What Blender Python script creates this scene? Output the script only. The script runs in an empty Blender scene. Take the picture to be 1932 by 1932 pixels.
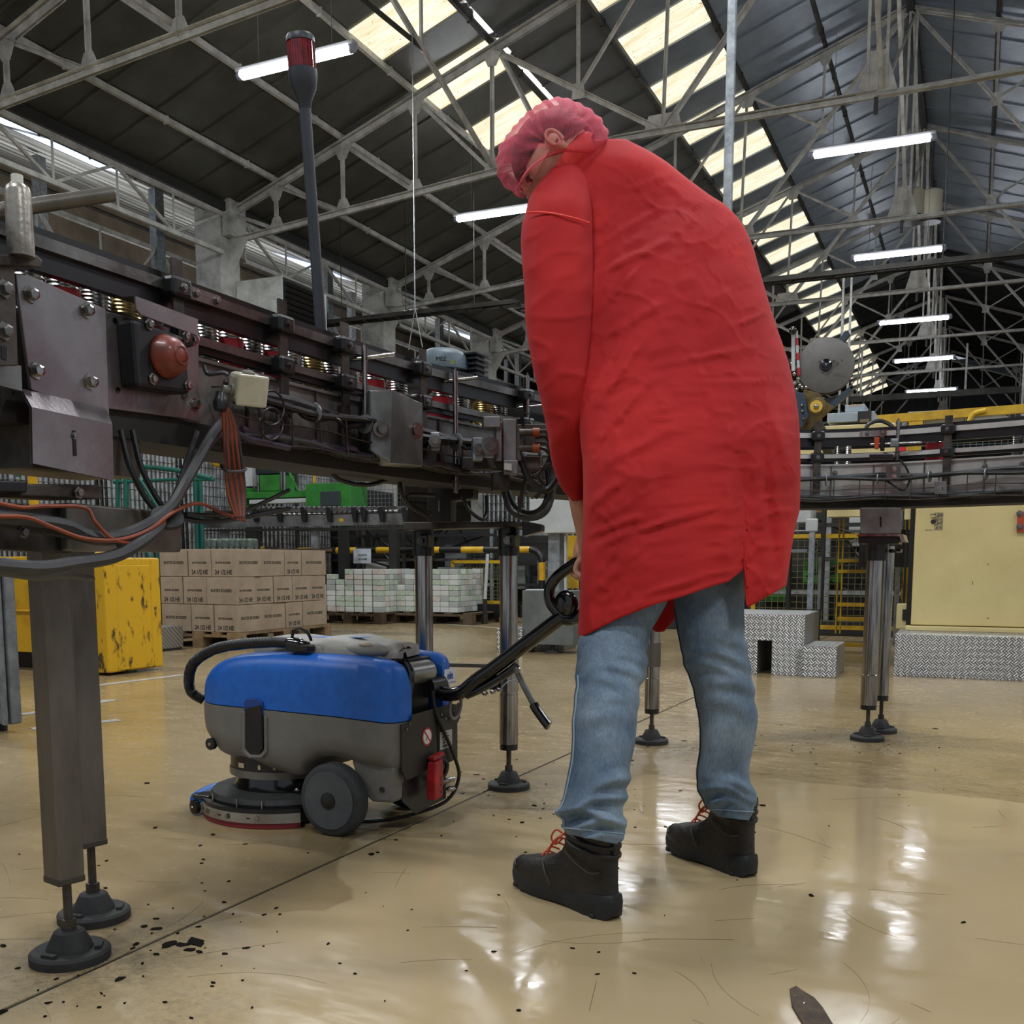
import bpy, bmesh, math, random
from mathutils import Vector, Matrix, noise
random.seed(7)
R = random.Random(11)
scene = bpy.context.scene
COL = scene.collection
# ---------------------------------------------------------------- camera
H = 0.77; F = 1945.; CX = 966.; CY = 1288.; VX, VY = 1836., 1060.
TH = math.atan((CY - VY) / F); PSI = math.atan((VX - CX) / (F / math.cos(TH)))
cr = Vector((math.cos(PSI), math.sin(PSI), 0))
cf = Vector((-math.sin(PSI) * math.cos(TH), math.cos(PSI) * math.cos(TH), -math.sin(TH)))
cu = cr.cross(cf)
EYE = Vector((0, 0, H))
cam = bpy.data.cameras.new('camera'); camo = bpy.data.objects.new('camera', cam); COL.objects.link(camo)
camo.matrix_world = Matrix(((cr.x, cu.x, -cf.x, 0), (cr.y, cu.y, -cf.y, 0), (cr.z, cu.z, -cf.z, H), (0, 0, 0, 1)))
cam.sensor_width = 36; cam.lens = F / 1932 * 36; cam.shift_y = (CY - 966) / 1932; cam.clip_start = .05; cam.clip_end = 300
scene.camera = camo
# ---------------------------------------------------------------- world, exposure
w = bpy.data.worlds.new('hall_daylight'); scene.world = w; w.use_nodes = True
w.node_tree.nodes['Background'].inputs[0].default_value = (.80, .88, 1.0, 1)
w.node_tree.nodes['Background'].inputs[1].default_value = .48
scene.view_settings.view_transform = 'Standard'; scene.view_settings.look = 'None'
scene.view_settings.exposure = -0.18; scene.view_settings.gamma = 1
scene.view_settings.use_curve_mapping = False
TUBE = 48.0; SKY = 1.28
def area(name, loc, sx, sy, power, color=(1, 1, 1), rot=(0, 0, 0)):
    l = bpy.data.lights.new(name, 'AREA'); l.shape = 'RECTANGLE'; l.size = sx; l.size_y = sy; l.energy = power; l.color = color
    o = bpy.data.objects.new(name, l); o.location = loc; o.rotation_euler = rot; COL.objects.link(o); return o
LIGHT_ROWS = [(-1.52, y) for y in (-0.8, 4.6, 9.8, 15.36, 20.7, 26.4, 31.5, 37.2)] + [(-7.22, y) for y in (-.5, 4.9, 10.25, 15.75, 21.3, 26.8)] + [(4.2, y) for y in (-1., 4.4, 9.8, 15.4, 20.8)]
for lx, ly in LIGHT_ROWS:
    if ly < 12: area('lamp_fill', (lx, ly, 6.18), 1.5, .12, 165, (.93, .97, 1))  # added fill below the nearer tube lamps, on top of their own glow
# ---------------------------------------------------------------- helpers
def ray(px, py): return cf + cr * ((px - CX) / F) - cu * ((py - CY) / F)
def gz(px, py, z): d = ray(px, py); return EYE + d * ((z - H) / d.z)
def gy(px, py, y): d = ray(px, py); return EYE + d * (y / d.y)
def gx(px, py, x): d = ray(px, py); return EYE + d * (x / d.x)
def gw(px, py, w_): return EYE + ray(px, py) * w_
def srgb(h):
    h = h.lstrip('#'); v = [int(h[i:i + 2], 16) / 255 for i in (0, 2, 4)]
    return tuple((x / 12.92 if x <= .04045 else ((x + .055) / 1.055) ** 2.4) for x in v) + (1,)
MATS = {}
def mat(name, col, rough=.5, metal=0, col2=None, scale=6, bump=0, bscale=60, spec=.5, stretch=None, coat=0, emit=0, trans=0, detail=4, thr=(.35, .65), rvar=0):
    if name in MATS: return MATS[name]
    col = col or '#808080'
    m = bpy.data.materials.new(name); m.use_nodes = True; nt = m.node_tree; b = nt.nodes['Principled BSDF']
    b.inputs['Base Color'].default_value = srgb(col); b.inputs['Roughness'].default_value = rough; b.inputs['Metallic'].default_value = metal
    b.inputs['Specular IOR Level'].default_value = spec; b.inputs['Coat Weight'].default_value = coat; b.inputs['Transmission Weight'].default_value = trans
    tc = None
    def coords():
        nonlocal tc
        if tc is None:
            t = nt.nodes.new('ShaderNodeTexCoord'); tc = t.outputs['Object']
            if stretch:
                mp = nt.nodes.new('ShaderNodeMapping'); mp.inputs['Scale'].default_value = stretch; nt.links.new(tc, mp.inputs[0]); tc = mp.outputs[0]
        return tc
    if col2:
        n = nt.nodes.new('ShaderNodeTexNoise'); n.inputs['Scale'].default_value = scale; n.inputs['Detail'].default_value = detail; n.inputs['Roughness'].default_value = .65
        nt.links.new(coords(), n.inputs['Vector'])
        r = nt.nodes.new('ShaderNodeValToRGB'); r.color_ramp.elements[0].position = thr[0]; r.color_ramp.elements[1].position = thr[1]
        r.color_ramp.elements[0].color = srgb(col); r.color_ramp.elements[1].color = srgb(col2)
        nt.links.new(n.outputs['Fac'], r.inputs[0]); nt.links.new(r.outputs[0], b.inputs['Base Color'])
        if rvar:
            mr = nt.nodes.new('ShaderNodeMapRange'); mr.inputs['To Min'].default_value = rough - rvar; mr.inputs['To Max'].default_value = rough + rvar
            nt.links.new(n.outputs['Fac'], mr.inputs['Value']); nt.links.new(mr.outputs[0], b.inputs['Roughness'])
    if bump:
        n = nt.nodes.new('ShaderNodeTexNoise'); n.inputs['Scale'].default_value = bscale; n.inputs['Detail'].default_value = 3
        nt.links.new(coords(), n.inputs['Vector'])
        bp = nt.nodes.new('ShaderNodeBump'); bp.inputs['Strength'].default_value = bump; bp.inputs['Distance'].default_value = .01
        nt.links.new(n.outputs['Fac'], bp.inputs['Height']); nt.links.new(bp.outputs[0], b.inputs['Normal'])
    if emit:
        b.inputs['Emission Color'].default_value = srgb(col); b.inputs['Emission Strength'].default_value = emit
    MATS[name] = m; return m
ROOTM = {}
def tag(o, label=None, cat=None, group=None, kind=None):
    if label: o['label'] = label
    if cat: o['category'] = cat
    if group: o['group'] = group
    if kind: o['kind'] = kind
    return o
def thing(name, label, cat, loc=(0, 0, 0), rz=0, group=None):
    o = bpy.data.objects.new(name, None); COL.objects.link(o); o.location = loc; o.rotation_euler = (0, 0, rz)
    o.empty_display_size = .05
    ROOTM[o.name] = Matrix.Translation(Vector(loc)) @ Matrix.Rotation(rz, 4, 'Z')
    return tag(o, label, cat, group)
def topinv(parent):
    p = parent
    while p is not None and p.parent is not None: p = p.parent
    return ROOTM[p.name].inverted() if p is not None and p.name in ROOTM else None
class MB:
    def __init__(s): s.v = []; s.f = []
    def add(s, vs, fs):
        n = len(s.v); s.v += [Vector(a) for a in vs]; s.f += [tuple(i + n for i in f) for f in fs]; return s
    def box(s, c, size, M=None, taper=1.0):
        x, y, z = [a / 2 for a in size]; c = Vector(c)
        vs = [Vector((sx * x * (taper if sz > 0 else 1), sy * y * (taper if sz > 0 else 1), sz * z)) for sz in (-1, 1) for sx, sy in ((-1, -1), (1, -1), (1, 1), (-1, 1))]
        if M: vs = [M @ v for v in vs]
        return s.add([c + v for v in vs], [(3, 2, 1, 0), (4, 5, 6, 7), (0, 1, 5, 4), (1, 2, 6, 5), (2, 3, 7, 6), (3, 0, 4, 7)])
    def b2(s, a, b): # box from min corner to max corner
        a = Vector(a); b = Vector(b); return s.box((a + b) / 2, [abs(q) for q in (b - a)])
    def bar(s, p0, p1, w_, h, up=(0, 0, 1), off=(0, 0)):
        p0 = Vector(p0); p1 = Vector(p1); d = (p1 - p0).normalized(); up = Vector(up)
        sd = d.cross(up)
        if sd.length < 1e-4: sd = d.cross(Vector((1, 0, 0)))
        sd.normalize(); u = sd.cross(d)
        o = sd * off[0] + u * off[1]
        vs = [p + o + sd * a * w_ / 2 + u * b * h / 2 for p in (p0, p1) for a, b in ((-1, -1), (1, -1), (1, 1), (-1, 1))]
        return s.add(vs, [(0, 1, 2, 3), (7, 6, 5, 4), (0, 4, 5, 1), (1, 5, 6, 2), (2, 6, 7, 3), (3, 7, 4, 0)])
    def angle(s, p0, p1, w_, t=.008, up=(0, 0, 1), side=1): # L section: two thin legs
        s.bar(p0, p1, t, w_, up, (side * w_ / 2, 0)); s.bar(p0, p1, w_, t, up, (0, w_ / 2)); return s
    def cyl(s, p0, p1, r0, r1=None, n=16, caps=True):
        p0 = Vector(p0); p1 = Vector(p1); r1 = r0 if r1 is None else r1
        return s.rev(p0, p1 - p0, [(0, r0), (1, r1)], n, caps, rel=True)
    def rev(s, p0, axis, prof, n=20, caps=True, rel=False):
        p0 = Vector(p0); axis = Vector(axis); L = axis.length; d = axis.normalized()
        a = d.orthogonal().normalized(); b = d.cross(a); vs = []; k = L if rel else 1
        for t, r in prof:
            for i in range(n):
                q = 2 * math.pi * i / n; vs.append(p0 + d * t * k + (a * math.cos(q) + b * math.sin(q)) * r)
        fs = []
        for j in range(len(prof) - 1):
            for i in range(n): i2 = (i + 1) % n; fs.append((j * n + i, j * n + i2, (j + 1) * n + i2, (j + 1) * n + i))
        if caps: fs.append(tuple(range(n - 1, -1, -1))); fs.append(tuple((len(prof) - 1) * n + i for i in range(n)))
        return s.add(vs, fs)
    def tube(s, pts, r, n=8, smooth=0, closed=False):
        pts = [Vector(p) for p in pts]
        if smooth: pts = cr_spline(pts, smooth)
        m = len(pts); t0 = (pts[1] - pts[0]).normalized(); a = t0.orthogonal().normalized(); vs = []
        for i, p in enumerate(pts):
            t = (pts[min(i + 1, m - 1)] - pts[max(i - 1, 0)])
            if t.length < 1e-9: t = t0
            t = t.normalized(); a = (a - t * a.dot(t)).normalized(); b = t.cross(a)
            rr = r(i / (m - 1)) if callable(r) else r
            for k in range(n): q = 2 * math.pi * k / n; vs.append(p + (a * math.cos(q) + b * math.sin(q)) * rr)
        fs = [(j * n + i, j * n + (i + 1) % n, (j + 1) * n + (i + 1) % n, (j + 1) * n + i) for j in range(m - 1) for i in range(n)]
        fs.append(tuple(range(n - 1, -1, -1))); fs.append(tuple((m - 1) * n + i for i in range(n)))
        return s.add(vs, fs)
    def prism(s, pts, d): # polygon extruded by vector d
        n = len(pts); pts = [Vector(p) for p in pts]; d = Vector(d)
        return s.add(pts + [p + d for p in pts], [tuple(range(n - 1, -1, -1)), tuple(range(n, 2 * n))] + [(i, (i + 1) % n, n + (i + 1) % n, n + i) for i in range(n)])
    def grid(s, rows, wrap=False, capa=False, capb=False):
        n = len(rows[0]); vs = [p for r_ in rows for p in r_]; fs = []
        for j in range(len(rows) - 1):
            for i in range(n if wrap else n - 1): i2 = (i + 1) % n; fs.append((j * n + i, j * n + i2, (j + 1) * n + i2, (j + 1) * n + i))
        if capa: fs.append(tuple(range(n - 1, -1, -1)))
        if capb: fs.append(tuple((len(rows) - 1) * n + i for i in range(n)))
        return s.add(vs, fs)
    def ball(s, c, r, n=12, m=8, sc=(1, 1, 1)):
        c = Vector(c); rows = [[c + Vector((r * sc[0] * math.sin(math.pi * j / m) * math.cos(2 * math.pi * i / n), r * sc[1] * math.sin(math.pi * j / m) * math.sin(2 * math.pi * i / n), r * sc[2] * math.cos(math.pi * j / m))) for i in range(n)] for j in range(m + 1)]
        return s.grid(rows, True)
    def build(s, name, m, parent=None, smooth=False, bevel=0, local=False, seg=2):
        me = bpy.data.meshes.new(name); vs = s.v
        inv = None if local else topinv(parent)
        if inv is not None: vs = [inv @ v for v in vs]
        me.from_pydata([tuple(v) for v in vs], [], s.f)
        bm = bmesh.new(); bm.from_mesh(me); bmesh.ops.recalc_face_normals(bm, faces=bm.faces); bm.to_mesh(me); bm.free()
        if smooth:
            me.polygons.foreach_set('use_smooth', [True] * len(me.polygons))
            try: me.set_sharp_from_angle(angle=math.radians(38 if smooth is True else smooth))
            except Exception: pass
        o = bpy.data.objects.new(name, me); COL.objects.link(o); me.materials.append(m)
        if parent is not None: o.parent = parent
        if bevel:
            b = o.modifiers.new('bevel', 'BEVEL'); b.width = bevel; b.segments = seg; b.limit_method = 'ANGLE'; b.angle_limit = .6
        return o
def cr_spline(pts, n):
    pts = [Vector(p) for p in pts]; out = []
    for i in range(len(pts) - 1):
        a = pts[max(i - 1, 0)]; b = pts[i]; c = pts[i + 1]; d = pts[min(i + 2, len(pts) - 1)]
        for k in range(n):
            t = k / n; out.append(.5 * ((2 * b) + (c - a) * t + (2 * a - 5 * b + 4 * c - d) * t * t + (3 * b - a - 3 * c + d) * t ** 3))
    out.append(pts[-1]); return out
def interp(tab, x):
    if x <= tab[0][0]: return tab[0][1]
    for (a, b), (c, d) in zip(tab, tab[1:]):
        if x <= c: return b + (d - b) * (x - a) / (c - a)
    return tab[-1][1]
def sm(tab, x): # smooth interpolation
    xs = [t[0] for t in tab]; ys = [t[1] for t in tab]
    if x <= xs[0]: return ys[0]
    if x >= xs[-1]: return ys[-1]
    for i in range(len(xs) - 1):
        if x <= xs[i + 1]:
            t = (x - xs[i]) / (xs[i + 1] - xs[i]); h = xs[i + 1] - xs[i]
            m0 = (ys[i + 1] - ys[max(i - 1, 0)]) / (xs[i + 1] - xs[max(i - 1, 0)]) * h
            j = min(i + 2, len(xs) - 1); m1 = (ys[j] - ys[i]) / (xs[j] - xs[i]) * h
            return (2 * t ** 3 - 3 * t * t + 1) * ys[i] + (t ** 3 - 2 * t * t + t) * m0 + (-2 * t ** 3 + 3 * t * t) * ys[i + 1] + (t ** 3 - t * t) * m1
def copy_tree(o, parent=None, label=None):
    c = o.copy(); COL.objects.link(c)
    if parent is not None: c.parent = parent
    if label: c['label'] = label
    if o.name in ROOTM: ROOTM[c.name] = ROOTM[o.name].copy()
    for ch in list(o.children): copy_tree(ch, c)
    return c
TEXTC = {}
def text(name, s, size, M, m, parent, squash=1.0, bold=0.0):
    """flat lettering as a thin mesh; M places it (x right, y up, z out of the surface)"""
    key = (s, size, squash, bold)
    if key not in TEXTC:
        cu_ = bpy.data.curves.new('lettering', 'FONT'); cu_.body = s; cu_.size = size; cu_.align_x = 'CENTER'; cu_.align_y = 'CENTER'; cu_.extrude = .0003; cu_.resolution_u = 2; cu_.offset = bold
        to = bpy.data.objects.new('lettering', cu_); COL.objects.link(to)
        dg = bpy.context.evaluated_depsgraph_get(); me = bpy.data.meshes.new_from_object(to.evaluated_get(dg))
        bpy.data.objects.remove(to); TEXTC[key] = [(v.co.x * squash, v.co.y, v.co.z) for v in me.vertices], [tuple(p.vertices) for p in me.polygons]
    vs, fs = TEXTC[key]; b = MB(); b.add([M @ Vector(v) for v in vs], fs)
    return b.build(name, m, parent)
def frameM(o, x, y):
    x = Vector(x).normalized(); y = Vector(y).normalized(); z = x.cross(y); o = Vector(o)
    return Matrix(((x.x, y.x, z.x, o.x), (x.y, y.y, z.y, o.y), (x.z, y.z, z.z, o.z), (0, 0, 0, 1)))
# ---------------------------------------------------------------- materials
STEEL = mat('brushed_steel', '#8d8a86', .32, .9, '#55524f', 5, .06, 90, rvar=.08)
STEELW = mat('worn_steel_plate', '#8f8e8c', .32, .7, '#5c5a57', 3.5, .05, 120, rvar=.07)
PURP = mat('coat_reflection_plate', '#999898', .3, .7, '#786c6f', 3.0, .05, 120, rvar=.07)  # faint pink reflection of the red coat put into the plate colour
LITSIDE = mat('lit_steel_side', '#d6d5d1', .3, .3, '#a3a29e', 2.5, .06, 70, rvar=.06)  # right conveyor stretch: reflected light put into a paler steel colour
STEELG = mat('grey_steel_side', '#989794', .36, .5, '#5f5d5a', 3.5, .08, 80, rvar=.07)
BELLY = mat('dark_underside', '#262320', .7, .1, '#1a1816', 5)  # very dark, rough colour for the conveyor underside
STEELD = mat('dirty_steel', '#5d5650', .5, .6, '#2b2825', 7, .1, 60)
DULL = mat('dull_tube_steel', '#6d6861', .42, .5, '#56514a', 3, .05, 80, stretch=(4, 4, 1))
CHROME = mat('polished_tube', '#b5b2ad', .2, 1, '#6a6763', 4, 0, 80, stretch=(12, 12, 1))
GALV = mat('galvanised_steel', '#9ba0a3', .45, .6, '#73787b', 14)
BLACKP = mat('black_plastic', '#0c0c0d', .32, 0, '#1a1a1b', 9)
BLACKG = mat('black_gloss_paint', '#050506', .16, 0, spec=.6, coat=.3)
RUBBER = mat('black_rubber', '#1b1b1b', .7, 0, '#2b2a29', 12, .15, 80)
CABLE = mat('grey_black_cable', '#26272a', .5, 0, '#3c3b3c', 10)
CABLEB = mat('black_cable', '#0d0e10', .42)
ORANGE = mat('orange_cable', '#8f3f1b', .5, 0, '#6a2c14', 9)
TRUSSM = mat('white_painted_steel', '#d6d6d1', .5, .0, '#aaa8a2', 5, .08, 40)
TRUSSD = mat('grimy_painted_steel', '#4a4842', .6, .1, '#2a2926', 4)
# ================================================================ SETTING
# floor: cream resin with darker worn streaks, glossy; joint cut as a real groove
def floor_material():
    m = bpy.data.materials.new('resin_floor'); m.use_nodes = True; nt = m.node_tree; L = nt.links; b = nt.nodes['Principled BSDF']
    g = nt.nodes.new('ShaderNodeNewGeometry'); pos = g.outputs['Position']
    def noi(scale, st=(1, 1, 1), det=4, ro=.6, rot=0):
        mp = nt.nodes.new('ShaderNodeMapping'); mp.inputs['Scale'].default_value = st; mp.inputs['Rotation'].default_value = (0, 0, rot); L.new(pos, mp.inputs[0])
        n = nt.nodes.new('ShaderNodeTexNoise'); n.inputs['Scale'].default_value = scale; n.inputs['Detail'].default_value = det; n.inputs['Roughness'].default_value = ro
        L.new(mp.outputs[0], n.inputs['Vector']); return n.outputs['Fac']
    def ramp(f, a, b_, ca, cb):
        r = nt.nodes.new('ShaderNodeValToRGB'); r.color_ramp.elements[0].position = a; r.color_ramp.elements[1].position = b_
        r.color_ramp.elements[0].color = ca; r.color_ramp.elements[1].color = cb; L.new(f, r.inputs[0]); return r.outputs[0]
    def mix(f, a, b_, t='MIX'):
        x = nt.nodes.new('ShaderNodeMix'); x.data_type = 'RGBA'; x.blend_type = t
        if isinstance(f, float): x.inputs[0].default_value = f
        else: L.new(f, x.inputs[0])
        for i, v in ((6, a), (7, b_)):
            if isinstance(v, tuple): x.inputs[i].default_value = v
            else: L.new(v, x.inputs[i])
        return x.outputs[2]
    def math_(op, a, b_=None, cl=False):
        x = nt.nodes.new('ShaderNodeMath'); x.operation = op; x.use_clamp = cl
        for i, v in enumerate((a, b_)):
            if v is None: continue
            if isinstance(v, (int, float)): x.inputs[i].default_value = v
            else: L.new(v, x.inputs[i])
        return x.outputs[0]
    W = (1, 1, 1, 1); K = (0, 0, 0, 1)
    base = ramp(noi(.9, (1, .6, 1), 5), .38, .62, srgb('#806e4c'), srgb('#9d8966'))
    base = mix(math_('MULTIPLY', ramp(noi(2.6, (1, 3.0, 1), 5, .6, .5), .44, .66, K, W), .55), base, srgb('#978563'))
    base = mix(math_('MULTIPLY', ramp(noi(26, (1, 2, 1), 5, .75), .60, .72, K, W), .45), base, srgb('#7a6a4c'))
    # washed area: union of soft discs, cleaner and paler, glossier
    wash = None
    for cx, cy, rr in ((-.55, 2.65, 1.02), (-.22, 2.75, .95), (-.95, 1.35, .62), (-.4, 1.8, .9), (-1.1, .6, .9), (-.9, 2.9, .7), (.1, 1.2, .8)):
        v = nt.nodes.new('ShaderNodeVectorMath'); v.operation = 'DISTANCE'; L.new(pos, v.inputs[0]); v.inputs[1].default_value = (cx, cy, 0)
        s_ = math_('SUBTRACT', rr, v.outputs['Value']); wash = s_ if wash is None else math_('MAXIMUM', wash, s_)
    wash = math_('ADD', wash, math_('MULTIPLY', math_('SUBTRACT', noi(2.2, det=3), .5), .18))
    wm = math_('MULTIPLY', wash, 90., True)
    clean = mix(.72, base, srgb('#af9c78'))
    dirty = mix(math_('MULTIPLY', ramp(noi(14, (1, 1.6, 1), 6, .75, .9), .46, .66, K, W), .6), base, srgb('#66563b'))
    near = nt.nodes.new('ShaderNodeVectorMath'); near.operation = 'DISTANCE'; L.new(pos, near.inputs[0]); near.inputs[1].default_value = (.2, 3.4, 0)
    dz = math_('MULTIPLY', math_('SUBTRACT', 1.5, near.outputs['Value']), 1.2, True)
    colr = mix(wm, mix(dz, base, dirty), clean)
    # dark stains round the feet of the stands
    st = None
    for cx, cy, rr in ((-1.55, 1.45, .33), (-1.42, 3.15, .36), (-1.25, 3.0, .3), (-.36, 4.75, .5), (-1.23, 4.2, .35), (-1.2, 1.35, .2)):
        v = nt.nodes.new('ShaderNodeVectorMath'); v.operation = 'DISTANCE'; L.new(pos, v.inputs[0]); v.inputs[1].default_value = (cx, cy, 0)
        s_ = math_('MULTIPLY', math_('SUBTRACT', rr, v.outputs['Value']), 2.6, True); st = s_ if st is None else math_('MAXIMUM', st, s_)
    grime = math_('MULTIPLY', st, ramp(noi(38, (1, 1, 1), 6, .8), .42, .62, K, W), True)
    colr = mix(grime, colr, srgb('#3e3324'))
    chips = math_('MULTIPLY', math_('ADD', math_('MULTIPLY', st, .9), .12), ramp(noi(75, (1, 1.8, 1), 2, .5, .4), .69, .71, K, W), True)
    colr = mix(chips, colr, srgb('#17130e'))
    L.new(colr, b.inputs['Base Color'])
    rg = ramp(noi(7, (1, 2.5, 1), 5, .7, .3), .35, .7, (.13, .13, .13, 1), (.32, .32, .32, 1))
    rr = math_('SUBTRACT', rg, math_('MULTIPLY', wm, .09)); rr = math_('ADD', rr, math_('MULTIPLY', grime, .3))
    L.new(rr, b.inputs['Roughness']); b.inputs['Specular IOR Level'].default_value = .62
    bp = nt.nodes.new('ShaderNodeBump'); bp.inputs['Strength'].default_value = .06; bp.inputs['Distance'].default_value = .02
    L.new(noi(5, (1, 1, 1), 3, .55), bp.inputs['Height']); L.new(bp.outputs[0], b.inputs['Normal'])
    return m
FLOORM = floor_material()
JX = lambda y: -1.497 + (y - 1.19) * .0157        # the saw-cut joint runs down the hall
fl = MB()
fl.add([(-22, -8, 0), (JX(-8) - .006, -8, 0), (JX(58) - .006, 58, 0), (-22, 58, 0)], [(0, 1, 2, 3)])
fl.add([(JX(-8) + .006, -8, 0), (14, -8, 0), (14, 58, 0), (JX(58) + .006, 58, 0)], [(0, 1, 2, 3)])
fl.add([(JX(-8) - .006, -8, 0), (JX(-8) + .006, -8, 0), (JX(58) + .006, 58, 0), (JX(58) - .006, 58, 0), (JX(-8) - .006, -8, -.012), (JX(-8) + .006, -8, -.012), (JX(58) + .006, 58, -.012), (JX(58) - .006, 58, -.012)], [(0, 3, 7, 4), (1, 2, 6, 5), (4, 5, 6, 7)])
tag(fl.build('floor', FLOORM), 'worn cream resin factory floor, glossy and scratched', kind='structure')
sl = MB(); sl.add([(JX(-8) - .0058, -8, -.003), (JX(-8) + .0058, -8, -.003), (JX(58) + .0058, 58, -.003), (JX(58) - .0058, 58, -.003)], [(0, 1, 2, 3)])
tag(sl.build('trim_1', mat('joint_filler', '#15130f', .6)), 'dark filler strip in the floor joint', kind='structure')
# painted white lines far left
pl = MB()
for a, b in (((150, 1297), (345, 1273)), ((40, 1348), (215, 1320)), ((60, 1375), (225, 1358)), ((700, 1168), (950, 1185))):
    p = gz(*a, .0015); q = gz(*b, .0015); pl.bar(p, q, .07, .001)
tag(pl.build('trim_2', mat('floor_line_paint', '#a7a49c', .5, 0, '#8f8a7a', 30)), 'worn white lines painted on the floor', kind='structure')
# loose flakes of dark paint lying round the joint
deb = MB()
def chip(c, r, n=7, asp=1.0, ang=0):
    vs = [];
    for i in range(n):
        q = 2 * math.pi * i / n; rr = r * R.uniform(.55, 1.2); x = math.cos(q) * rr * asp; y = math.sin(q) * rr
        vs.append(Vector(c) + Vector((x * math.cos(ang) - y * math.sin(ang), x * math.sin(ang) + y * math.cos(ang), .0004)))
    deb.prism(vs, (0, 0, .0016))
for px_, py_, r_ in ((370, 1778, .017), (345, 1783, .011), (360, 1793, .009), (318, 1782, .012), (257, 1782, .008), (272, 1748, .009), (298, 1753, .009), (422, 1703, .006), (432, 1663, .004), (225, 1848, .010), (270, 1843, .003), (424, 1800, .005), (295, 1801, .006), (250, 1790, .004), (380, 1629, .006), (384, 1622, .005), (521, 1714, .005), (462, 1593, .004), (402, 1575, .006), (700, 1612, .008), (440, 1725, .003), (200, 1625, .005), (278, 1478, .011), (293, 1562, .007), (6, 1785, .008), (4, 1910, .008), (90, 1893, .005), (375, 1796, .007), (1130, 1797, .004), (1197, 1837, .003), (985, 1552, .007), (1190, 1435, .015), (1440, 1520, .01), (1065, 1525, .006), (1008, 1520, .006), (1530, 1690, .007), (1765, 1375, .008), (1290, 1398, .007), (712, 1609, .005), (900, 1462, .008), (912, 1470, .006), (1080, 1790, .003)):
    chip(gz(px_, py_, 0), r_, R.randint(5, 9), R.uniform(1, 1.9), R.uniform(0, 3))
for cx_, cy_, sp, k in ((-1.45, 1.5, .22, 40), (-1.36, 3.1, .3, 46), (-.4, 4.5, .4, 34), (-1.0, 2.9, .3, 18), (-1.25, 1.3, .3, 24), (-1.2, 4.1, .3, 14), (-.3, 2.2, .9, 30), (-1.3, 1.9, .4, 14)):
    for _ in range(k): chip((cx_ + R.gauss(0, sp), cy_ + R.gauss(0, sp), 0), R.uniform(.0012, .0045), 5, R.uniform(1, 2.2), R.uniform(0, 3))
tag(deb.build('paint_flakes', mat('flake', '#1c1712', .95, 0, '#120f0b', 40, spec=.1)), 'small dark flakes of loose paint scattered around the floor joint and feet', 'debris', kind='stuff')
scr = MB()
for _ in range(260):
    y = R.uniform(.9, 6.5) ** 1.0; x = R.uniform(-1.1 * y - .3, .55 * y); a = R.choice([R.uniform(.2, .8), R.uniform(1.6, 2.6), R.uniform(0, 3.14)]); L_ = R.uniform(.03, .28) * (1.6 if R.random() < .15 else 1); k = R.uniform(-.5, .5); w_ = R.choice([.0004, .0005, .0009])
    pts = [Vector((x + L_ * (t_ - .5) * math.cos(a + k * (t_ - .5) * L_ * 4), y + L_ * (t_ - .5) * math.sin(a + k * (t_ - .5) * L_ * 4), .0003)) for t_ in [i / 5 for i in range(6)]]
    for p_, q_ in zip(pts, pts[1:]): scr.bar(p_, q_, w_, .0003)
tag(scr.build('floor_scratches', mat('scratch_dark', '#665639', .5)), 'fine dark scratches all over the resin floor', 'scratches', kind='stuff')
pf = thing('peeling_patch', 'peeled dark brown patch with wet glints on the floor at the bottom right edge', 'patch', gz(1525, 1910, 0))
pts = [(1490, 1868), (1502, 1862), (1516, 1872), (1536, 1884), (1552, 1902), (1572, 1935), (1590, 1970), (1540, 1975), (1512, 1930), (1494, 1900)]
MB().prism([gz(x, y, .0006) for x, y in pts], (0, 0, .003)).build('patch', mat('brown_peel', '#4d3a22', .75, 0, '#2a1e12', 25), pf, bevel=.001)
for x, y in ((1500, 1880), (1530, 1905), (1550, 1925), (1518, 1893)): MB().ball(gz(x, y, .003), .005, 8, 6, (1.6, 1, .4)).build('water_drop', mat('drop', '#d8d4c8', .03, 0, trans=.9), pf, True)

# ---- roof: gable along the hall; slope rises from the eave at X=-11.1 to the ridge at X=-1.34
XE, XR, ZE, SL = -11.07, -1.34, 6.42, .348
def zroof(x): return ZE + SL * (x - XE) if x <= XR else ZE + SL * (XR - XE) - SL * (x - XR)
NODES = [-11.07, -10.2, -8.97, -7.72, -6.48, -5.20, -3.94, -2.65, -1.34]
def sheet_material(name, a, b, rough=.45):
    return mat(name, a, rough, .25, b, 1.1, .12, 3, stretch=(1, 1, 1))
RS = [sheet_material('roof_sheet_dark', '#66675f', '#50504a', .36), sheet_material('roof_sheet_mid', '#74777a', '#5a5d5e', .34), sheet_material('roof_sheet_lamplit', '#9aa6b3', '#7a8592', .3)]  # sheets by the right lamp row paler and bluer, lamplight put into the colour
RF = sheet_material('roof_sheet_black', '#232427', '#18191b', .5)
ceil = bpy.data.objects.new('ceiling', None); COL.objects.link(ceil); tag(ceil, 'dark ribbed sheet roof lining in bays between purlins', kind='structure')
ROOTM['ceiling'] = Matrix.Identity(4)
P_ = .85
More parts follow.
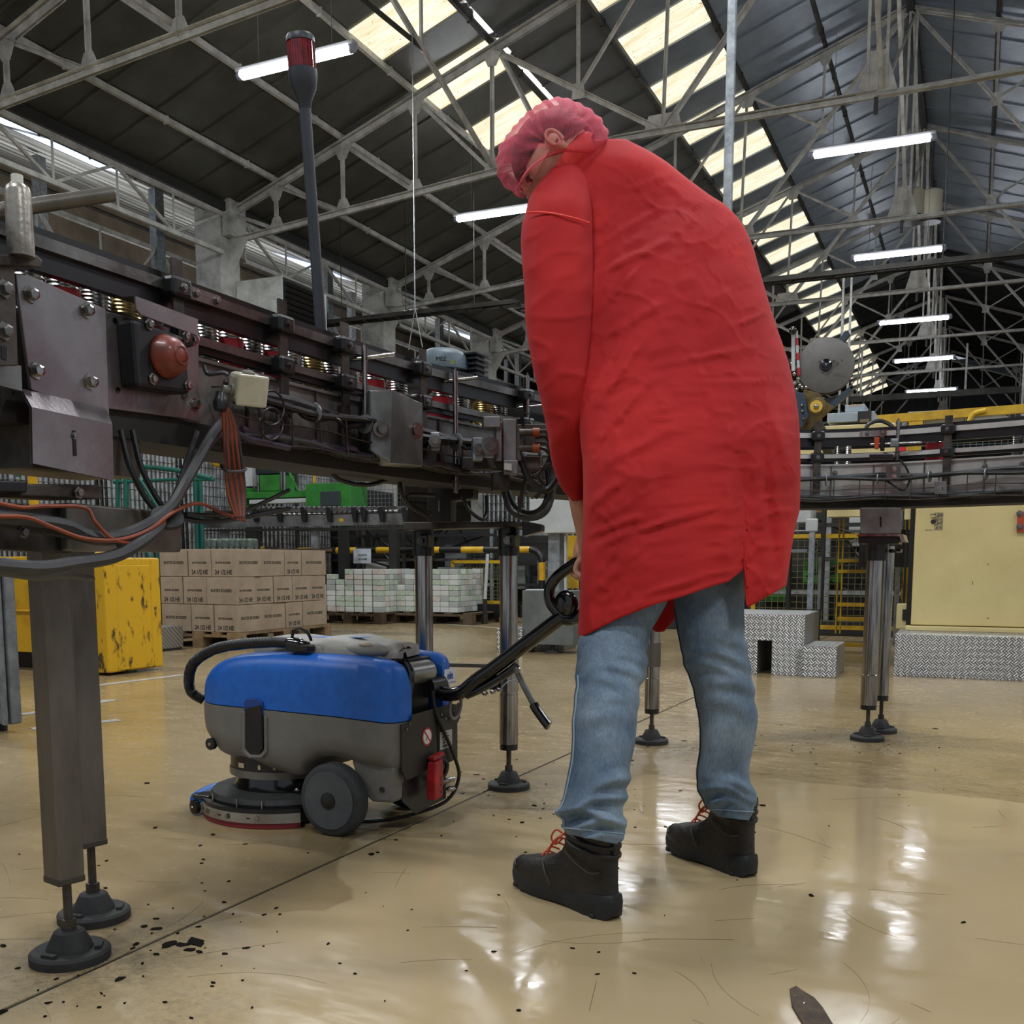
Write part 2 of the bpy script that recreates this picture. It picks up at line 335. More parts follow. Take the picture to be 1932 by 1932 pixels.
def sheet_mesh(x0, x1, width=P_):
    b = MB(); z0, z1 = zroof(x0 + 1e-6), zroof(x1 - 1e-6)
    if x0 >= XR: z0 = zroof(x0 + 1e-6)
    up = .03
    b.add([(x0, 0, z0), (x1, 0, z1), (x1, width, z1), (x0, width, z0), (x0, 0, z0 + up), (x1, 0, z1 + up), (x1, width, z1 + up), (x0, width, z0 + up)], [(0, 1, 2, 3), (7, 6, 5, 4), (0, 4, 5, 1), (2, 6, 7, 3), (0, 3, 7, 4), (1, 5, 6, 2)])
    b.bar((x0, .012, z0 - .012), (x1, .012, z1 - .012), .022, .03)          # folded standing lip
    return b
SEG = [(-11.4, -7.72), (-7.72, -6.53), (-6.40, -5.20), (-5.20, -3.94), (-3.94, XR), (XR, 9.3)]
SKYM = bpy.data.materials.new('translucent_rooflight'); SKYM.use_nodes = True
nt = SKYM.node_tree; b = nt.nodes['Principled BSDF']; b.inputs['Roughness'].default_value = .4; b.inputs['Base Color'].default_value = (.25, .22, .16, 1)
tc = nt.nodes.new('ShaderNodeTexCoord'); mp = nt.nodes.new('ShaderNodeMapping'); mp.inputs['Scale'].default_value = (.6, 5, 1); nt.links.new(tc.outputs['Object'], mp.inputs[0])
n1 = nt.nodes.new('ShaderNodeTexNoise'); n1.inputs['Scale'].default_value = 3; n1.inputs['Detail'].default_value = 6; nt.links.new(mp.outputs[0], n1.inputs['Vector'])
r1 = nt.nodes.new('ShaderNodeValToRGB'); r1.color_ramp.elements[0].position = .3; r1.color_ramp.elements[0].color = srgb('#e2d2a6'); r1.color_ramp.elements[1].position = .6; r1.color_ramp.elements[1].color = srgb('#fdf6e0')
nt.links.new(n1.outputs['Fac'], r1.inputs[0])
n2 = nt.nodes.new('ShaderNodeTexNoise'); n2.inputs['Scale'].default_value = 22; nt.links.new(tc.outputs['Object'], n2.inputs['Vector'])
r2 = nt.nodes.new('ShaderNodeValToRGB'); r2.color_ramp.elements[0].position = .27; r2.color_ramp.elements[0].color = srgb('#8f7440'); r2.color_ramp.elements[1].position = .33; r2.color_ramp.elements[1].color = (1, 1, 1, 1)
nt.links.new(n2.outputs['Fac'], r2.inputs[0])
mx = nt.nodes.new('ShaderNodeMix'); mx.data_type = 'RGBA'; mx.blend_type = 'MULTIPLY'; mx.inputs[0].default_value = 1; nt.links.new(r1.outputs[0], mx.inputs[6]); nt.links.new(r2.outputs[0], mx.inputs[7])
nt.links.new(mx.outputs[2], b.inputs['Emission Color']); b.inputs['Emission Strength'].default_value = SKY
Y0 = 6.19
proto = {}
def put(key, maker, m, y, name='roof_sheet'):
    if key not in proto:
        o = maker().build(name, m, ceil, local=True); proto[key] = o
    else:
        o = proto[key].copy(); COL.objects.link(o)
    o.location = (0, y, 0); return o
NS = 54
for k in range(NS):
    y = Y0 + k * P_
    for si, (a, b_) in enumerate(SEG):
        if si >= 4 and y > 50: continue
        sky = (si in (1, 3)) and (k % 2 == 1)
        if si == 1 and y > 33: sky = False
        if sky:
            put(('sky', si), lambda: sheet_mesh(a, b_), SKYM, y, 'rooflight')
        elif y > 33 and si != 3 and si != 1: put(('far', si), lambda: sheet_mesh(a, b_), RF, y)
        else:
            mi = 0 if si <= 1 else (1 if si == 2 else 2)
            put((mi, si), lambda: sheet_mesh(a, b_), RS[mi], y)
# plain roof over the part of the hall behind the camera and beyond the last sheets
rb = MB()
for a, b_ in ((-11.4, XR), (XR, 9.3)):
    za, zb = zroof(a + 1e-6), zroof(b_ - 1e-6)
    for y0, y1 in ((-8, Y0), (Y0 + NS * P_, 58)):
        rb.add([(a, y0, za), (b_, y0, zb), (b_, y1, zb), (a, y1, za), (a, y0, za + .05), (b_, y0, zb + .05), (b_, y1, zb + .05), (a, y1, za + .05)], [(0, 1, 2, 3), (7, 6, 5, 4), (0, 4, 5, 1), (2, 6, 7, 3), (0, 3, 7, 4), (1, 5, 6, 2)])
tag(rb.build('ceiling', RS[0]), 'plain dark roof lining over the rest of the hall', kind='structure')
# narrow slot with light patches along X=-6.47
sb = MB(); z_ = zroof(-6.46) + .03
sb.add([(-6.53, Y0, z_), (-6.40, Y0, z_ + .03), (-6.40, 50, z_ + .03), (-6.53, 50, z_)], [(0, 1, 2, 3)])
SLOT = bpy.data.materials.new('slot_glazing'); SLOT.use_nodes = True; nt = SLOT.node_tree; b = nt.nodes['Principled BSDF']; b.inputs['Base Color'].default_value = (.02, .02, .02, 1)
tc = nt.nodes.new('ShaderNodeTexCoord'); n1 = nt.nodes.new('ShaderNodeTexNoise'); n1.inputs['Scale'].default_value = 1.6; n1.inputs['Detail'].default_value = 5; nt.links.new(tc.outputs['Object'], n1.inputs['Vector'])
r1 = nt.nodes.new('ShaderNodeValToRGB'); r1.color_ramp.elements[0].position = .5; r1.color_ramp.elements[0].color = (.01, .01, .01, 1); r1.color_ramp.elements[1].position = .54; r1.color_ramp.elements[1].color = (1, .98, .92, 1)
nt.links.new(n1.outputs['Fac'], r1.inputs[0]); nt.links.new(r1.outputs[0], b.inputs['Emission Color']); b.inputs['Emission Strength'].default_value = SKY * 1.3
tag(sb.build('window_1', SLOT), 'narrow glazed slot in the roof, patched with dirt', kind='structure')
# purlins: round/angle bars under the sheets with little clips
pm = MATS['grimy_painted_steel']
for i, x in enumerate(NODES):
    if i in (0, 8): continue
    z_ = zroof(x) - .05; b = MB(); b.bar((x, -8, z_), (x, 54, z_), .055, .075)
    for k in range(26): b.box((x, 8.1 + k * 1.7, z_), (.075, .03, .1))
    tag(b.build('trim_%d' % (3 + i), TRUSSM if i < 4 else pm), 'purlin under the roof lining', kind='structure')
for i, x in enumerate((-.05, 1.25, 2.5, 3.8)):
    z_ = zroof(x) - .05; b = MB(); b.bar((x, -8, z_), (x, 54, z_), .055, .075); tag(b.build('trim_%d' % (12 + i), pm), 'purlin under the roof lining', kind='structure')
# ridge beam (dark) and eave gutter
rz = zroof(XR)
b = MB(); b.bar((XR, -8, rz - .12), (XR, 54, rz - .12), .12, .2); tag(b.build('trim_16', mat('ridge_dark', '#1d1c1b', .6)), 'dark ridge beam', kind='structure')
b = MB(); b.bar((XE - .05, -8, 6.33), (XE - .05, 54, 6.33), .2, .14); tag(b.build('trim_17', mat('gutter_dark', '#24231f', .6)), 'dark valley gutter along the eave', kind='structure')
# neighbouring bay beyond the columns: ribbed roof rising away, tan wall
corr = mat('corrugated_light_sheet', '#8e8d88', .4, .5, '#55544e', 2, .1, 12, stretch=(4, .12, 1))
b = MB(); n = 150; rows = []
for i in range(n + 1):
    x = -11.3 - 8.2 * i / n; z_ = 6.5 + .35 * (-11.3 - x) + .035 * math.sin(i * 1.9); rows.append([Vector((x, -8, z_)), Vector((x, 54, z_))])
b.grid(rows); tag(b.build('ceiling_side_bay', corr, smooth=False), 'light ribbed sheeting of the neighbouring bay', kind='structure')
wl = mat('tan_wall_sheeting', '#6f6454', .6, .1, '#554b3d', 1.5, .1, 8)
b = MB(); b.b2((-19.6, -8, 0), (-19.3, 54, 9.4)); tag(b.build('wall_left', wl), 'tan sheeted wall of the neighbouring bay', kind='structure')
ws = MB()
for i in range(9): ws.bar((-19.28, -8, 1 + i * 1.0), (-19.28, 54, 1 + i * 1.0), .05, .05)
tag(ws.build('trim_18', TRUSSD), 'rails on the tan side wall', kind='structure')
# bluish daylight panes in the neighbouring bay
paneM = mat('clear_daylight_pane', '#c5d4ee', .3, emit=1.6)
for ly in (3, 9.5, 16, 22.5, 29): area('side_bay_fill', (-15.5, ly, 5.2), 3, 4, 170, (.95, .97, 1), (math.pi, 0, 0))  # added upward fill to brighten the side bay, no fitting behind it
k = 2
for y0, y1, xa, xb in ((9.3, 11.6, -13.3, -12.3), (11.8, 13.4, -13.4, -12.7), (19.4, 20.8, -14.4, -13.2), (27.5, 29.5, -14.4, -13.2)):
    za, zb = 6.5 + .35 * (-11.3 - xa) - .06, 6.5 + .35 * (-11.3 - xb) - .06
    b = MB(); b.add([(xa, y0, za), (xb, y0, zb), (xb, y1, zb), (xa, y1, za)], [(0, 1, 2, 3)]); tag(b.build('window_%d' % k, paneM), 'bluish translucent roof panel in the neighbouring bay', kind='structure')
    k += 1
# end wall
ew = mat('dark_end_wall', '#1c1d20', .6, .1, '#121315', 2)
b = MB(); b.b2((-22, 54, 0), (14, 54.3, 10.2))
for i in range(90): b.box((-22 + i * .4, 53.98, 5), (.05, .06, 10))
tag(b.build('wall_back', ew), 'dark ribbed end wall', kind='structure')

# ---- trusses
def seg_part(name, p0, p1, w_, parent, double=False):
    w_ *= .74
    b = MB(); n = Vector((0, 1, 0))
    if double:
        for s_ in (-1, 1):
            o = n * (s_ * .022); b.angle(Vector(p0) + o, Vector(p1) + o, w_, .009, (0, 1, 0), 1)
    else: b.angle(p0, p1, w_, .008, (0, 1, 0), 1)
    return b.build(name, TRUSSM, parent, local=True)
def zbot(x):
    x = min(x, 2 * XR - x)
    return 5.86 + (6.40 - 5.86) * min(1, (x - XE) / (-4.6 - XE))
def ztop(x): return zroof(x if x <= XR else x) - .14
def gus(parent, x, z, w1, w2, h, flip=1):
    MB().prism([Vector((x - w1, -.006, z)), Vector((x + w1, -.006, z)), Vector((x + w2, -.006, z + flip * h)), Vector((x - w2, -.006, z + flip * h))], (0, .012, 0)).build('gusset', TRUSSM, parent, local=True)
def make_truss(label):
    t = thing('roof_truss', label, 'truss', (0, 0, 0), group='roof trusses across the hall')
    for s_ in (1, -1):
        mx_ = (lambda x: x) if s_ > 0 else (lambda x: 2 * XR - x)
        zt = ztop; N = NODES
        T = lambda i: Vector((mx_(N[i]), 0, zroof(N[i]) - .14)); B = lambda i: Vector((mx_(N[i]), 0, zbot(N[i])))
        seg_part('top_chord', T(0), T(8), .11, t, True)
        seg_part('bottom_chord', Vector((mx_(N[0]), 0, zbot(N[0]))), Vector((mx_(-4.6), 0, 6.40)), .09, t, True)
        seg_part('bottom_chord', Vector((mx_(-4.6), 0, 6.40)), Vector((XR, 0, 6.40)), .09, t, True)
        for i in (1, 2, 3, 4): seg_part('vertical_strut', B(i), T(i), .06, t)
        for i in (0, 1, 2, 3): seg_part('diagonal_brace', T(i), B(i + 1), .065, t)
        q = Vector((mx_(-4.0), 0, 6.40))
        seg_part('diagonal_brace', T(4), q, .08, t)
        mid = T(4).lerp(q, .52); seg_part('vertical_strut', mid, T(5), .05, t); seg_part('diagonal_brace', mid, T(6), .05, t)
        seg_part('vertical_strut', q, T(6), .05, t)
        seg_part('diagonal_brace', q, T(8), .08, t)
        md = q.lerp(T(8), .5); seg_part('vertical_strut', md, T(7), .05, t); seg_part('diagonal_brace', T(6), md, .05, t)
        for i in (0, 1, 2, 3, 4): gus(t, T(i).x, T(i).z - .02, .16, .06, .2, -1)
        for i in (1, 2, 3, 4): gus(t, B(i).x, B(i).z + .02, .14, .06, .17)
        gus(t, q.x, 6.42, .26, .2, .2); gus(t, mid.x, mid.z - .1, .1, .07, .2); gus(t, md.x, md.z - .1, .1, .07, .2); gus(t, T(6).x, T(6).z, .16, .08, .2, -1); gus(t, T(7).x, T(7).z, .12, .06, .18, -1)
    kp = MB()
    for a in (-.11, 0, .11): kp.bar((XR + a, 0, 6.45), (XR + a, 0, rz - .2), .036, .05, (0, 1, 0))
    kp.build('king_post', TRUSSM, t, local=True)
    MB().prism([Vector((XR - .24, -.01, 6.42)), Vector((XR + .24, -.01, 6.42)), Vector((XR + .1, -.01, 6.9)), Vector((XR - .1, -.01, 6.9))], (0, .02, 0)).build('gusset', TRUSSM, t, local=True)
    MB().box((XR, 0, 6.27), (.05, .03, .2)).build('drop_tie', TRUSSD, t, local=True)
    return t
ORD = ['nearest white steel roof truss, cut by the top left corner', 'second white steel roof truss, over the red beacon and the hair net', 'third white steel roof truss, behind the shoulder at the second lamp', 'fourth roof truss, in line with the white air unit', 'fifth roof truss down the hall', 'sixth roof truss down the hall', 'seventh roof truss down the hall', 'eighth roof truss, near the dark end wall', 'farthest roof truss, just before the dark end wall']
t0 = make_truss(ORD[0]); t0.location = (0, 8.95, 0)
for i in range(1, 9):
    t = copy_tree(t0, label=ORD[i]); t.location = (0, 13.9 + 4.97 * (i - 1), 0)
# lengthwise bracing in plane X=-6.48, and eave lattice girders
def lattice(label, x, z0, z1, ya, yb, step, group, mt=TRUSSM, wid=.06):
    t = thing('lattice_girder', label, 'girder', (x, (ya + yb) / 2, z0), group=group)
    b = MB(); b.angle((x, ya, z1), (x, yb, z1), wid * 1.3, .01, (1, 0, 0)); b.build('top_rail', mt, t)
    b = MB(); b.angle((x, ya, z0), (x, yb, z0), wid * 1.3, .01, (1, 0, 0)); b.build('bottom_rail', mt, t)
    n = max(1, round((yb - ya) / step)); st = (yb - ya) / n
    for i in range(n):
        y = ya + i * st
        MB().angle((x, y, z0), (x, y, z1), wid * .8, .007, (1, 0, 0)).build('strut', mt, t)
        a, c = ((z1, z0) if i % 2 == 0 else (z0, z1))
        MB().angle((x, y, a), (x, y + st, c), wid * .8, .007, (1, 0, 0)).build('diagonal', mt, t)
    return t
TY = [8.95] + [13.9 + 4.97 * i for i in range(8)]
names = ['nearest', 'second', 'third', 'fourth', 'fifth']
for i in range(5):
    ya, yb = TY[i] + .27, TY[i + 1] - .27
    lattice('%s white lattice girder under the valley gutter, between wall columns' % names[i], -11.05, 5.62, 6.2, ya, yb, 1.15, 'lattice girders under the eave', wid=.045)
    lattice('%s lower lattice girder behind the column line' % names[i], -12.6, 4.5, 5.9, ya - .2, yb + .2, 1.25, 'lower lattice girders', wid=.05)
    if i < 4: lattice('%s grey lattice girder deep in the neighbouring bay' % names[i], -15.2, 3.7, 5.7, ya - .2, yb + .2, 1.5, 'deep lattice girders', GALV, .055)
x = -6.48
for i in range(4):
    t = thing('wind_brace', '%s lengthwise K brace linking trusses near the roof slot' % names[i], 'brace', (x, TY[i + 1], 6.2), group='lengthwise braces')
    a = Vector((x, TY[i + 1], 6.28)); c = Vector((x, TY[i], 8.0)); mid = Vector((x, TY[i] + (TY[i + 1] - TY[i]) * .74, 0)); mid.z = a.z + (c.z - a.z) * (mid.y - a.y) / (c.y - a.y)
    MB().angle(a, c, .08, .01, (1, 0, 0)).build('diagonal', TRUSSM, t)
    mm = a.lerp(c, .42); MB().angle(mm, (x, mm.y, 7.95), .05, .008, (1, 0, 0)).build('strut', TRUSSM, t)
    MB().angle(mm, (x, TY[i] + .9, 6.9), .07, .01, (1, 0, 0)).build('diagonal', TRUSSD, t)
for i in range(6):   # ridge braces
    t = thing('ridge_brace', '%s crossed brace under the ridge' % (names + ['sixth'])[i], 'brace', (XR, TY[i] + 2.5, 7), group='ridge braces')
    for za, zb in ((6.45, 9.5), (9.5, 6.45)): MB().angle((XR + .06, TY[i] + .06, za), (XR + .06, TY[i + 1] - .06, zb), .05, .008, (1, 0, 0)).build('diagonal', TRUSSM, t)
# wall columns
colm = mat('peeling_white_column', '#cbcbc5', .7, 0, '#858580', 3, .2, 20, thr=(.45, .75))
for i, y in enumerate(TY[:7]):
    t = thing('wall_column', '%s off-white steel-cased column on the left side of the hall' % (names + ['sixth', 'seventh'])[i], 'column', (-11.35, y, 0), group='columns along the left side')
    MB().b2((-11.62, y - .24, 0), (-11.12, y + .24, 6.4)).build('shaft', colm, t, bevel=.01)
    MB().prism([Vector((-11.12, y - .02, 5.9)), Vector((-10.75, y - .02, 5.9)), Vector((-11.12, y - .02, 5.3))], (0, .04, 0)).build('bracket', colm, t)
    MB().b2((-11.1, y - .2, 5.9), (-10.95, y + .2, 6.45)).build('head_plate', colm, t)
for i, y in enumerate(TY[:6]):
    for x_, nm in ((-12.6, 'inner'), (-15.2, 'outer')):
        t = thing('bay_post', '%s %s slim grey post of the neighbouring bay' % ((names + ['sixth'])[i], nm), 'post', (x_, y, 0), group='slim posts of the neighbouring bay')
        MB().b2((x_ - .07, y - .1, 0), (x_ + .07, y + .1, 6.4 + .35 * (-11.3 - x_))).build('shaft', GALV, t)
# ---- fluorescent fittings
tubem = mat('lit_tube', '#f4f8ff', .3, emit=TUBE); hous = mat('white_lamp_housing', '#c9ccd2', .4); capm = mat('clear_lamp_cap', '#aab0cc', .2)
def make_lamp(label):
    t = thing('tube_lamp', label, 'lamp', (0, 0, 0), group='hanging tube lamps')
    MB().box((0, 0, .055), (1.62, .1, .05)).build('housing', hous, t, bevel=.012, local=True)
    for s_ in (-1, 1):
        MB().cyl((-.74, s_ * .034, 0), (.74, s_ * .034, 0), .031, n=12).build('tube', tubem, t, True, local=True)
        MB().rev((s_ * .74, 0, .01), (s_, 0, 0), [(0, .055), (.05, .052), (.075, .03), (.085, 0.004)], 14).build('end_cap', capm, t, True, local=True)
        MB().cyl((s_ * .5, 0, .08), (s_ * .5, 0, 1.6), .004, n=6).build('hanger_wire', GALV, t, local=True)
    return t
LNAME = {(-1.52, 15.36): 'large lit tube lamp right of the shoulder, nearest of the right row', (-1.52, 20.7): 'second lit tube lamp of the right row', (-1.52, 26.4): 'third lit tube lamp of the right row', (-1.52, 31.5): 'fourth lit tube lamp of the right row', (-1.52, 37.2): 'farthest lit tube lamp of the right row, above the yellow frame', (-7.22, 10.25): 'lit tube lamp behind the red beacon', (-7.22, 15.75): 'lit tube lamp ending at the chin under the hair net'}
l0 = None
for p in LIGHT_ROWS:
    lb = LNAME.get(p, 'lit tube lamp hanging outside the photo frame')
    if l0 is None: l0 = make_lamp(lb); o = l0
    else: o = copy_tree(l0, label=lb)
    dz = 0
    o.location = (p[0], p[1], 6.33); o.rotation_euler = (0, 0, R.uniform(-.02, .02))
# cable trays across the hall
def tray(label, x0, x1, y, z):
    t = thing('cable_tray', label, 'tray', ((x0 + x1) / 2, y, z))
    MB().bar((x0, y - .12, z), (x1, y - .12, z), .02, .07).bar((x0, y + .12, z), (x1, y + .12, z), .02, .07).build('side_rail', TRUSSD, t)
    b = MB(); n = int((x1 - x0) / .3)
    for i in range(n + 1): b.bar((x0 + i * (x1 - x0) / n, y - .12, z - .03), (x0 + i * (x1 - x0) / n, y + .12, z - .03), .03, .012)
    b.build('rungs', TRUSSD, t)['kind'] = 'stuff'
    for k in range(4):
        MB().tube([(x0 + (x1 - x0) * i / 14, y - .08 + k * .05, z + .01 + .012 * math.sin(i * 1.7 + k)) for i in range(15)], .016, 6).build('cable', CABLEB, t, True)
    for xx in (x0 + .8, (x0 + x1) / 2, x1 - .8):
        MB().cyl((xx, y, z), (xx, y, zroof(xx) - .02), .008, n=6).build('hanger_rod', TRUSSD, t)
tray('dark cable tray crossing the hall right of the red coat', -7.2, 6, 16.45, 5.0)
tray('dark cable tray crossing at left above the blue-grey motor', -11.2, -7.0, 16.0, 4.98)
b = thing('crane_beam', 'dark beam crossing the far right of the hall', 'beam', (-1, 30, 5.3)); MB().bar((-9, 30, 5.15), (8, 30, 5.15), .12, .16).build('web', TRUSSD, b)
for xx in (-7.5, -3, -.4, 2): MB().bar((xx, 30, 5.15), (xx, 30, 6.4), .05, .05).build('hanger', TRUSSM, b)
b = thing('crane_beam', 'lower dark beam crossing just above the yellow frame', 'beam', (-1, 22, 3.6)); MB().bar((-8, 22, 3.45), (8, 22, 3.45), .1, .12).build('web', TRUSSD, b)
for xx in (-6.5, -2.6, -2.45, .7): MB().bar((xx, 22, 3.45), (xx, 22, 6.4), .04, .04).build('hanger', TRUSSM, b)
# two drum lamps by the ridge
for i, (px_, lb) in enumerate(((1722, 'left white drum lamp hanging by the ridge'), (1757, 'right white drum lamp hanging by the ridge'))):
    c = gy(px_, 385, 21.0 + i * .9); t = thing('drum_lamp', lb, 'lamp', c)
    MB().rev(c + Vector((0, 0, -.22)), (0, 0, 1), [(0, .2), (.44, .2), (.5, .08)], 18).build('shade', mat('drum_white', '#bdb7a4', .6), t, True)
    MB().rev(c + Vector((0, 0, -.34)), (0, 0, 1), [(0, .19), (.12, .21)], 18).build('rim', BLACKP, t, True)
    MB().cyl(c + Vector((0, 0, .2)), c + Vector((0, 0, 1.2)), .012, n=6).build('hanger', TRUSSD, t)
# tall slotted steel post behind the back of the coat
p = gy(1375, 300, 6.2)
t = thing('steel_post', 'tall light-grey slotted steel post rising behind the red back', 'post', (p.x, p.y, 0))
MB().b2((p.x - .024, p.y - .02, 0.01), (p.x + .024, p.y + .02, 6.9)).build('post', GALV, t, bevel=.004)
MB().b2((p.x - .07, p.y - .07, 0), (p.x + .07, p.y + .07, .012)).build('base_plate', GALV, t)
# white air unit on the column line
t = thing('air_unit', 'white box air unit with black louvred side by the second column', 'air unit', (-10.6, 14.2, 3.9))
y0 = 14.0; MB().b2((-11.1, y0, 3.9), (-10.2, y0 + 1.0, 5.27)).build('cabinet', mat('unit_white', '#dfe2da', .6, 0, '#b0b3ab', 4), t, bevel=.01)
for i in range(14): MB().box((-10.17, y0 + .5, 4.02 + i * .088), (.06, .88, .05), Matrix.Rotation(.5, 3, 'Y')).build('louvre', BLACKP, t)
MB().b2((-10.2, y0 + .02, 3.92), (-10.185, y0 + .98, 5.25)).build('louvre_back', BLACKP, t)
MB().b2((-10.2, y0 + 1.0, 3.9), (-10.1, y0 + 1.08, 5.2)).build('frame_post', mat('unit_white', ''), t)
MB().b2((-11.2, y0 - .1, 3.78), (-10.0, y0 + 1.2, 3.9)).build('shelf', TRUSSD, t)
# bracket holding the shelf on the column
MB().bar((-11.15, y0 + .2, 3.2), (-10.2, y0 + .2, 3.8), .06, .06).build('stay', TRUSSD, t)
# hoist rope
t = thing('hoist_rope', 'thin grey rope hanging from the roof and splitting in two above the motor', 'rope', gy(783, 580, 9))
MB().tube([gy(778, 60, 11.2), gy(783, 580, 9)], .006, 6).build('rope', GALV, t)
MB().tube([gy(783, 580, 9), gy(797, 655, 9)], .005, 6).build('rope_leg', GALV, t); MB().tube([gy(783, 580, 9), gy(771, 660, 9)], .005, 6).build('rope_leg', GALV, t)
# ================================================================ CONVEYOR
PATH = cr_spline([(-1.47, .5, 0), (-1.47, 1.0, 0), (-1.47, 1.6, 0), (-1.47, 2.2, 0), (-1.44, 2.65, 0), (-1.36, 3.15, 0), (-1.22, 3.75, 0), (-1.0, 4.3, 0), (-.716, 4.63, 0), (-.4, 4.70, 0), (-.13, 4.65, 0), (.14, 4.57, 0), (.6, 4.38, 0), (1.1, 4.15, 0)], 12)
PL = [0]
for a, b in zip(PATH, PATH[1:]): PL.append(PL[-1] + (b - a).length)
PLEN = PL[-1]
def pat(s):
    s = max(0, min(PLEN - 1e-6, s))
    for i in range(len(PL) - 1):
        if s <= PL[i + 1]: break
    t = (s - PL[i]) / (PL[i + 1] - PL[i]); p = PATH[i].lerp(PATH[i + 1], t)
    i0 = max(i - 1, 0); d = (PATH[min(i + 2, len(PATH) - 1)] - PATH[i0]).normalized()
    n = Vector((-d.y, d.x, 0))                     # away from the camera side
    return p, d, n
def sproj(px): # path length where the near rail crosses the picture column px
    best = None
    for i in range(400):
        s = PLEN * i / 399; p = pat(s)[0]; p = Vector((p.x, p.y, 1.33)); q = p - EYE; ww = q.dot(cf)
        if ww < .3: continue
        e = abs(CX + F * q.dot(cr) / ww - px)
        if best is None or e < best[0]: best = (e, s)
    return best[1]
def sweep(mb, o0, o1, z0, z1, s0=0, s1=None, n=90):
    s1 = PLEN if s1 is None else s1; rows = []
    for i in range(n + 1):
        p, d, nn = pat(s0 + (s1 - s0) * i / n)
        rows.append([p + nn * o + Vector((0, 0, z)) for o, z in ((o0, z0), (o0, z1), (o1, z1), (o1, z0))])
    mb.grid(rows, True, True, True); return mb
def on(s, o, z): p, d, n = pat(s); return p + n * o + Vector((0, 0, z))
conv = thing('can_conveyor', 'long dark steel can conveyor curving behind the red coat, on tubular stands', 'conveyor', (-1.5, 2.5, .95))
sweep(MB(), .012, .032, 1.264, 1.336).build('guide_rail', BLACKP, conv, True)
SM = sproj(1000) + .45; sweep(MB(), 0, .012, 1.299, 1.320, SM).build('rail_strip', LITSIDE, conv, True); o_ = sweep(MB(), 0, .012, 1.299, 1.320, 0, SM).build('rail_strip', STEEL, conv, True); o_['label'] = 'bare steel strip clamped to the black upper guide rail'
sweep(MB(), .012, .030, 1.200, 1.232).build('guide_rail', BLACKP, conv, True)
sweep(MB(), 0, .012, 1.212, 1.229, 0, SM).build('rail_strip', STEEL, conv, True); sweep(MB(), 0, .012, 1.212, 1.229, SM).build('rail_strip', LITSIDE, conv, True)
sweep(MB(), .135, .155, 1.264, 1.336).build('guide_rail', BLACKP, conv, True); sweep(MB(), .155, .165, 1.295, 1.32).build('rail_strip', STEEL, conv, True)
sweep(MB(), .135, .155, 1.200, 1.232).build('guide_rail', BLACKP, conv, True)
sweep(MB(), .030, .135, 1.163, 1.171).build('chain_belt', STEELD, conv)
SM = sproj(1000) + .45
for sa, sb_, m_ in ((0, SM, STEELG), (SM, PLEN, LITSIDE)):
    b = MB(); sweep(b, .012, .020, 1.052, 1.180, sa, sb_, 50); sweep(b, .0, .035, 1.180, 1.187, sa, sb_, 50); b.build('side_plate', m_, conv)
b = MB(); sweep(b, .145, .153, 1.03, 1.180); b.build('side_plate', STEELG, conv)
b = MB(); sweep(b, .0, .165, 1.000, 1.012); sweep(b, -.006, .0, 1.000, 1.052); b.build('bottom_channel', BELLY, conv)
sweep(MB(), .03, .14, 1.02, 1.06).build('return_belt', mat('belt_dark', '#1d1b19', .6), conv)
# seams between lengths of side plate, bolt pairs
for pxs in (470, 600, 715, 760, 830, 1570, 1655, 1745, 1860):
    s = sproj(pxs); p = on(s, .009, 0); _, d, n = pat(s)
    MB().bar(p + Vector((0, 0, 1.055)), p + Vector((0, 0, 1.178)), .006, .006, d).build('cover_strip', STEEL, conv)
# guide posts with black clamp blocks
def boltm(mb, c, n, r=.009, h=.01):
    n = Vector(n).normalized(); mb.rev(Vector(c), n, [(0, r * 1.5), (h * .25, r * 1.5), (h * .26, r), (h, r), (h * 1.05, r * .6)], 6 if r > .006 else 8)
    return mb
for pxs in (328, 521, 640, 790, 985, 1545, 1794):
    s = sproj(pxs); p, d, n = pat(s)
    MB().bar(on(s, -.012, 1.06), on(s, -.012, 1.36), .03, .006, n).build('guide_post', STEELD, conv)
    for z in (1.305, 1.215):
        q = on(s, -.004, z); M3 = Matrix((d, n, Vector((0, 0, 1)))).transposed()
        c = MB().box(q, (.055, .05, .04), M3).build('clamp_block', BLACKP, conv, bevel=.008)
        boltm(MB(), q - n * .025, -n, .006, .006).build('clamp_screw', STEEL, c)
    boltm(MB(), on(s, -.016, 1.10), -n, .008, .008).build('bolt', STEEL, conv)
for pxs in (365, 405, 1635, 1665):
    s = sproj(pxs); p, d, n = pat(s); boltm(MB(), on(s, -.004, 1.31), -n, .007, .008).build('bolt', STEEL, conv)
s0, s1 = sproj(355), sproj(415); sweep(MB(), -.005, 0, 1.297, 1.322, s0, s1, 8).build('joint_strap', STEEL, conv)
s0, s1 = sproj(1625), sproj(1675); sweep(MB(), -.005, 0, 1.297, 1.322, s0, s1, 8).build('joint_strap', CHROME, conv)
for pxs in (430, 1860, 1930, 1575): boltm(MB(), on(sproj(pxs), .01, 1.15), -pat(sproj(pxs))[2], .008, .008).build('bolt', STEEL, conv)
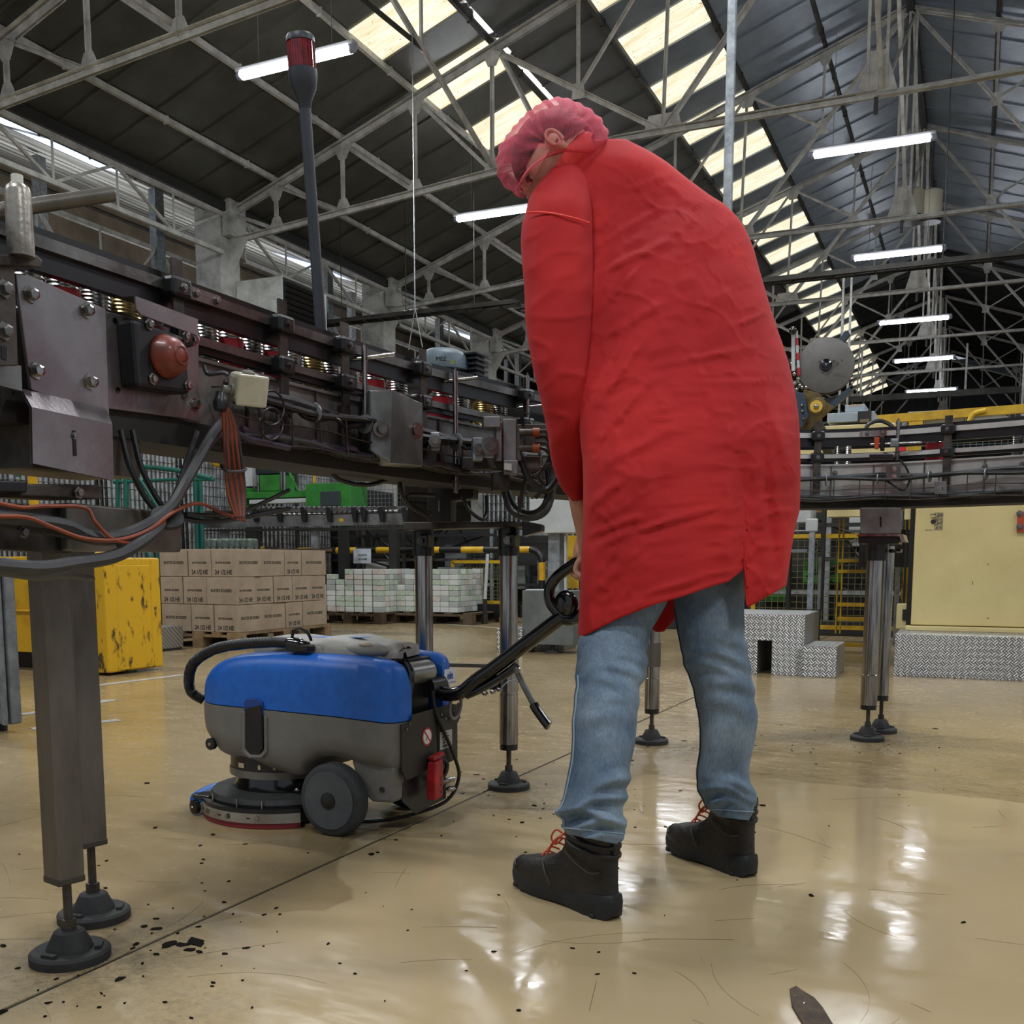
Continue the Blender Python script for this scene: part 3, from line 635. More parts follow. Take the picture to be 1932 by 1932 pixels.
# wire basket tray hung along the near side
wt = MB(); s0 = sproj(380); n = 120
for o, z in ((-.05, 1.125), (-.055, 1.03), (-.02, 1.03), (-.055, 1.075), (-.035, 1.03)):
    wt.tube([on(s0 + (PLEN - s0) * i / n, o, z - .004 * math.sin(i * .6)) for i in range(n + 1)], .0022, 5)
wt.build('basket_wire', STEELD, conv, True)
for i in range(46):
    s = s0 + (PLEN - s0) * i / 45
    MB().tube([on(s, -.012, 1.13), on(s, -.05, 1.128), on(s, -.056, 1.03), on(s, -.012, 1.03)], .0022, 5).build('basket_hoop', STEELD, conv)
# cable bundle lying in the basket
for k, (o, z, r, m_) in enumerate(((-.04, 1.128, .010, CABLE), (-.052, 1.118, .008, CABLEB), (-.034, 1.115, .009, CABLE), (-.046, 1.108, .006, CABLEB), (-.04, 1.044, .007, mat('purple_cable', '#3c2d42', .5)), (-.028, 1.042, .009, CABLE), (-.047, 1.040, .006, CABLE))):
    st = s0 + .05; n = 110;     e = PLEN if k in (0, 1, 5, 6) else sproj(975)
    MB().tube([on(st + (e - st) * i / n, o + .006 * math.sin(i * .9 + k), z + .006 * math.sin(i * .53 + k * 2) - (.05 if (e < PLEN and i > n - 2) else 0)) for i in range(n + 1)], r, 7).build('tray_cable', m_, conv, True)
for i in range(24):
    s = s0 + .1 + i * .22
    if s < PLEN: MB().rev(on(s, -.042, 1.117) - pat(s)[1] * .002, pat(s)[1], [(0, .024), (.004, .024)], 12).build('cable_tie', GALV, conv)
# cans riding between the rails
canm = mat('tinned_can', '#c9c8c4', .22, 1, '#8b8985', 6); canr = mat('can_red_band', '#a3202a', .4); cany = mat('can_gold', '#a8925f', .3, .9)
def make_can(k):
    prof = [(0, .0335), (.003, .036)]
    for i in range(13): prof += [(.014 + i * .0072, .036), (.0176 + i * .0072, .0343)]
    prof += [(.109, .036), (.113, .0365), (.115, .034), (.1155, .0)]
    t = thing('food_can', 'ribbed steel can riding between the conveyor rails', 'can', (0, 0, 0), group='cans on the conveyor')
    MB().rev((0, 0, 0), (0, 0, 1), prof, 24, caps=False).build('body', cany if k == 2 else canm, t, 25, local=True)
    if k == 1: MB().rev((0, 0, .02), (0, 0, 1), [(0, .0368), (.07, .0368)], 24, caps=False).build('red_band', canr, t, True, local=True)
    return t
CANS = [make_can(0), make_can(1), make_can(2)]; used = set()
spots = [sproj(x) + d for x in (110, 150, 205, 250, 392, 415, 445, 487, 548, 568, 601, 655, 705, 745, 788, 872, 905, 950, 970, 1592, 1755, 1920) for d in (0,)]
last = -1
for i, s in enumerate(sorted(spots)):
    if s - last < .078: s = last + .078
    last = s; k = (0, 1, 0, 2, 0, 0, 1)[i % 7]; c = CANS[k]
    if k in used: c = copy_tree(CANS[k])
    used.add(k); q = on(s, .083, 1.172); c.location = q; c.rotation_euler = (0, 0, R.uniform(0, 6))
    ROOTM[c.name] = Matrix.Translation(q)
# labels by place along the belt
cl = sorted([o for o in bpy.data.objects if o.name.startswith('food_can')], key=lambda o: o.location.y)
# ---- T-shaped polished adjusting posts on the camera side
def tpost(label, pxm, ytop, ybot, rod, o=-.06, r=.0075, clampat=None):
    s = sproj(pxm); p, d, n = pat(s); X = on(s, o, 0)
    def at(px_, py_): # intersect with vertical plane through X facing the camera
        dr = ray(px_, py_); t = ((X - EYE).dot(Vector((-X.y, X.x, 0)).cross(Vector((0, 0, 1))))) / dr.dot(Vector((-X.y, X.x, 0)).cross(Vector((0, 0, 1)))); return EYE + dr * t
    t = thing('adjusting_post', label, 'post', at(pxm, ybot))
    a, b_ = at(pxm, ytop), at(pxm, ybot); a = Vector((b_.x, b_.y, a.z))
    MB().cyl(b_, a, r, n=16).build('post', CHROME, t, True)
    MB().cyl(a, a + Vector((0, 0, .008)), r * .5, n=8).build('pin', STEEL, t, True)
    c, e = at(*rod[0]), at(*rod[1]); c = c - n * (-.02)
    MB().cyl(c, e, r * .75, n=14).build('cross_rod', CHROME, t, True)
    m = Vector((a.x, a.y, (c.z + e.z) / 2)); MB().rev(b_ + Vector((0, 0, .03)), (0, 0, 1), [(0, r * 1.9), (.004, r * 1.9)], 12).build('collar', STEELD, t)
    # foot that bolts the post to the conveyor side
    f = on(s, -.001, b_.z + .02); MB().bar(b_ + Vector((0, 0, .02)), f, .02, .012).build('foot', STEELD, t)
    return t
tpost('polished steel post with cross rod, left of the blue-grey motor', 690, 653, 838, ((662, 679), (745, 668)))
tpost('polished steel post with cross rod, below right of the blue-grey motor', 860, 700, 930, ((815, 722), (901, 712)))
tpost('polished post with cross rod half hidden by the red sleeve', 995, 708, 800, ((985, 768), (1030, 764)), r=.006)
tpost('polished post with cross rod and orange sensor on the right conveyor', 1692, 793, 868, ((1640, 838), (1739, 835)))
# big near post on an L bracket
t = thing('adjusting_post', 'thick worn post with white cap and long side rod, at the left edge', 'post', gx(50, 485, -1.40))
a = gx(40, 485, -1.40); b_ = gx(38, 350, -1.40); b_ = Vector((a.x, a.y, b_.z))
MB().rev(a, (0, 0, 1), [(0, .0205), (b_.z - a.z - .012, .0195), (b_.z - a.z - .004, .017), (b_.z - a.z, .012)], 22).build('post', mat('satin_post', '#a9a49a', .38, .8, '#6f6a60', 14, .1, 90), t, True)
MB().rev(b_, (0, 0, 1), [(0, .009), (.014, .009)], 8).build('cap', mat('white_nylon', '#d8d6cf', .5), t)
c0 = gx(0, 398, -1.46); c1 = gx(212, 366, -1.38); c0 = c0 + (c0 - c1) * .35
MB().cyl(c0, c1, .0125, n=18).build('side_rod', DULL, t, True)
a2 = gx(0, 490, -1.42); pts = [gx(-20, 478, -1.40), gx(70, 480, -1.40), gx(82, 492, -1.40), gx(78, 505, -1.40), gx(-20, 500, -1.40)]
MB().prism(pts, (-.09, 0, 0)).build('angle_bracket', STEELD, t, bevel=.003)
# side hanger left of the plate (cut by the frame)
t = thing('hanger_bracket', 'slotted dark bracket at the left edge beside the worn plate', 'bracket', gx(10, 700, -1.41))
MB().prism([gx(-30, 500, -1.41), gx(28, 500, -1.41), gx(35, 690, -1.41), gx(-30, 690, -1.41)], (-.01, 0, 0)).build('plate', STEELD, t, bevel=.002)
MB().prism([gx(-30, 680, -1.43), gx(40, 690, -1.43), gx(42, 738, -1.43), gx(-30, 720, -1.43)], (-.01, 0, 0)).build('lower_plate', STEELW, t)
for p in ((6, 545), (6, 625)): boltm(MB(), gx(p[0], p[1], -1.41), (1, 0, 0), .010, .014).build('bolt', STEEL, t)
MB().prism([gx(2, 652, -1.4095), gx(12, 654, -1.4095), gx(12, 680, -1.4095), gx(2, 676, -1.4095)], (.001, 0, 0)).build('slot', BLACKP, t)
# near plates with bolts and lamp
t = thing('end_plate', 'worn purple-sheened steel plate with four bolts at the near end of the conveyor', 'plate', gx(120, 700, -1.45))
X = -1.44
MB().prism([gx(30, 516, X), gx(62, 522, X), gx(200, 583, X), gx(207, 795, X), gx(60, 735, X - .0)], (-.008, 0, 0)).build('plate', PURP, t, bevel=.0015)
XB = X + .035
rows = [[gx(40, 733, X), gx(200, 770, X)], [gx(60, 768, XB), gx(212, 800, XB)], [gx(62, 874, XB), gx(215, 907, XB)]]
b = MB(); b.grid([[q for q in r] for r in rows]); b.grid([[q + Vector((-.006, 0, 0)) for q in r] for r in rows]); b.build('stepped_foot', PURP, t)
MB().prism([gx(137, 812, XB + .001), gx(142, 812, XB + .001), gx(145, 860, XB + .001), gx(139, 860, XB + .001)], (.0008, 0, 0)).build('slot', BLACKP, t)
boltm(MB(), gx(140, 822, XB + .001), (1, 0, 0), .004, .004).build('bolt', CHROME, t)
for p in ((56, 556), (161, 586), (66, 700), (168, 721)): boltm(MB(), gx(p[0], p[1], X), (1, 0, 0), .0095, .014).build('bolt', CHROME, t)
t = thing('lamp_plate', 'worn steel plate carrying the orange lamp, with a folded hood', 'plate', gx(300, 700, -1.455))
XP = -1.452
MB().prism([gx(196, 586, XP), gx(375, 632, XP), gx(376, 797, XP), gx(350, 790, XP), gx(198, 770, XP)], (-.008, 0, 0)).build('plate', PURP, t, bevel=.0015)
MB().prism([gx(256, 558, XP + .05), gx(374, 602, XP + .05), gx(374, 634, XP + .05), gx(266, 594, XP + .05), gx(258, 584, XP + .05)], (-.005, 0, 0)).build('hood', PURP, t, bevel=.001)
b = MB(); b.grid([[gx(256, 558, XP + .05), gx(374, 602, XP + .05)], [gx(220, 562, XP), gx(372, 612, XP)]]); b.build('hood_top', STEELD, t)
for p in ((217, 605), (223, 736)): MB().rev(gx(p[0], p[1], XP + .001), (1, 0, 0), [(0, .0055), (.0006, .0055)], 14).build('hole', BLACKG, t)
for p in ((363, 640), (366, 763)): boltm(MB(), gx(p[0], p[1], XP), (1, 0, 0), .009, .012).build('bolt', CHROME, t)
t = thing('signal_lamp', 'dusty orange-red domed lamp in a square black housing', 'lamp', gx(300, 670, -1.41))
XL = XP + .045
hb = MB(); hb.prism([gx(252, 600, XL), gx(352, 636, XL), gx(360, 744, XL), gx(262, 730, XL)], (-.045, 0, 0)); hs = hb.build('housing', mat('lamp_housing', '#15171a', .45, 0, '#0c0d0f', 12), t, bevel=.008)
c = gx(313, 673, XL + .002); cy_ = (gx(360, 690, XL) - gx(285, 665, XL)).length / 2
domem = mat('amber_dome', '#8a3318', .45, 0, '#582112', 22, coat=.15)
MB().rev(c, (1, -.05, 0), [(0, .040), (.004, .041), (.008, .0375), (.024, .033), (.034, .024), (.039, .012), (.04, .0)], 34, caps=False).build('dome', domem, t, 60)
MB().rev(c + Vector((.037, 0, 0)), (1, -.05, 0), [(0, .018), (.003, .017), (.0031, .014)], 28, caps=False).build('dome_ring', domem, t, True)
for p in ((281, 612), (350, 635), (288, 715), (354, 728)): boltm(MB(), gx(p[0], p[1], XL + .001), (1, 0, 0), .0075, .008).build('bolt', CHROME, hs)
# junction box, glands
t = thing('junction_box', 'small off-white junction box with round glands beside the orange lamp', 'box', gx(462, 730, -1.37))
Xj = -1.36; d_ = Vector((0, .062, 0)); bm_ = mat('offwhite_plastic', '#b9b6a6', .5, 0, '#8f8b78', 12)
c = gx(466, 733, Xj); Mj = Matrix.Rotation(math.radians(-28), 3, 'Z') @ Matrix.Rotation(math.radians(18), 3, 'Y')
o_ = MB().box(c, (.052, .062, .058), Mj).build('case', bm_, t, bevel=.009); MB().box(c + Mj @ Vector((.027, 0, 0)), (.008, .066, .062), Mj).build('lid', mat('offwhite_lid', '#c8c5b4', .45, 0, '#aaa58e', 9), t, bevel=.004)
MB().rev(c + Mj @ Vector((0, 0, .028)), Mj @ Vector((0, 0, 1)), [(0, .013), (.006, .012), (.007, .008), (.008, .008)], 18).build('gland', mat('gland_grey', '#7a776c', .6), t, True)
MB().rev(c + Mj @ Vector((0, -.03, -.006)), Mj @ Vector((0, -1, 0)), [(0, .013), (.006, .012), (.007, .008), (.02, .008)], 18).build('gland', MATS['gland_grey'], t, True)
MB().rev(gx(418, 742, -1.36), (0, -.2, -1), [(0, .012), (.012, .013), (.02, .016), (.034, .012)], 16).build('cable_gland', BLACKP, t, True)
MB().tube([on(sproj(440), .01, 1.14), c + Vector((-.03, 0, 0))], .008, 8).build('stalk', STEELD, t)
MB().tube([gx(385, 690, -1.42), gx(392, 706, -1.41), gx(420, 703, -1.38), gx(430, 708, -1.37)], .004, 8, smooth=6).build('lead', CABLE, t, True)
# ---- loose cables at the near end
def cab(label, pts, r, m_, n=8, group=None, cat='cable'):
    P = [gx(*p) for p in pts]; t = thing('cable', label, cat, P[0], group=group); MB().tube(P, r, 8, smooth=n).build('sheath', m_, t, True); return t
cab('black cable hanging in a loop from under the lamp plate, outer one', [(228, 812, -1.45), (245, 880, -1.43), (275, 940, -1.42), (315, 985, -1.40)], .0055, CABLEB)
cab('black cable hanging beside the outer one under the lamp plate', [(250, 812, -1.45), (266, 880, -1.43), (290, 930, -1.42), (322, 978, -1.40)], .0055, CABLEB)
cab('thick grey cable of the bundle sweeping down left from the junction box', [(425, 790, -1.42), (395, 830, -1.40), (355, 900, -1.38), (318, 960, -1.38), (250, 1003, -1.38), (180, 1013, -1.38), (120, 990, -1.40), (-20, 972, -1.42)], .011, CABLE)
cab('second thick dark cable of the sweeping bundle', [(418, 800, -1.44), (385, 850, -1.42), (345, 920, -1.40), (312, 968, -1.40), (245, 1012, -1.40), (190, 1020, -1.40), (110, 1003, -1.42), (-20, 985, -1.44)], .009, CABLEB)
cab('thin dark cable crossing at the tie under the bundle', [(372, 815, -1.43), (350, 880, -1.42), (318, 962, -1.39), (270, 1005, -1.39), (225, 1030, -1.37)], .006, CABLE)
cab('fat black cable curving left under the crossbeam', [(320, 975, -1.39), (270, 1020, -1.36), (215, 1050, -1.36), (140, 1063, -1.36), (75, 1072, -1.36), (-20, 1066, -1.38)], .012, CABLE)
cab('thin grey cable wrapping the leg below the crossbeam', [(175, 1092, -1.40), (120, 1086, -1.38), (70, 1090, -1.38), (-20, 1078, -1.40)], .005, mat('pale_cable', '#57554e', .6))
cab('grey-black cable joining from the right at the tie', [(545, 1000 - 40, -1.50), (450, 978, -1.48), (400, 985, -1.46), (345, 978, -1.44), (312, 972, -1.41)], .006, CABLEB)
cab('second black cable from the right, looping to the tie', [(545, 925, -1.50), (470, 960, -1.48), (415, 972, -1.46), (350, 970, -1.43)], .005, CABLEB)
cab('orange cable sagging from the crossbeam to the tie', [(-20, 974, -1.38), (50, 976, -1.38), (100, 995, -1.37), (160, 1016, -1.36), (225, 1018, -1.36), (280, 1000, -1.36), (330, 965, -1.37), (375, 950, -1.40), (420, 968, -1.42), (462, 982, -1.42)], .0036, ORANGE)
cab('second orange cable falling across the crossbeam face', [(-20, 945, -1.39), (40, 957, -1.39), (85, 955, -1.39), (160, 958, -1.38), (180, 985, -1.37), (215, 1018, -1.36), (262, 1022, -1.36), (310, 985, -1.37)], .0034, ORANGE)
# hanging coil of orange and grey leads under the junction box
t = thing('lead_coil', 'hanging bunch of orange and brown leads below the junction box', 'cable', gx(450, 870, -1.38))
for k in range(11):
    x0 = 425 + k * 3.4; xb = 452 + (k - 5) * 2.2; m_ = ORANGE if k in (0, 2, 3, 5, 6, 8, 9) else CABLE
    MB().tube([gx(418 + (k % 3) * 3, 752, -1.362), gx(422 + k * 2.2, 800, -1.37), gx(426 + k * 3.0, 870, -1.38 + .004 * (k % 3)), gx(430 + k * 3.2, 930, -1.38), gx(445 + k * 1.5, 975 + (k % 3) * 3, -1.37)], .0034, 6, smooth=6).build('lead', m_, t, True)
MB().tube([gx(444 + 20 * math.cos(q), 885 + 5 * math.sin(q), -1.38 + .02 * math.sin(q)) for q in [i * math.pi / 8 for i in range(17)]], .003, 6).build('binding', CABLE, t, True)
t = thing('wire_loop', 'double loop of thin black wire hanging on the conveyor side', 'cable', gx(512, 790, -1.40))
for rr, cy2 in ((25, 770), (23, 800)): MB().tube([gx(512 + rr * .95 * math.cos(q), cy2 + rr * 1.3 * math.sin(q), -1.405) for q in [i * math.pi / 14 for i in range(29)]], .0026, 6).build('turn', CABLEB, t, True)
MB().rev(gx(316, 974, -1.375), Vector((-.4, .3, -.5)), [(0, .03), (.008, .03)], 14).build('tie_band', CABLEB, t)
cab('purple-grey cable climbing from the bundle to the basket', [(545, 845, -1.42), (470, 828, -1.42), (430, 812, -1.41), (395, 838, -1.40), (350, 905, -1.38)], .007, mat('purple_cable', ''))
# ---- middle stand cables
def cabw(label, pts, r, m_, n=8): 
    P = [gw(*p) for p in pts]; t = thing('cable', label, 'cable', P[0]); MB().tube(P, r, 8, smooth=n).build('sheath', m_, t, True); return t
cabw('thick black cable dropping in a big loop left of the red sleeve', [(945, 820, 3.05), (975, 850, 3.0), (1000, 905, 3.0), (1030, 925, 3.0), (1052, 900, 3.0)], .011, CABLEB)
cabw('outer dark cable loop above the middle stand beam', [(950, 925, 3.1), (965, 965, 3.08), (1000, 978, 3.05), (1030, 965, 3.02), (1043, 925, 3.02), (1040, 880, 3.02)], .009, CABLE)
cabw('middle dark cable loop above the middle stand beam', [(958, 925, 3.12), (972, 955, 3.1), (1000, 968, 3.08), (1025, 955, 3.05), (1035, 920, 3.05), (1032, 880, 3.05)], .008, CABLEB)
cabw('inner thin cable loop above the middle stand beam', [(1010, 940, 3.05), (1025, 915, 3.05), (1000, 890, 3.05), (985, 930, 3.06), (980, 965, 3.08)], .006, CABLE)
cabw('black cable sagging under the conveyor from the yellow guard', [(618, 880, 2.7), (640, 905, 2.75), (690, 915, 2.85), (735, 903, 2.95), (775, 880, 3.05)], .006, CABLEB)
cabw('black cable dropping left of the middle stand bracket', [(752, 880, 3.0), (758, 930, 3.0), (775, 955, 3.05), (810, 975, 3.1)], .006, CABLEB)
cabw('grey cable looping left of the middle stand bracket', [(820, 935, 3.15), (775, 933, 3.12), (765, 942, 3.1), (785, 958, 3.1), (815, 970, 3.12)], .006, CABLE)
cabw('black cable curving down right of the middle stand bracket', [(872, 935, 3.2), (885, 962, 3.2), (908, 980, 3.2), (918, 970, 3.22), (918, 935, 3.22)], .006, CABLEB)
cabw('thin loose black lead looping off the right conveyor', [(1668, 855, 4.35), (1700, 870, 4.3), (1716, 900, 4.3), (1705, 925, 4.3), (1680, 912, 4.32), (1662, 898, 4.35)], .004, CABLEB)
cabw('black hose arching over the right guide rail', [(1632, 812, 4.6), (1640, 800, 4.6), (1660, 794, 4.6), (1680, 802, 4.58), (1690, 815, 4.55)], .009, CABLEB)
# drive housings under the conveyor in the middle
t = thing('gear_housing', 'square steel drive housing with round bushes on the conveyor side', 'housing', gw(770, 820, 2.75))
b = MB(); b.prism([gw(697, 735, 2.62), gw(738, 738, 2.62), gw(798, 760, 2.82), gw(798, 880, 2.82), gw(738, 875, 2.62), gw(697, 850, 2.62)], (-.06, .05, 0)); b.build('case', STEELW, t, bevel=.004)
for p, r_ in (((783, 813, 2.77), .022), ((716, 810, 2.6), .02)):
    MB().rev(gw(*p), (.8, -.55, 0), [(0, r_), (.006, r_), (.007, r_ * .6), (.02, r_ * .6)], 20).build('bush', STEEL, t, True)
t = thing('drive_cluster', 'cluster of dark drive blocks, cylinders and fittings beside the sleeve', 'machine part', gw(900, 830, 2.95))
for x0, y0, x1, y1, ww, mm in ((812, 815, 830, 850, 2.86, GALV), (892, 825, 912, 868, 2.93, GALV), (935, 795, 948, 870, 2.95, STEEL), (948, 790, 975, 875, 2.98, STEELW), (975, 800, 985, 870, 2.98, STEELD), (912, 785, 945, 806, 2.92, STEELW), (950, 868, 978, 895, 2.96, STEELW), (930, 890, 962, 925, 3.0, STEELD), (988, 860, 1020, 890, 3.02, STEELD), (1000, 880, 1070, 905, 3.1, STEELD), (870, 862, 960, 885, 3.0, STEELD), (990, 800, 1030, 840, 3.05, STEELD)):
    a, c2 = gw(x0, y1, ww), gw(x1, y0, ww); b = MB(); b.prism([a, gw(x1, y1, ww), c2, gw(x0, y0, ww)], (-.03, .05, 0)); b.build('block', mm, t, bevel=.003)
for p, r_ in (((820, 833, 2.85), .017), ((902, 848, 2.92), .016), ((925, 842, 2.92), .026)):
    MB().rev(gw(*p), (.5, -.8, 0), [(0, r_), (.008, r_), (.009, r_ * .55), (.022, r_ * .55)], 18).build('bush', STEEL, t, True)
for y_ in (816, 846): MB().cyl(gw(980, y_, 2.97), gw(1012, y_, 2.97), .01, n=14).build('fitting', STEELD, t, True); MB().cyl(gw(1005, y_, 2.965), gw(1018, y_, 2.965), .013, n=14).build('collar', mat('orange_collar', '#8c3f16', .5), t, True)
for k in range(4): MB().tube([gw(1010, 817 + k * 9, 2.97), gw(1032, 815 + k * 12, 2.98), (gw(1040, 850 + k * 9, 3.0)), gw(1020 - k * 6, 900, 3.0)], .005, 7, smooth=6).build('hose', CABLEB if k % 2 else CABLE, t, True)
MB().prism([gw(951, 873, 2.945), gw(965, 875, 2.945), gw(965, 888, 2.945), gw(951, 886, 2.945)], (.001, -.001, 0)).build('type_plate', mat('plate_white', '#b9b9b4', .5), t)
# ---- stands
def foot(root, x, y, rpad=.07, h=.2, top=None):
    prof = [(0, rpad), (.016, rpad * 1.0), (.021, rpad * .93), (.022, rpad * .58), (.03, rpad * .55), (.056, rpad * .38), (.06, rpad * .3)]
    MB().rev((x, y, 0), (0, 0, 1), prof, 30).build('foot_pad', RUBBER, root, 30)
    MB().rev((x, y, .06), (0, 0, 1), [(0, .014), (.02, .014), (.021, .010)], 6).build('lock_nut', STEELD, root)
    MB().cyl((x, y, .07), (x, y, top or h), .0085, n=12).build('spindle', STEELD, root, True)
    for a in (.6, 2.7, 4.8): MB().box((x + math.cos(a) * rpad * .72, y + math.sin(a) * rpad * .72, .024), (.012, .03, .006), Matrix.Rotation(a, 3, 'Z')).build('pad_rib', RUBBER, root)
f1 = gz(133, 1808, 0); f2 = gz(178, 1733, 0)
t = thing('conveyor_stand', 'near stand with two square dull steel legs on black rubber feet', 'stand', f1)
Ml = Matrix.Rotation(math.radians(-14), 3, 'Z')
for f_, zb, ax in ((f1, .165, .056), (f2, .175, .056)):
    foot(t, f_.x, f_.y, .075, .17)
    MB().box((f_.x - .005, f_.y + .0, (zb + .86) / 2), (ax, ax * .95, .86 - zb), Ml).build('leg', DULL, t, bevel=.002)
    MB().box((f_.x - .005, f_.y, zb - .004), (ax * 1.04, ax, .014), Ml).build('leg_cap', mat('cap_dark', '#3a342c', .6), t, bevel=.003)
P = lambda x, y, X=-1.44: gx(x, y, X)
MB().prism([P(125, 955), P(130, 948), P(345, 968), P(342, 1042), P(128, 1040)], (-.06, .012, 0)).build('crossbeam', mat('beam_steel', '#77726b', .4, .45, '#4c4843', 6, .06, 60), t, bevel=.004)
MB().prism([P(-40, 945, -1.46), P(135, 958, -1.46), P(138, 1044, -1.46), P(-40, 1035, -1.46)], (-.06, .01, 0)).build('crossbeam', STEELD, t, bevel=.004)
MB().prism([P(-40, 905, -1.42), P(52, 907, -1.42), P(52, 930, -1.42), P(-40, 928, -1.42)], (-.10, .0, 0)).build('top_channel', BLACKP, t, bevel=.003)
MB().prism([P(40, 912, -1.43), P(192, 915, -1.43), P(192, 942, -1.43), P(40, 936, -1.43)], (-.12, 0, 0)).build('top_plate', STEELD, t, bevel=.003)
MB().b2((-1.63, 1.3, .93), (-1.47, 1.55, 1.0)).build('saddle', STEELD, t)
for p in ((44, 1004), (148, 930)): boltm(MB(), gx(p[0], p[1], -1.425), (1, 0, 0), .007, .008).build('bolt', STEEL, t)
# middle stand
m1 = gz(960, 1487, 0); m2 = Vector((m1.x - .29, m1.y - .06, 0))
t = thing('conveyor_stand', 'middle stand with two polished round legs behind the blue scrubber', 'stand', m1)
def tubeleg(root, x, y, zcap, ztop, r, sleeve=None):
    MB().cyl((x, y, zcap), (x, y, ztop), r, n=28).build('leg', CHROME, root, True)
    MB().cyl((x, y, zcap - .02), (x, y, zcap + .004), r * 1.02, n=28).build('end_cap', BLACKP, root, True)
    if sleeve: MB().rev((x, y, zcap), (0, 0, 1), [(0, r * 1.06), (sleeve, r * 1.06), (sleeve + .002, r)], 28).build('sleeve', CHROME, root, True)
    foot(root, x, y, .072, zcap)
for q in (m1, m2):
    tubeleg(t, q.x, q.y, .155, .83, .030, .17)
    MB().rev((q.x, q.y, .79), (0, 0, 1), [(0, .036), (.09, .036), (.1, .045), (.112, .045)], 18).build('socket', BLACKP, t, True)
    MB().box((q.x + .03, q.y - .03, .84), (.03, .05, .045)).build('clamp_ear', BLACKP, t, bevel=.006)
    boltm(MB(), (q.x + .02, q.y - .055, .84), (.3, -1, 0), .010, .01).build('bolt', STEEL, t)
MB().prism([gw(762, 985, 3.36), gw(995, 985, 3.36), gw(1000, 993, 3.36), gw(762, 1000, 3.36)], (-.03, .1, 0)).build('crossbeam', STEELD, t, bevel=.003)
MB().prism([gw(985, 982, 3.3), gw(1022, 989, 3.3), gw(1022, 1002, 3.3), gw(985, 1012, 3.3)], (-.03, .1, 0)).build('end_bracket', BLACKP, t, bevel=.004)
MB().prism([gw(806, 985, 3.3), gw(806, 935, 3.3), gw(812, 912, 3.3), gw(895, 905, 3.3), gw(892, 940, 3.3), gw(850, 945, 3.3), gw(850, 985, 3.3)], (-.02, .08, 0)).build('slotted_bracket', mat('bracket_black', '#15110f', .5), t, bevel=.003)
MB().prism([gw(827, 945, 3.297), gw(829, 945, 3.297), gw(829, 965, 3.297), gw(827, 965, 3.297)], (.001, -.001, 0)).build('slot', GALV, t)
# tie bar with clamp between legs of the middle stand
MB().bar((m1.x - .0, m1.y, .42), (m1.x - .29, m1.y - .06, .42), .03, .012).build('tie_bar', mat('tan_bar', '#6c6250', .5, .3), t)
MB().box((m1.x - .05, m1.y - .01, .355), (.05, .04, .03)).build('clamp', BLACKP, t, bevel=.006)
MB().rev((m1.x, m1.y, .335), (0, 0, 1), [(0, .0335), (.11, .0335)], 28).build('leg_clamp', CHROME, t, True)
# third stand, one leg seen between the jeans
m3 = gz(1229, 1402, 0); t = thing('conveyor_stand', 'third stand, polished round leg seen between the worker\'s legs', 'stand', m3)
tubeleg(t, m3.x, m3.y, .15, .93, .030, .13)
MB().rev((m3.x, m3.y, .33), (0, 0, 1), [(0, .034), (.1, .034)], 28).build('leg_clamp', DULL, t, True); MB().box((m3.x - .05, m3.y, .36), (.04, .03, .05)).build('clamp', BLACKP, t, bevel=.005)
MB().b2((m3.x - .12, m3.y - .05, .93), (m3.x + .08, m3.y + .1, 1.0)).build('saddle', STEELD, t)
# right stand, two legs in line
r1 = gz(1636, 1396, 0); r2 = gz(1661, 1381, 0)
t = thing('conveyor_stand', 'right stand with two round steel legs under the slotted bracket', 'stand', r1)
tubeleg(t, r1.x, r1.y, .155, .84, .033, .13); tubeleg(t, r2.x, r2.y, .165, .84, .028)
MB().rev((r1.x + .01, r1.y, .775), (0, 0, 1), [(0, .045), (.1, .047), (.11, .05)], 24).build('socket', BLACKP, t, True)
for dx in (0, .03): MB().rev((r1.x + .06 + dx, r1.y - .01, .815), (1, -.6, 0), [(0, .008), (.02, .008)], 12).build('bolt', CHROME, t, True)
MB().prism([gy(1619, 1012, 4.6), gy(1696, 1012, 4.6), gy(1696, 1026, 4.6), gy(1619, 1026, 4.6)], (0, .22, 0)).build('top_channel', BLACKP, t, bevel=.004)
MB().prism([gy(1617, 1008, 4.59), gy(1704, 1008, 4.59), gy(1708, 1022, 4.59), gy(1700, 1022, 4.59), gy(1697, 1012, 4.59), gy(1617, 1012, 4.59)], (0, .24, 0)).build('lip', CHROME, t)
MB().prism([gy(1623, 958, 4.56), gy(1700, 958, 4.56), gy(1700, 1006, 4.56), gy(1623, 1006, 4.56)], (0, .01, 0)).build('slotted_plate', STEELW, t, bevel=.001)
MB().prism([gy(1660, 975, 4.558), gy(1663, 975, 4.558), gy(1663, 994, 4.558), gy(1660, 994, 4.558)], (0, -.001, 0)).build('slot', BLACKG, t)
MB().prism([gy(1626, 1015 - 60, 4.7), gy(1700, 955, 4.7), gy(1700, 1010, 4.7), gy(1626, 1010, 4.7)], (0, .01, 0)).build('rear_plate', STEELD, t)
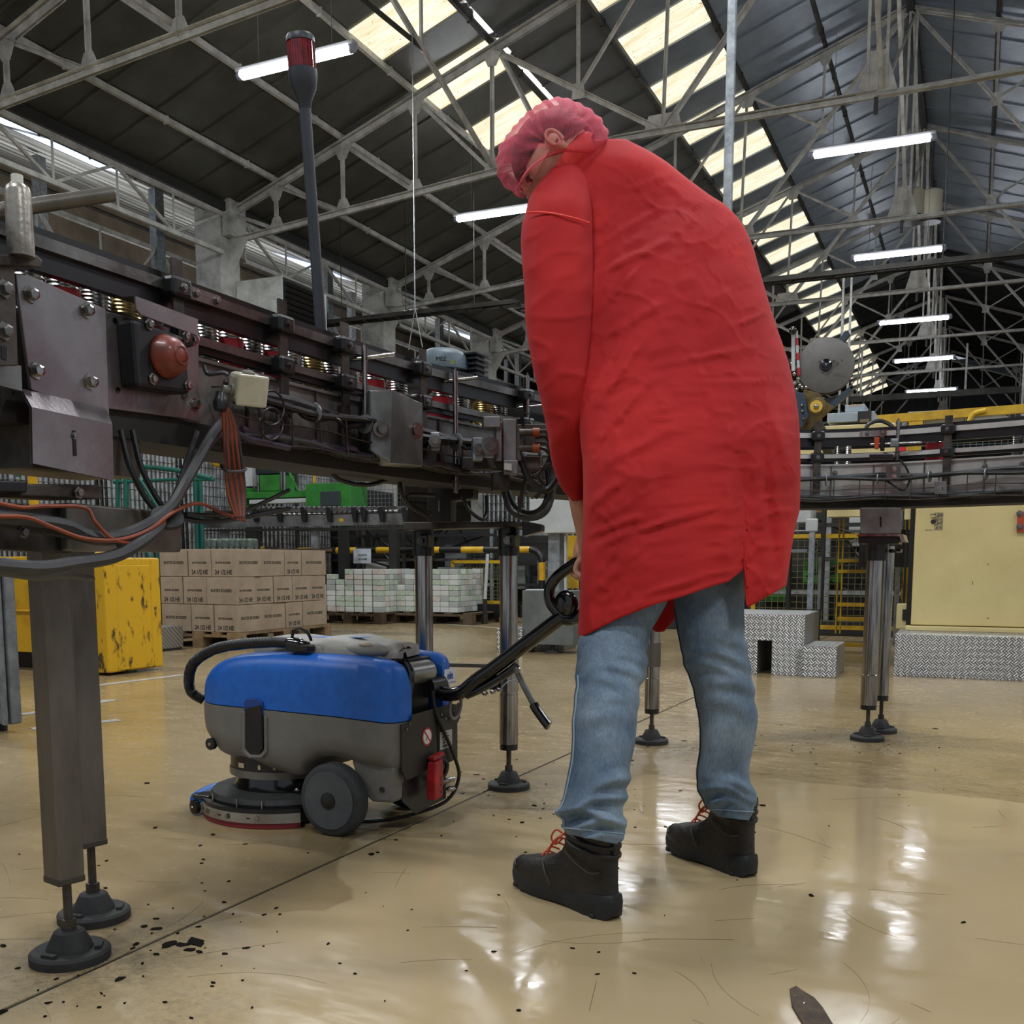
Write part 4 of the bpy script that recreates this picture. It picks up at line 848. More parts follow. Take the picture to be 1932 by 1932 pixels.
# fittings on the right conveyor
t = thing('sensor', 'orange sensor block with black clamp on the right guide rail', 'sensor', gy(1655, 838, 4.6))
MB().prism([gy(1649, 825, 4.60), gy(1659, 825, 4.60), gy(1657, 847, 4.60), gy(1650, 847, 4.60)], (0, .02, 0)).build('body', mat('sensor_orange', '#b3431b', .5), t, bevel=.002)
MB().prism([gy(1660, 823, 4.62), gy(1668, 823, 4.62), gy(1668, 850, 4.62), gy(1660, 850, 4.62)], (0, .03, 0)).build('holder', BLACKP, t, bevel=.003)
MB().prism([gy(1640, 856, 4.58), gy(1684, 856, 4.58), gy(1684, 866, 4.58), gy(1640, 866, 4.58)], (0, .04, 0)).build('clamp', BLACKP, t, bevel=.004)
MB().rev(gy(1688, 835, 4.58), (0, -1, 0), [(0, .022), (.01, .022), (.012, .01)], 4).build('cross_clamp', GALV, t)
t = thing('bracket_plate', 'small bolted plate low on the right conveyor side', 'bracket', gy(1692, 893, 4.68))
MB().prism([gy(1672, 878, 4.64), gy(1699, 878, 4.64), gy(1699, 910, 4.64), gy(1680, 910, 4.64), gy(1672, 900, 4.64)], (0, .006, 0)).build('plate', STEELW, t, bevel=.001)
for p in ((1687, 885), (1687, 900)): boltm(MB(), gy(p[0], p[1], 4.64), (0, -1, 0), .008, .008).build('bolt', CHROME, t)
MB().prism([gy(1763, 908, 4.55), gy(1786, 908, 4.55), gy(1786, 932, 4.55), gy(1763, 932, 4.55)], (0, .006, 0)).build('plate', STEELW, t, bevel=.001); boltm(MB(), gy(1775, 922, 4.55), (0, -1, 0), .010, .01).build('bolt', CHROME, t)
# motor behind the conveyor
t = thing('motor', 'rounded blue-grey motor with fan cowl, standing behind the conveyor', 'motor', gx(835, 700, -1.75))
c = gx(835, 676, -1.78); mm = mat('motor_blue_grey', '#5c6d76', .5, .1, '#45535b', 9); ax = Vector((0, .0, 1))
MB().rev(c + Vector((0, 0, -.05)), ax, [(0, .092), (.004, .098), (.045, .095), (.062, .085), (.078, .055), (.083, .02), (.084, 0)], 28, caps=False).build('fan_cowl', mm, t, 35)
for k in range(22):
    q = 2 * math.pi * k / 22; MB().box(c + Vector((.075 * math.cos(q), .075 * math.sin(q), -.10)), (.02, .004, .10), Matrix.Rotation(q, 3, 'Z')).build('cooling_fin', mm, t)
MB().cyl(c + Vector((0, 0, -.16)), c + Vector((0, 0, -.04)), .068, n=24).build('stator', mm, t, True)
MB().box(c + Vector((.09, .07, -.04)), (.06, .07, .11)).build('terminal_box', mm, t, bevel=.006)
for k in range(6): MB().box(c + Vector((.095, .05, .01 - k * .018)), (.08, .1, .006)).build('fin', BLACKP, t)
MB().cyl(c + Vector((0, 0, -.5)), c + Vector((0, 0, -.15)), .05, n=18).build('gear_case', STEELD, t, True)
MB().box(c + Vector((.09, -.02, -.36)), (.20, .16, .03)).build('mount', STEELD, t)
text('raised_mark', 'MEZ', .02, frameM(c + Vector((.04, -.088, -.02)), (.9, .41, 0), (0, 0, 1)), BLACKP, t)
text('number', '301', .02, frameM(c + Vector((.075, -.062, -.03)), (.64, .77, 0), (0, 0, 1)), mat('paint_yellow_num', '#b7b53a', .5), t)
# beacon pole
base = gx(605, 617, -1.70); top = gx(566, 66, -1.70)
t = thing('beacon', 'tall dark grey beacon pole with a red lens on top', 'beacon', base)
d = (top - base); L_ = d.length; d.normalize()
pm2 = mat('beacon_pole', '#2f343c', .45, 0, '#272b32', 8)
MB().cyl(base - d * .3, base + d * (L_ - .165), .0155, n=20).build('pole', pm2, t, True)
MB().rev(base + d * (L_ - .18), d, [(0, .016), (.02, .02), (.05, .034), (.075, .0385), (.095, .0385)], 26).build('base_cup', pm2, t, True)
lm = mat('red_lens', '#7d0d12', .12, 0, '#5a070b', 30, coat=.8)
ln = MB().rev(base + d * (L_ - .085), d, [(0, .036), (.066, .036)], 28).build('lens', lm, t, True)
for k in range(28):
    q = 2 * math.pi * k / 28; a = d.orthogonal().normalized(); b_ = d.cross(a); o2 = (a * math.cos(q) + b_ * math.sin(q)) * .036
    MB().cyl(base + d * (L_ - .083) + o2, base + d * (L_ - .022) + o2, .0016, n=5).build('lens_rib', lm, ln)
MB().rev(base + d * (L_ - .019), d, [(0, .038), (.012, .038), (.018, .034), (.019, 0)], 26, caps=False).build('cap', pm2, t, True)
MB().box(base - d * .3 + Vector((.02, 0, 0)), (.07, .06, .05)).build('foot_clamp', BLACKP, t)
MB().bar(base - d * .3, base - d * .3 + Vector((.13, 0, 0)), .03, .02).build('arm', STEELD, t)
# ================================================================ FLOOR SCRUBBER
SX, SY = -1.63, 2.60
sc = thing('floor_scrubber', 'compact blue and grey walk-behind floor scrubber with black hose and handle', 'floor scrubber', (SX, SY, 0), rz=-.05)
BLUE = mat('blue_tank_plastic', '#1a62bd', .42, 0, '#1657ac', 30, .06, 500, spec=.45)
GREY = mat('grey_tank_plastic', '#6e6c66', .5, 0, '#67655f', 20, .06, 500)
LGREY = mat('pale_grey_lid', '#8c8a83', .5, 0, '#83817a', 20, .05, 400)
def L(px, py, Y=2.43): v = gy(px, py, Y); return v.x + 1.6, v.z
HW = .178
def hwid(x): # plan outline: rounded nose
    t = (x + .556) / .20
    return HW * (1 if t >= 1 else math.sqrt(max(0, 1 - (1 - t) ** 2.3)) ** .8) if t > 0 else .0
top_t = [(-.556, .365), (-.545, .395), (-.52, .425), (-.48, .452), (-.42, .478), (-.34, .497), (-.2, .508), (0, .508), (.14, .502), (.185, .492), (.205, .475), (.214, .44)]
split_t = [(-.556, .345), (-.30, .343), (.02, .338), (.215, .330)]
bot_t = [(-.556, .335), (-.548, .30), (-.52, .262), (-.47, .228), (-.43, .20), (-.35, .185), (-.15, .155), (-.12, .15)]
def tank(x0, x1, zt, zb, ya, yb, rt, n=26, rr=.0, name='', m=None, endr=.0):
    rows = []
    for i in range(n + 1):
        x = x0 + (x1 - x0) * i / n; a, b = ya(x), yb(x); z1, z0 = zt(x), zb(x)
        r = min(rt, (b - a) * .49, (z1 - z0) * .9); row = []
        row += [(x, a, z0), (x, a, z0 + (z1 - r - z0) * .5), (x, a, z1 - r)]
        for k in range(1, 6): q = math.pi / 2 * k / 5; row.append((x, a + r * (1 - math.cos(q)), z1 - r + r * math.sin(q)))
        for k in range(0, 5): q = math.pi / 2 * (1 - k / 5); row.append((x, b - r * (1 - math.cos(q)), z1 - r + r * math.sin(q)))
        row += [(x, b, z1 - r), (x, b, z0 + (z1 - r - z0) * .5), (x, b, z0)]
        rows.append([Vector(q) for q in row])
    return MB().grid(rows, True, True, True)
T = lambda x: sm(top_t, x); SP = lambda x: interp(split_t, x)
o_ = tank(-.555, .10, T, SP, lambda x: -hwid(x), lambda x: hwid(x), .055, 34).build('upper_tank', BLUE, sc, 50, local=True)
# near and far rear lobes with rounded corners
def lobe(ya, yb, x1, rnear):
    def fa(x): t = max(0, (x - (x1 - .05)) / .05); return ya + (.05 * (1 - math.sqrt(max(0, 1 - t * t))) if rnear else 0)
    def fb(x): t = max(0, (x - (x1 - .05)) / .05); return yb - (0 if rnear else .05 * (1 - math.sqrt(max(0, 1 - t * t))))
    return tank(.10, x1, T, SP, fa, fb, .03, 14)
lobe(-HW, -.085, .214, True).build('upper_tank_rear', BLUE, sc, 50, local=True)
o2 = lobe(.10, HW, .205, False).build('upper_tank_rear', BLUE, sc, 50, local=True)
# tank side pocket: blue arch and black recess
MB().prism([Vector((x + 1.6, -.186, z)) for x, z in [(gy(p, q, 2.42).x, gy(p, q, 2.42).z) for p, q in ((476, 1345), (476, 1326), (482, 1320), (500, 1320), (512, 1326), (515, 1352))]], (0, .01, 0)).build('pocket_arch', mat('blue_dark', '#123a7c', .5), sc, local=True, bevel=.003)
MB().prism([Vector((gy(p, q, 2.42).x + 1.6, -.189, gy(p, q, 2.42).z)) for p, q in ((480, 1338), (512, 1332), (514, 1352), (515, 1415), (508, 1424), (488, 1424), (480, 1412))], (0, .012, 0)).build('side_recess', mat('recess_black', '#0a0b0c', .35), sc, local=True, bevel=.004)
MB().prism([Vector((gy(p, q, 2.42).x + 1.6, -.1885, gy(p, q, 2.42).z)) for p, q in ((472, 1344), (479, 1344), (479, 1418), (489, 1427), (508, 1427), (517, 1418), (517, 1352), (522, 1354), (522, 1422), (512, 1434), (486, 1434), (473, 1422))], (0, .012, 0)).build('recess_rim', GREY, sc, local=True, bevel=.004)
MB().prism([Vector((gy(p, q, 2.42).x + 1.6, -.19, gy(p, q, 2.42).z)) for p, q in ((493, 1336), (512, 1332), (513, 1395), (500, 1400))], (0, .004, 0)).build('latch', BLACKP, sc, local=True, bevel=.003)
# lower grey tank
BT = lambda x: sm(bot_t, x) if x < -.12 else interp([(-.12, .15), (-.10, .185), (-.05, .215), (.0, .222), (.06, .215), (.1, .205), (.215, .2)], x)
rows = []; n = 44
for i in range(n + 1):
    x = -.553 + .768 * i / n; hw = hwid(x) + .004; tz = (x - .175) / .04; cutn = .04 * (1 - math.sqrt(max(0, 1 - max(0, tz) ** 2))); z1 = SP(x) - .003; z0 = BT(x); rb = .02
    hw2 = hw - cutn
    rows.append([Vector(q) for q in ((x, -hw2, z1), (x, -hw2, (z1 + z0) / 2), (x, -hw2 + .002, z0 + rb), (x, -hw2 + rb, z0), (x, 0, z0), (x, hw2 - rb, z0), (x, hw2 - .002, z0 + rb), (x, hw2, (z1 + z0) / 2), (x, hw2, z1), (x, 0, z1))])
MB().grid(rows, True, True, True).build('lower_tank', GREY, sc, 45, local=True)
# rear skirt below the lower tank
MB().prism([Vector((x, -.165, z)) for x, z in ((.06, .215), (.205, .205), (.20, .105), (.13, .10), (.09, .13))], (0, .06, 0)).build('rear_skirt', GREY, sc, local=True, bevel=.008)
MB().prism([Vector((x, .10, z)) for x, z in ((.06, .215), (.20, .205), (.17, .14), (.09, .13))], (0, .06, 0)).build('rear_skirt', GREY, sc, local=True, bevel=.008)
MB().rev((.165, -.166, .14), (0, -1, 0), [(0, .008), (.002, .008)], 14).build('plug', BLACKP, sc, local=True)
MB().rev((-.446, -.17, .222), (0, -1, .0), [(0, .018), (.012, .018), (.014, .012)], 22).build('bumper_roller', BLACKP, sc, True, local=True)
MB().rev((-.446, -.184, .222), (0, -1, .0), [(0, .006), (.002, .005)], 12).build('roller_bolt', CHROME, sc, local=True)
# seam groove between tanks
# pale lid on top
rows = []
for i in range(25):
    x = -.36 + .50 * i / 24; e = math.sin(math.pi * min(1, max(0, i / 24))) ** .28; hh = .02 + .03 * e + .006 * math.sin(i * .55)
    w0 = -.115 * e ** .5 - .01; w1 = .14 * e ** .5 + .01; rows.append([Vector((x, a, .495 + b)) for a, b in ((w0, 0), (w0, hh * .5), (w0 + .02, hh * .9), (w0 + .05, hh), ((w0 + w1) / 2, hh + .003), (w1 - .04, hh), (w1 - .01, hh * .8), (w1, 0))])
MB().grid(rows, False).grid(rows[:1] + rows[:1]).build('tank_lid', LGREY, sc, 60, local=True)
MB().ball((.06, -.085, .52), .05, 16, 10, (1.6, .7, .48)).build('lid_bulge', LGREY, sc, True, local=True)
MB().ball((.075, -.105, .537), .016, 12, 8, (1.4, .8, .5)).build('lid_dimple', mat('dimple', '#b6a78d', .5), sc, True, local=True)
MB().prism([Vector(v) for v in ((-.16, -.05, .5465), (.0, -.03, .549), (.02, .0, .549), (-.13, -.01, .5475))], (0, 0, .0015)).build('blue_print', mat('blue_print', '#3f78c4', .5), sc, local=True)
# hose and cap
hp = [L(*p) for p in ((356, 1335), (343, 1318), (345, 1290), (360, 1262), (385, 1243), (420, 1229), (470, 1222), (520, 1219), (556, 1221))]
ys = [-.09, -.115, -.13, -.145, -.15, -.155, -.155, -.15, -.14]
hpt = cr_spline([Vector((a[0] , y, a[1] + .008)) for a, y in zip(hp, ys)], 26)
MB().tube(hpt, lambda t: .0155 + .0016 * math.sin(t * 2 * math.pi * 66), 14).build('drain_hose', mat('hose_rubber', '#111112', .45), sc, 80, local=True)
e = hpt[-1]
MB().rev(e - Vector((.012, 0, 0)), (1, 0, -.1), [(0, .017), (.01, .019), (.045, .019), (.05, .015), (.07, .013)], 20).build('hose_plug', BLACKG, sc, True, local=True)
MB().tube([e + Vector((.0, -.0, .012)), e + Vector((.012, -.004, .035)), e + Vector((.035, -.004, .042)), e + Vector((.06, -.002, .03)), e + Vector((.07, 0, .008))], .0045, 8, smooth=6).build('plug_ring', BLACKG, sc, True, local=True)
MB().box(e + Vector((.03, 0, -.012)), (.085, .036, .02)).build('hose_cradle', BLACKP, sc, local=True, bevel=.006)
# rear recess and silver motor drum
MB().b2((.09, -.09, .30), (.16, .105, .49)).build('rear_cavity', mat('cavity_black', '#070707', .6), sc, local=True)
MB().b2((.11, -.06, .31), (.185, .06, .44)).build('motor_block', BLACKP, sc, local=True, bevel=.008)
MB().rev((.178, -.062, .452), (0, 1, 0), [(0, .026), (.004, .033), (.12, .033), (.125, .028)], 26).build('silver_drum', mat('silver_drum', '#9a9a98', .3, .8, '#8a8a88', 15), sc, True, local=True)
MB().tube([(.15, -.085, .44), (.165, -.085, .49), (.195, -.08, .487), (.21, -.08, .45), (.2, -.08, .39), (.17, -.08, .35)], .009, 8, smooth=5).build('drum_bracket', BLACKG, sc, True, local=True)
# white maker label with lettering on the far lobe
MB().b2((.2055, .108, .405), (.2075, .172, .452)).build('maker_label', mat('label_white', '#c9cdd4', .35), sc, local=True)
LM = lambda x, y, z: ROOTM[sc.name] @ frameM((x, y, z), (0, 1, 0), (0, 0, 1))
text('lettering', 'ein', .034, LM(.2085, .140, .432), mat('ink_blue', '#1f4da0', .4), sc, .85, .0006)
MB().b2((.2075, .108, .410), (.2082, .172, .4115)).build('label_line', mat('ink_blue', ''), sc, local=True)
# rear control plate
PX = .2185
rp = mat('rear_plate_dark', '#26241f', .5, 0, '#1d1b17', 9)
def rpl(pts, x, m, name, dx=.004, bev=.001): return MB().prism([Vector((x, a, b)) for a, b in pts], (dx, 0, 0)).build(name, m, sc, local=True, bevel=bev)
rpl([(-.15, .195), (-.15, .325), (-.10, .33), (-.095, .345), (.12, .35), (.175, .34), (.175, .30), (.15, .28), (.15, .20), (.10, .19), (-.10, .165), (-.13, .165)], PX, rp, 'rear_plate')
rpl([(-.12, .10), (-.12, .17), (.12, .19), (.12, .06), (-.05, .05)], PX - .02, BLACKP, 'lower_box')
dpn = rpl([(.04, .17), (.04, .315), (.15, .32), (.15, .18)], PX + .004, rp, 'door_panel')
for a, b in ((-.13, .31), (-.115, .322), (-.02, .10), (.06, .325), (.085, .312), (.16, .345), (.11, .34)): MB().rev((PX + .004, a, b), (1, 0, 0), [(0, .0045), (.004, .004), (.005, .002)], 12).build('screw', CHROME, sc, True, local=True)
# round prohibition sign
cx_, cy2 = -.02, .272
MB().rev((PX + .0045, cx_, cy2), (1, 0, 0), [(0, .027), (.001, .027)], 32).build('sign_disc', mat('sign_red', '#9d1420', .4), sc, local=True)
MB().rev((PX + .0057, cx_, cy2), (1, 0, 0), [(0, .0215), (.0006, .0215)], 32).build('sign_face', mat('sign_white', '#d5d0ca', .4), sc, local=True)
MB().bar((PX + .0066, cx_ - .015, cy2 + .016), (PX + .0066, cx_ + .015, cy2 - .016), .0045, .0006, (1, 0, 0)).build('sign_slash', mat('sign_red', ''), sc, local=True)
MB().bar((PX + .0064, cx_ - .009, cy2 - .011), (PX + .0064, cx_ + .001, cy2 + .004), .003, .0004, (1, 0, 0)).build('sign_match', BLACKP, sc, local=True)
# rating label
MB().b2((PX + .009, .045, .222), (PX + .0095, .115, .275)).build('rating_label', mat('label_grey', '#9b9a94', .4), sc, local=True)
for k, (z_, s_) in enumerate(((.268, 'TYPE  17'), (.258, 'BATTERY 24V'), (.249, '0,35 kW'), (.241, 'SERIAL  0217'))): text('lettering', s_, .007, LM(PX + .0097, .078, z_), BLACKP, dpn)
for k in range(11): MB().b2((PX + .0096, .058 + k * .004, .227), (PX + .0099, .0595 + k * .004 + (k % 3) * .0006, .235)).build('barcode_bar', BLACKP, dpn, local=True)
# red battery plug
redm = mat('red_plug', '#a3181b', .4, 0, '#7c1014', 18)
MB().prism([Vector((PX + .01, a, b)) for a, b in ((-.035, .09), (-.035, .15), (-.028, .20), (.01, .205), (.012, .15), (.008, .095))], (.03, 0, 0)).build('battery_plug', redm, sc, local=True, bevel=.004)
MB().prism([Vector((PX + .012, a, b)) for a, b in ((-.025, .203), (-.03, .215), (.03, .222), (.035, .212), (.01, .205))], (.02, 0, 0)).build('plug_handle', redm, sc, local=True, bevel=.003)
for k in range(3): MB().rev((PX + .041, .0, .11 + k * .02), (1, 0, 0), [(0, .003), (.002, .003)], 8).build('pin', CHROME, sc, local=True)
MB().tube([(PX + .01, .03, .20), (PX + .025, .055, .185), (PX + .02, .05, .15), (PX, .02, .14)], .007, 8, smooth=6).build('plug_lead', BLACKP, sc, True, local=True)
MB().cyl((PX, .04, .125), (PX + .03, .09, .13), .008, n=10).build('tap', CHROME, sc, local=True); MB().ball((PX + .03, .07, .105), .014, 10, 8, (1, 1.4, .6)).build('tap_lever', CHROME, sc, True, local=True)
# grey ring of hose
MB().tube([(.24 + .004 * math.sin(q), .115 + .033 * math.cos(q), .345 + .038 * math.sin(q)) for q in [i * math.pi / 16 for i in range(33)]], .0052, 9).build('hose_ring', mat('ring_grey', '#6d6d70', .4), sc, True, local=True)
# black power cable down to the floor side
MB().tube([(.22, .02, .40), (.225, .025, .34), (.235, .06, .27), (.24, .11, .19), (.235, .14, .12), (.20, .12, .05), (.12, .02, .018), (.05, -.08, .016), (.02, -.12, .03)], .0055, 9, smooth=8).build('power_cable', CABLEB, sc, True, local=True)
# wheels
wg = mat('wheel_grey', '#4f5255', .55, 0, '#45484b', 20); tyre = mat('tyre_grey', '#3b3e40', .7, 0, '#313334', 30, .1, 90)
for s_, y_ in ((-1, -.19), (1, .19)):
    tw = MB().rev((0.02, y_ + s_ * .028, .104), (0, -s_, 0), [(0, .072), (.002, .094), (.007, .1015), (.014, .104), (.044, .104), (.052, .098), (.056, .08)], 48).build('tyre', tyre if s_ < 0 else RUBBER, sc, 40, local=True)
    MB().rev((0.02, y_ + s_ * .0285, .104), (0, s_, 0), [(0, .083), (.002, .082), (.0025, .03)], 40).build('wheel_disc', wg, tw, 40, local=True)
    MB().rev((0.02, y_ + s_ * .030, .104), (0, s_, 0), [(0, .024), (.004, .0235), (.006, .018), (.0065, .0)], 30, caps=False).build('hub_cap', BLACKP, tw, True, local=True)
MB().cyl((0, -.17, .104), (0, .17, .104), .014).build('axle', STEELD, sc, local=True)
# brush deck
DX, DY = -.30, -.01
MB().rev((DX, DY, .135), (0, 0, 1), [(0, .165), (.07, .165), (.075, .15)], 44).build('deck_turret', BLACKP, sc, 40, local=True)
MB().rev((DX, DY, .128), (0, 0, 1), [(0, .1685), (.022, .1685)], 44).build('steel_band', mat('band_steel', '#77746e', .4, .6, '#55524c', 9), sc, 40, local=True)
MB().rev((DX, DY, .085), (0, 0, 1), [(0, .172), (.004, .158), (.02, .148), (.045, .145)], 44).build('deck_neck', BLACKG, sc, 40, local=True)
MB().rev((DX, DY, .045), (0, 0, 1), [(0, .222), (.02, .23), (.034, .222), (.04, .195), (.043, .17)], 52).build('deck_skirt', RUBBER, sc, 40, local=True)
MB().rev((DX, DY, .004), (0, 0, 1), [(0, .19), (.045, .2)], 40).build('brush', BLACKP, sc, 40, local=True)
MB().rev((DX, DY, .008), (0, 0, 1), [(0, .212), (.042, .21)], 44).build('splash_ring', BLACKP, sc, 40, local=True)
for a, w_ in ((258, .012), (282, .004), (298, .018), (304, .01)):
    q = math.radians(a); MB().box((DX +   .1655 * math.cos(q), DY +   .1655 * math.sin(q), .165), (.024 if a == 258 else .008, .003, .014), Matrix.Rotation(q + math.pi / 2, 3, 'Z')).build('slot_plate', mat('slot_tan', '#a89b7c', .5), sc, local=True)
def arc(r, z, a0, a1, n=28): return [Vector((DX + r * math.cos(math.radians(a0 + (a1 - a0) * i / n)), DY + r * math.sin(math.radians(a0 + (a1 - a0) * i / n)), z)) for i in range(n + 1)]
def strip(r0, r1, z0, z1, a0, a1, m, name):
    rows = [list(t_) for t_ in zip(arc(r0, z0, a0, a1), arc(r0, z1, a0, a1), arc(r1, z1, a0, a1), arc(r1, z0, a0, a1))]
    return MB().grid(rows, True, True, True).build(name, m, sc, 40, local=True)
strip(.250, .245, .002, .03, 213, 318, mat('red_blade', '#7d1a24', .45), 'squeegee_blade')
strip(.255, .250, .018, .046, 216, 318, mat('squeegee_steel', '#a8a39b', .3, .7, '#8b867e', 12), 'squeegee_strip')
strip(.250, .21, .046, .058, 205, 318, BLACKP, 'squeegee_carrier')
for a in (224, 246, 268, 290):
    q = math.radians(a); c = Vector((DX + .2555 * math.cos(q), DY + .2555 * math.sin(q), .034)); boltm(MB(), c, (math.cos(q), math.sin(q), 0), .006, .006).build('wing_bolt', CHROME, sc, local=True)
for a in (236, 260, 284):
    q = math.radians(a); MB().box((DX + .256 * math.cos(q), DY + .256 * math.sin(q), .033), (.011, .002, .003), Matrix.Rotation(q + math.pi / 2, 3, 'Z')).build('slot', BLACKG, sc, local=True)
for a in (243, 272, 292):
    q = math.radians(a); c = Vector((DX + .234 * math.cos(q), DY + .234 * math.sin(q), .058)); MB().tube([c, c + Vector((0, 0, .012)), c + Vector((0, 0, .024))], .0035, 8).build('spring_bolt', CHROME, sc, True, local=True)
# blue bumper and little black roller at the front left
MB().tube(arc(.272, .036, 160, 212, 14), .024, 12).build('blue_bumper', mat('bumper_blue', '#1568c0', .35), sc, True, local=True)
q = math.radians(222); c = Vector((DX + .268 * math.cos(q), DY + .268 * math.sin(q), .026)); MB().rev(c, (-.3, -1, 0), [(0, .022), (.014, .022), (.016, .014)], 20).build('guide_roller', BLACKP, sc, True, local=True)
MB().rev(c + Vector((-.005, -.016, 0)), (-.3, -1, 0), [(0, .005), (.003, .004)], 10).build('roller_bolt', CHROME, sc, local=True)
MB().box(c + Vector((.02, .02, .03)), (.07, .05, .014)).build('roller_arm', BLACKG, sc, local=True, bevel=.003)
# handle: curved tube then straight tube, loop grip, lever
def HL(px, py, Y=2.66): v = ROOTM[sc.name].inverted() @ gy(px, py, Y); return v
hpts = cr_spline([HL(805, 1296), HL(822, 1303), HL(845, 1310), HL(872, 1305), HL(897, 1285), HL(930, 1262), HL(995, 1213), HL(1062, 1163)], 7)
hdl = MB().tube(hpts, lambda t: .017 if t < .1 else .021, 14).build('handle_tube', BLACKG, sc, True, local=True)
MB().tube([HL(880, 1312), HL(915, 1296), HL(960, 1268), HL(975, 1255)], .012, 10, smooth=6).build('push_rod', BLACKG, sc, True, local=True)
MB().rev(HL(803, 1296, 2.62), (0, 1, 0), [(0, .03), (.08, .03)], 20).build('pivot', BLACKP, sc, True, local=True)
lp = [HL(*p) for p in ((1062, 1165), (1040, 1140), (1037, 1112), (1050, 1090), (1075, 1070), (1105, 1052), (1140, 1038))]
MB().tube(lp, .016, 12, smooth=6).build('grip_loop', BLACKG, sc, True, local=True)
MB().tube([HL(1060, 1168), HL(1085, 1168), HL(1105, 1150), HL(1125, 1110), HL(1140, 1050)], .017, 12, smooth=6).build('grip_loop', BLACKG, sc, True, local=True)
MB().ball(HL(1068, 1140), .03, 16, 12, (1.2, .6, 1.3)).build('handle_head', BLACKG, sc, True, local=True)
MB().tube([HL(1108, 1062, 2.50), HL(1108, 1062, 2.60), HL(1108, 1062, 2.90)], .017, 12).build('hand_grip', BLACKG, sc, True, local=True)
MB().tube([HL(974, 1264, 2.6), HL(990, 1298, 2.6), HL(1010, 1335, 2.6)], .0085, 10).build('lever_arm', mat('lever_grey', '#6f7270', .4, .5, '#5a5d5b', 10), sc, True, local=True)
MB().tube([HL(1006, 1327, 2.6), HL(1012, 1338, 2.6), HL(1032, 1366, 2.6), HL(1036, 1370, 2.6)], lambda t: .0135 if .05 < t < .9 else .010, 14, smooth=4).build('lever_grip', BLACKG, sc, True, local=True)
MB().rev(HL(976, 1264, 2.585), (0, -1, 0), [(0, .011), (.006, .010)], 14).build('lever_pivot', CHROME, sc, True, local=True)
MB().tube([HL(945, 1300, 2.6), HL(957, 1287, 2.6), HL(975, 1284, 2.6), HL(990, 1298, 2.6)], .0018, 6, smooth=6).build('wire', GALV, sc, True, local=True)
for p in ((915, 1308), (930, 1305), (942, 1301)): MB().ball(HL(p[0], p[1], 2.62), .007, 10, 8, (1.4, 1, 1)).build('rod_joint', CHROME, hdl, True, local=True)
# ================================================================ WORKER
man = thing('person', 'person in long red coat, pink hair net and jeans, bent over the scrubber handle', 'person', (-.70, 2.36, 0))
SKIN = mat('skin', '#cf9c87', .5, 0, '#c48f7a', 25, .05, 200)
def skinned(chains, cube=None, levels=2, rootv=0):
    """chains: list of (points, radii, attach index or None) -> one continuous mesh through Skin + Subdivision"""
    me = bpy.data.meshes.new('b'); vs = []; es = []; rs = []
    for pts, rad, att in chains:
        prev = att
        for p, r_ in zip(pts, rad):
            vs.append(tuple(p)); rs.append(r_)
            if prev is not None: es.append((prev, len(vs) - 1))
            prev = len(vs) - 1
    me.from_pydata(vs, es, []); o = bpy.data.objects.new('b', me); COL.objects.link(o)
    m = o.modifiers.new('s', 'SKIN'); m.use_smooth_shade = True
    for i, r_ in enumerate(rs): me.skin_vertices[0].data[i].radius = (r_, r_) if not isinstance(r_, tuple) else r_
    me.skin_vertices[0].data[rootv].use_root = True
    sdv = o.modifiers.new('u', 'SUBSURF'); sdv.levels = levels; sdv.render_levels = levels
    dg = bpy.context.evaluated_depsgraph_get(); out = bpy.data.meshes.new_from_object(o.evaluated_get(dg))
    V = [v.co.copy() for v in out.vertices]; Fc = [tuple(p.vertices) for p in out.polygons]
    bpy.data.objects.remove(o); return V, Fc
# --- head frame: face looks left and down, profile from the left side
HC = gw(1040, 290, 2.64)
fwd = (cr * -.56 + cu * -.81 + cf * .12).normalized()
upv = (cr * -.83 + cu * .53 + cf * -.0); upv = (upv - fwd * upv.dot(fwd)).normalized()
lft = upv.cross(fwd).normalized()          # person's left side: towards the camera
HM = Matrix((fwd, lft, upv)).transposed()
def hd(x, y, z): return HC + HM @ Vector((x * 1.12, y * 1.1, z * (1.12 if z < 0 else .90)))
rows = []; NV, NU = 30, 36
for j in range(NV + 1):
    v = math.pi * j / NV; row = []
    for i in range(NU):
        u = 2 * math.pi * i / NU; x = math.sin(v) * math.cos(u); y = math.sin(v) * math.sin(u); z = math.cos(v)
        ax_ = .096; ay = .076; az = .105 if z > 0 else .125
        X = x * ax_; Y = y * ay; Z = z * az
        if z < 0: k = 1 - .34 * (-z) ** 1.4; Y *= k; X = X * (1 - .16 * (-z)) + .022 * (-z)
        if x > 0:
            f = math.exp(-(y / .30) ** 2)
            X += f * .022 * math.exp(-((Z + .030) / .017) ** 2) * math.exp(-(y / .16) ** 2)            # nose tip
            X += f * .012 * math.exp(-((Z + .010) / .022) ** 2) * math.exp(-(y / .13) ** 2)            # nose bridge
            X += .006 * math.exp(-((Z - .022) / .010) ** 2) * math.exp(-((abs(y) - .35) / .3) ** 2)    # brow
            X -= .010 * math.exp(-((Z - .004) / .012) ** 2) * math.exp(-((abs(y) - .42) / .16) ** 2)   # eye socket
            X += .007 * math.exp(-((Z + .066) / .009) ** 2) * math.exp(-(y / .3) ** 2)                 # lips
            X += .008 * math.exp(-((Z + .102) / .014) ** 2) * math.exp(-(y / .35) ** 2)                # chin
        row.append(hd(X, Y, Z))
    rows.append(row)
hb = MB(); hb.grid(rows, True)
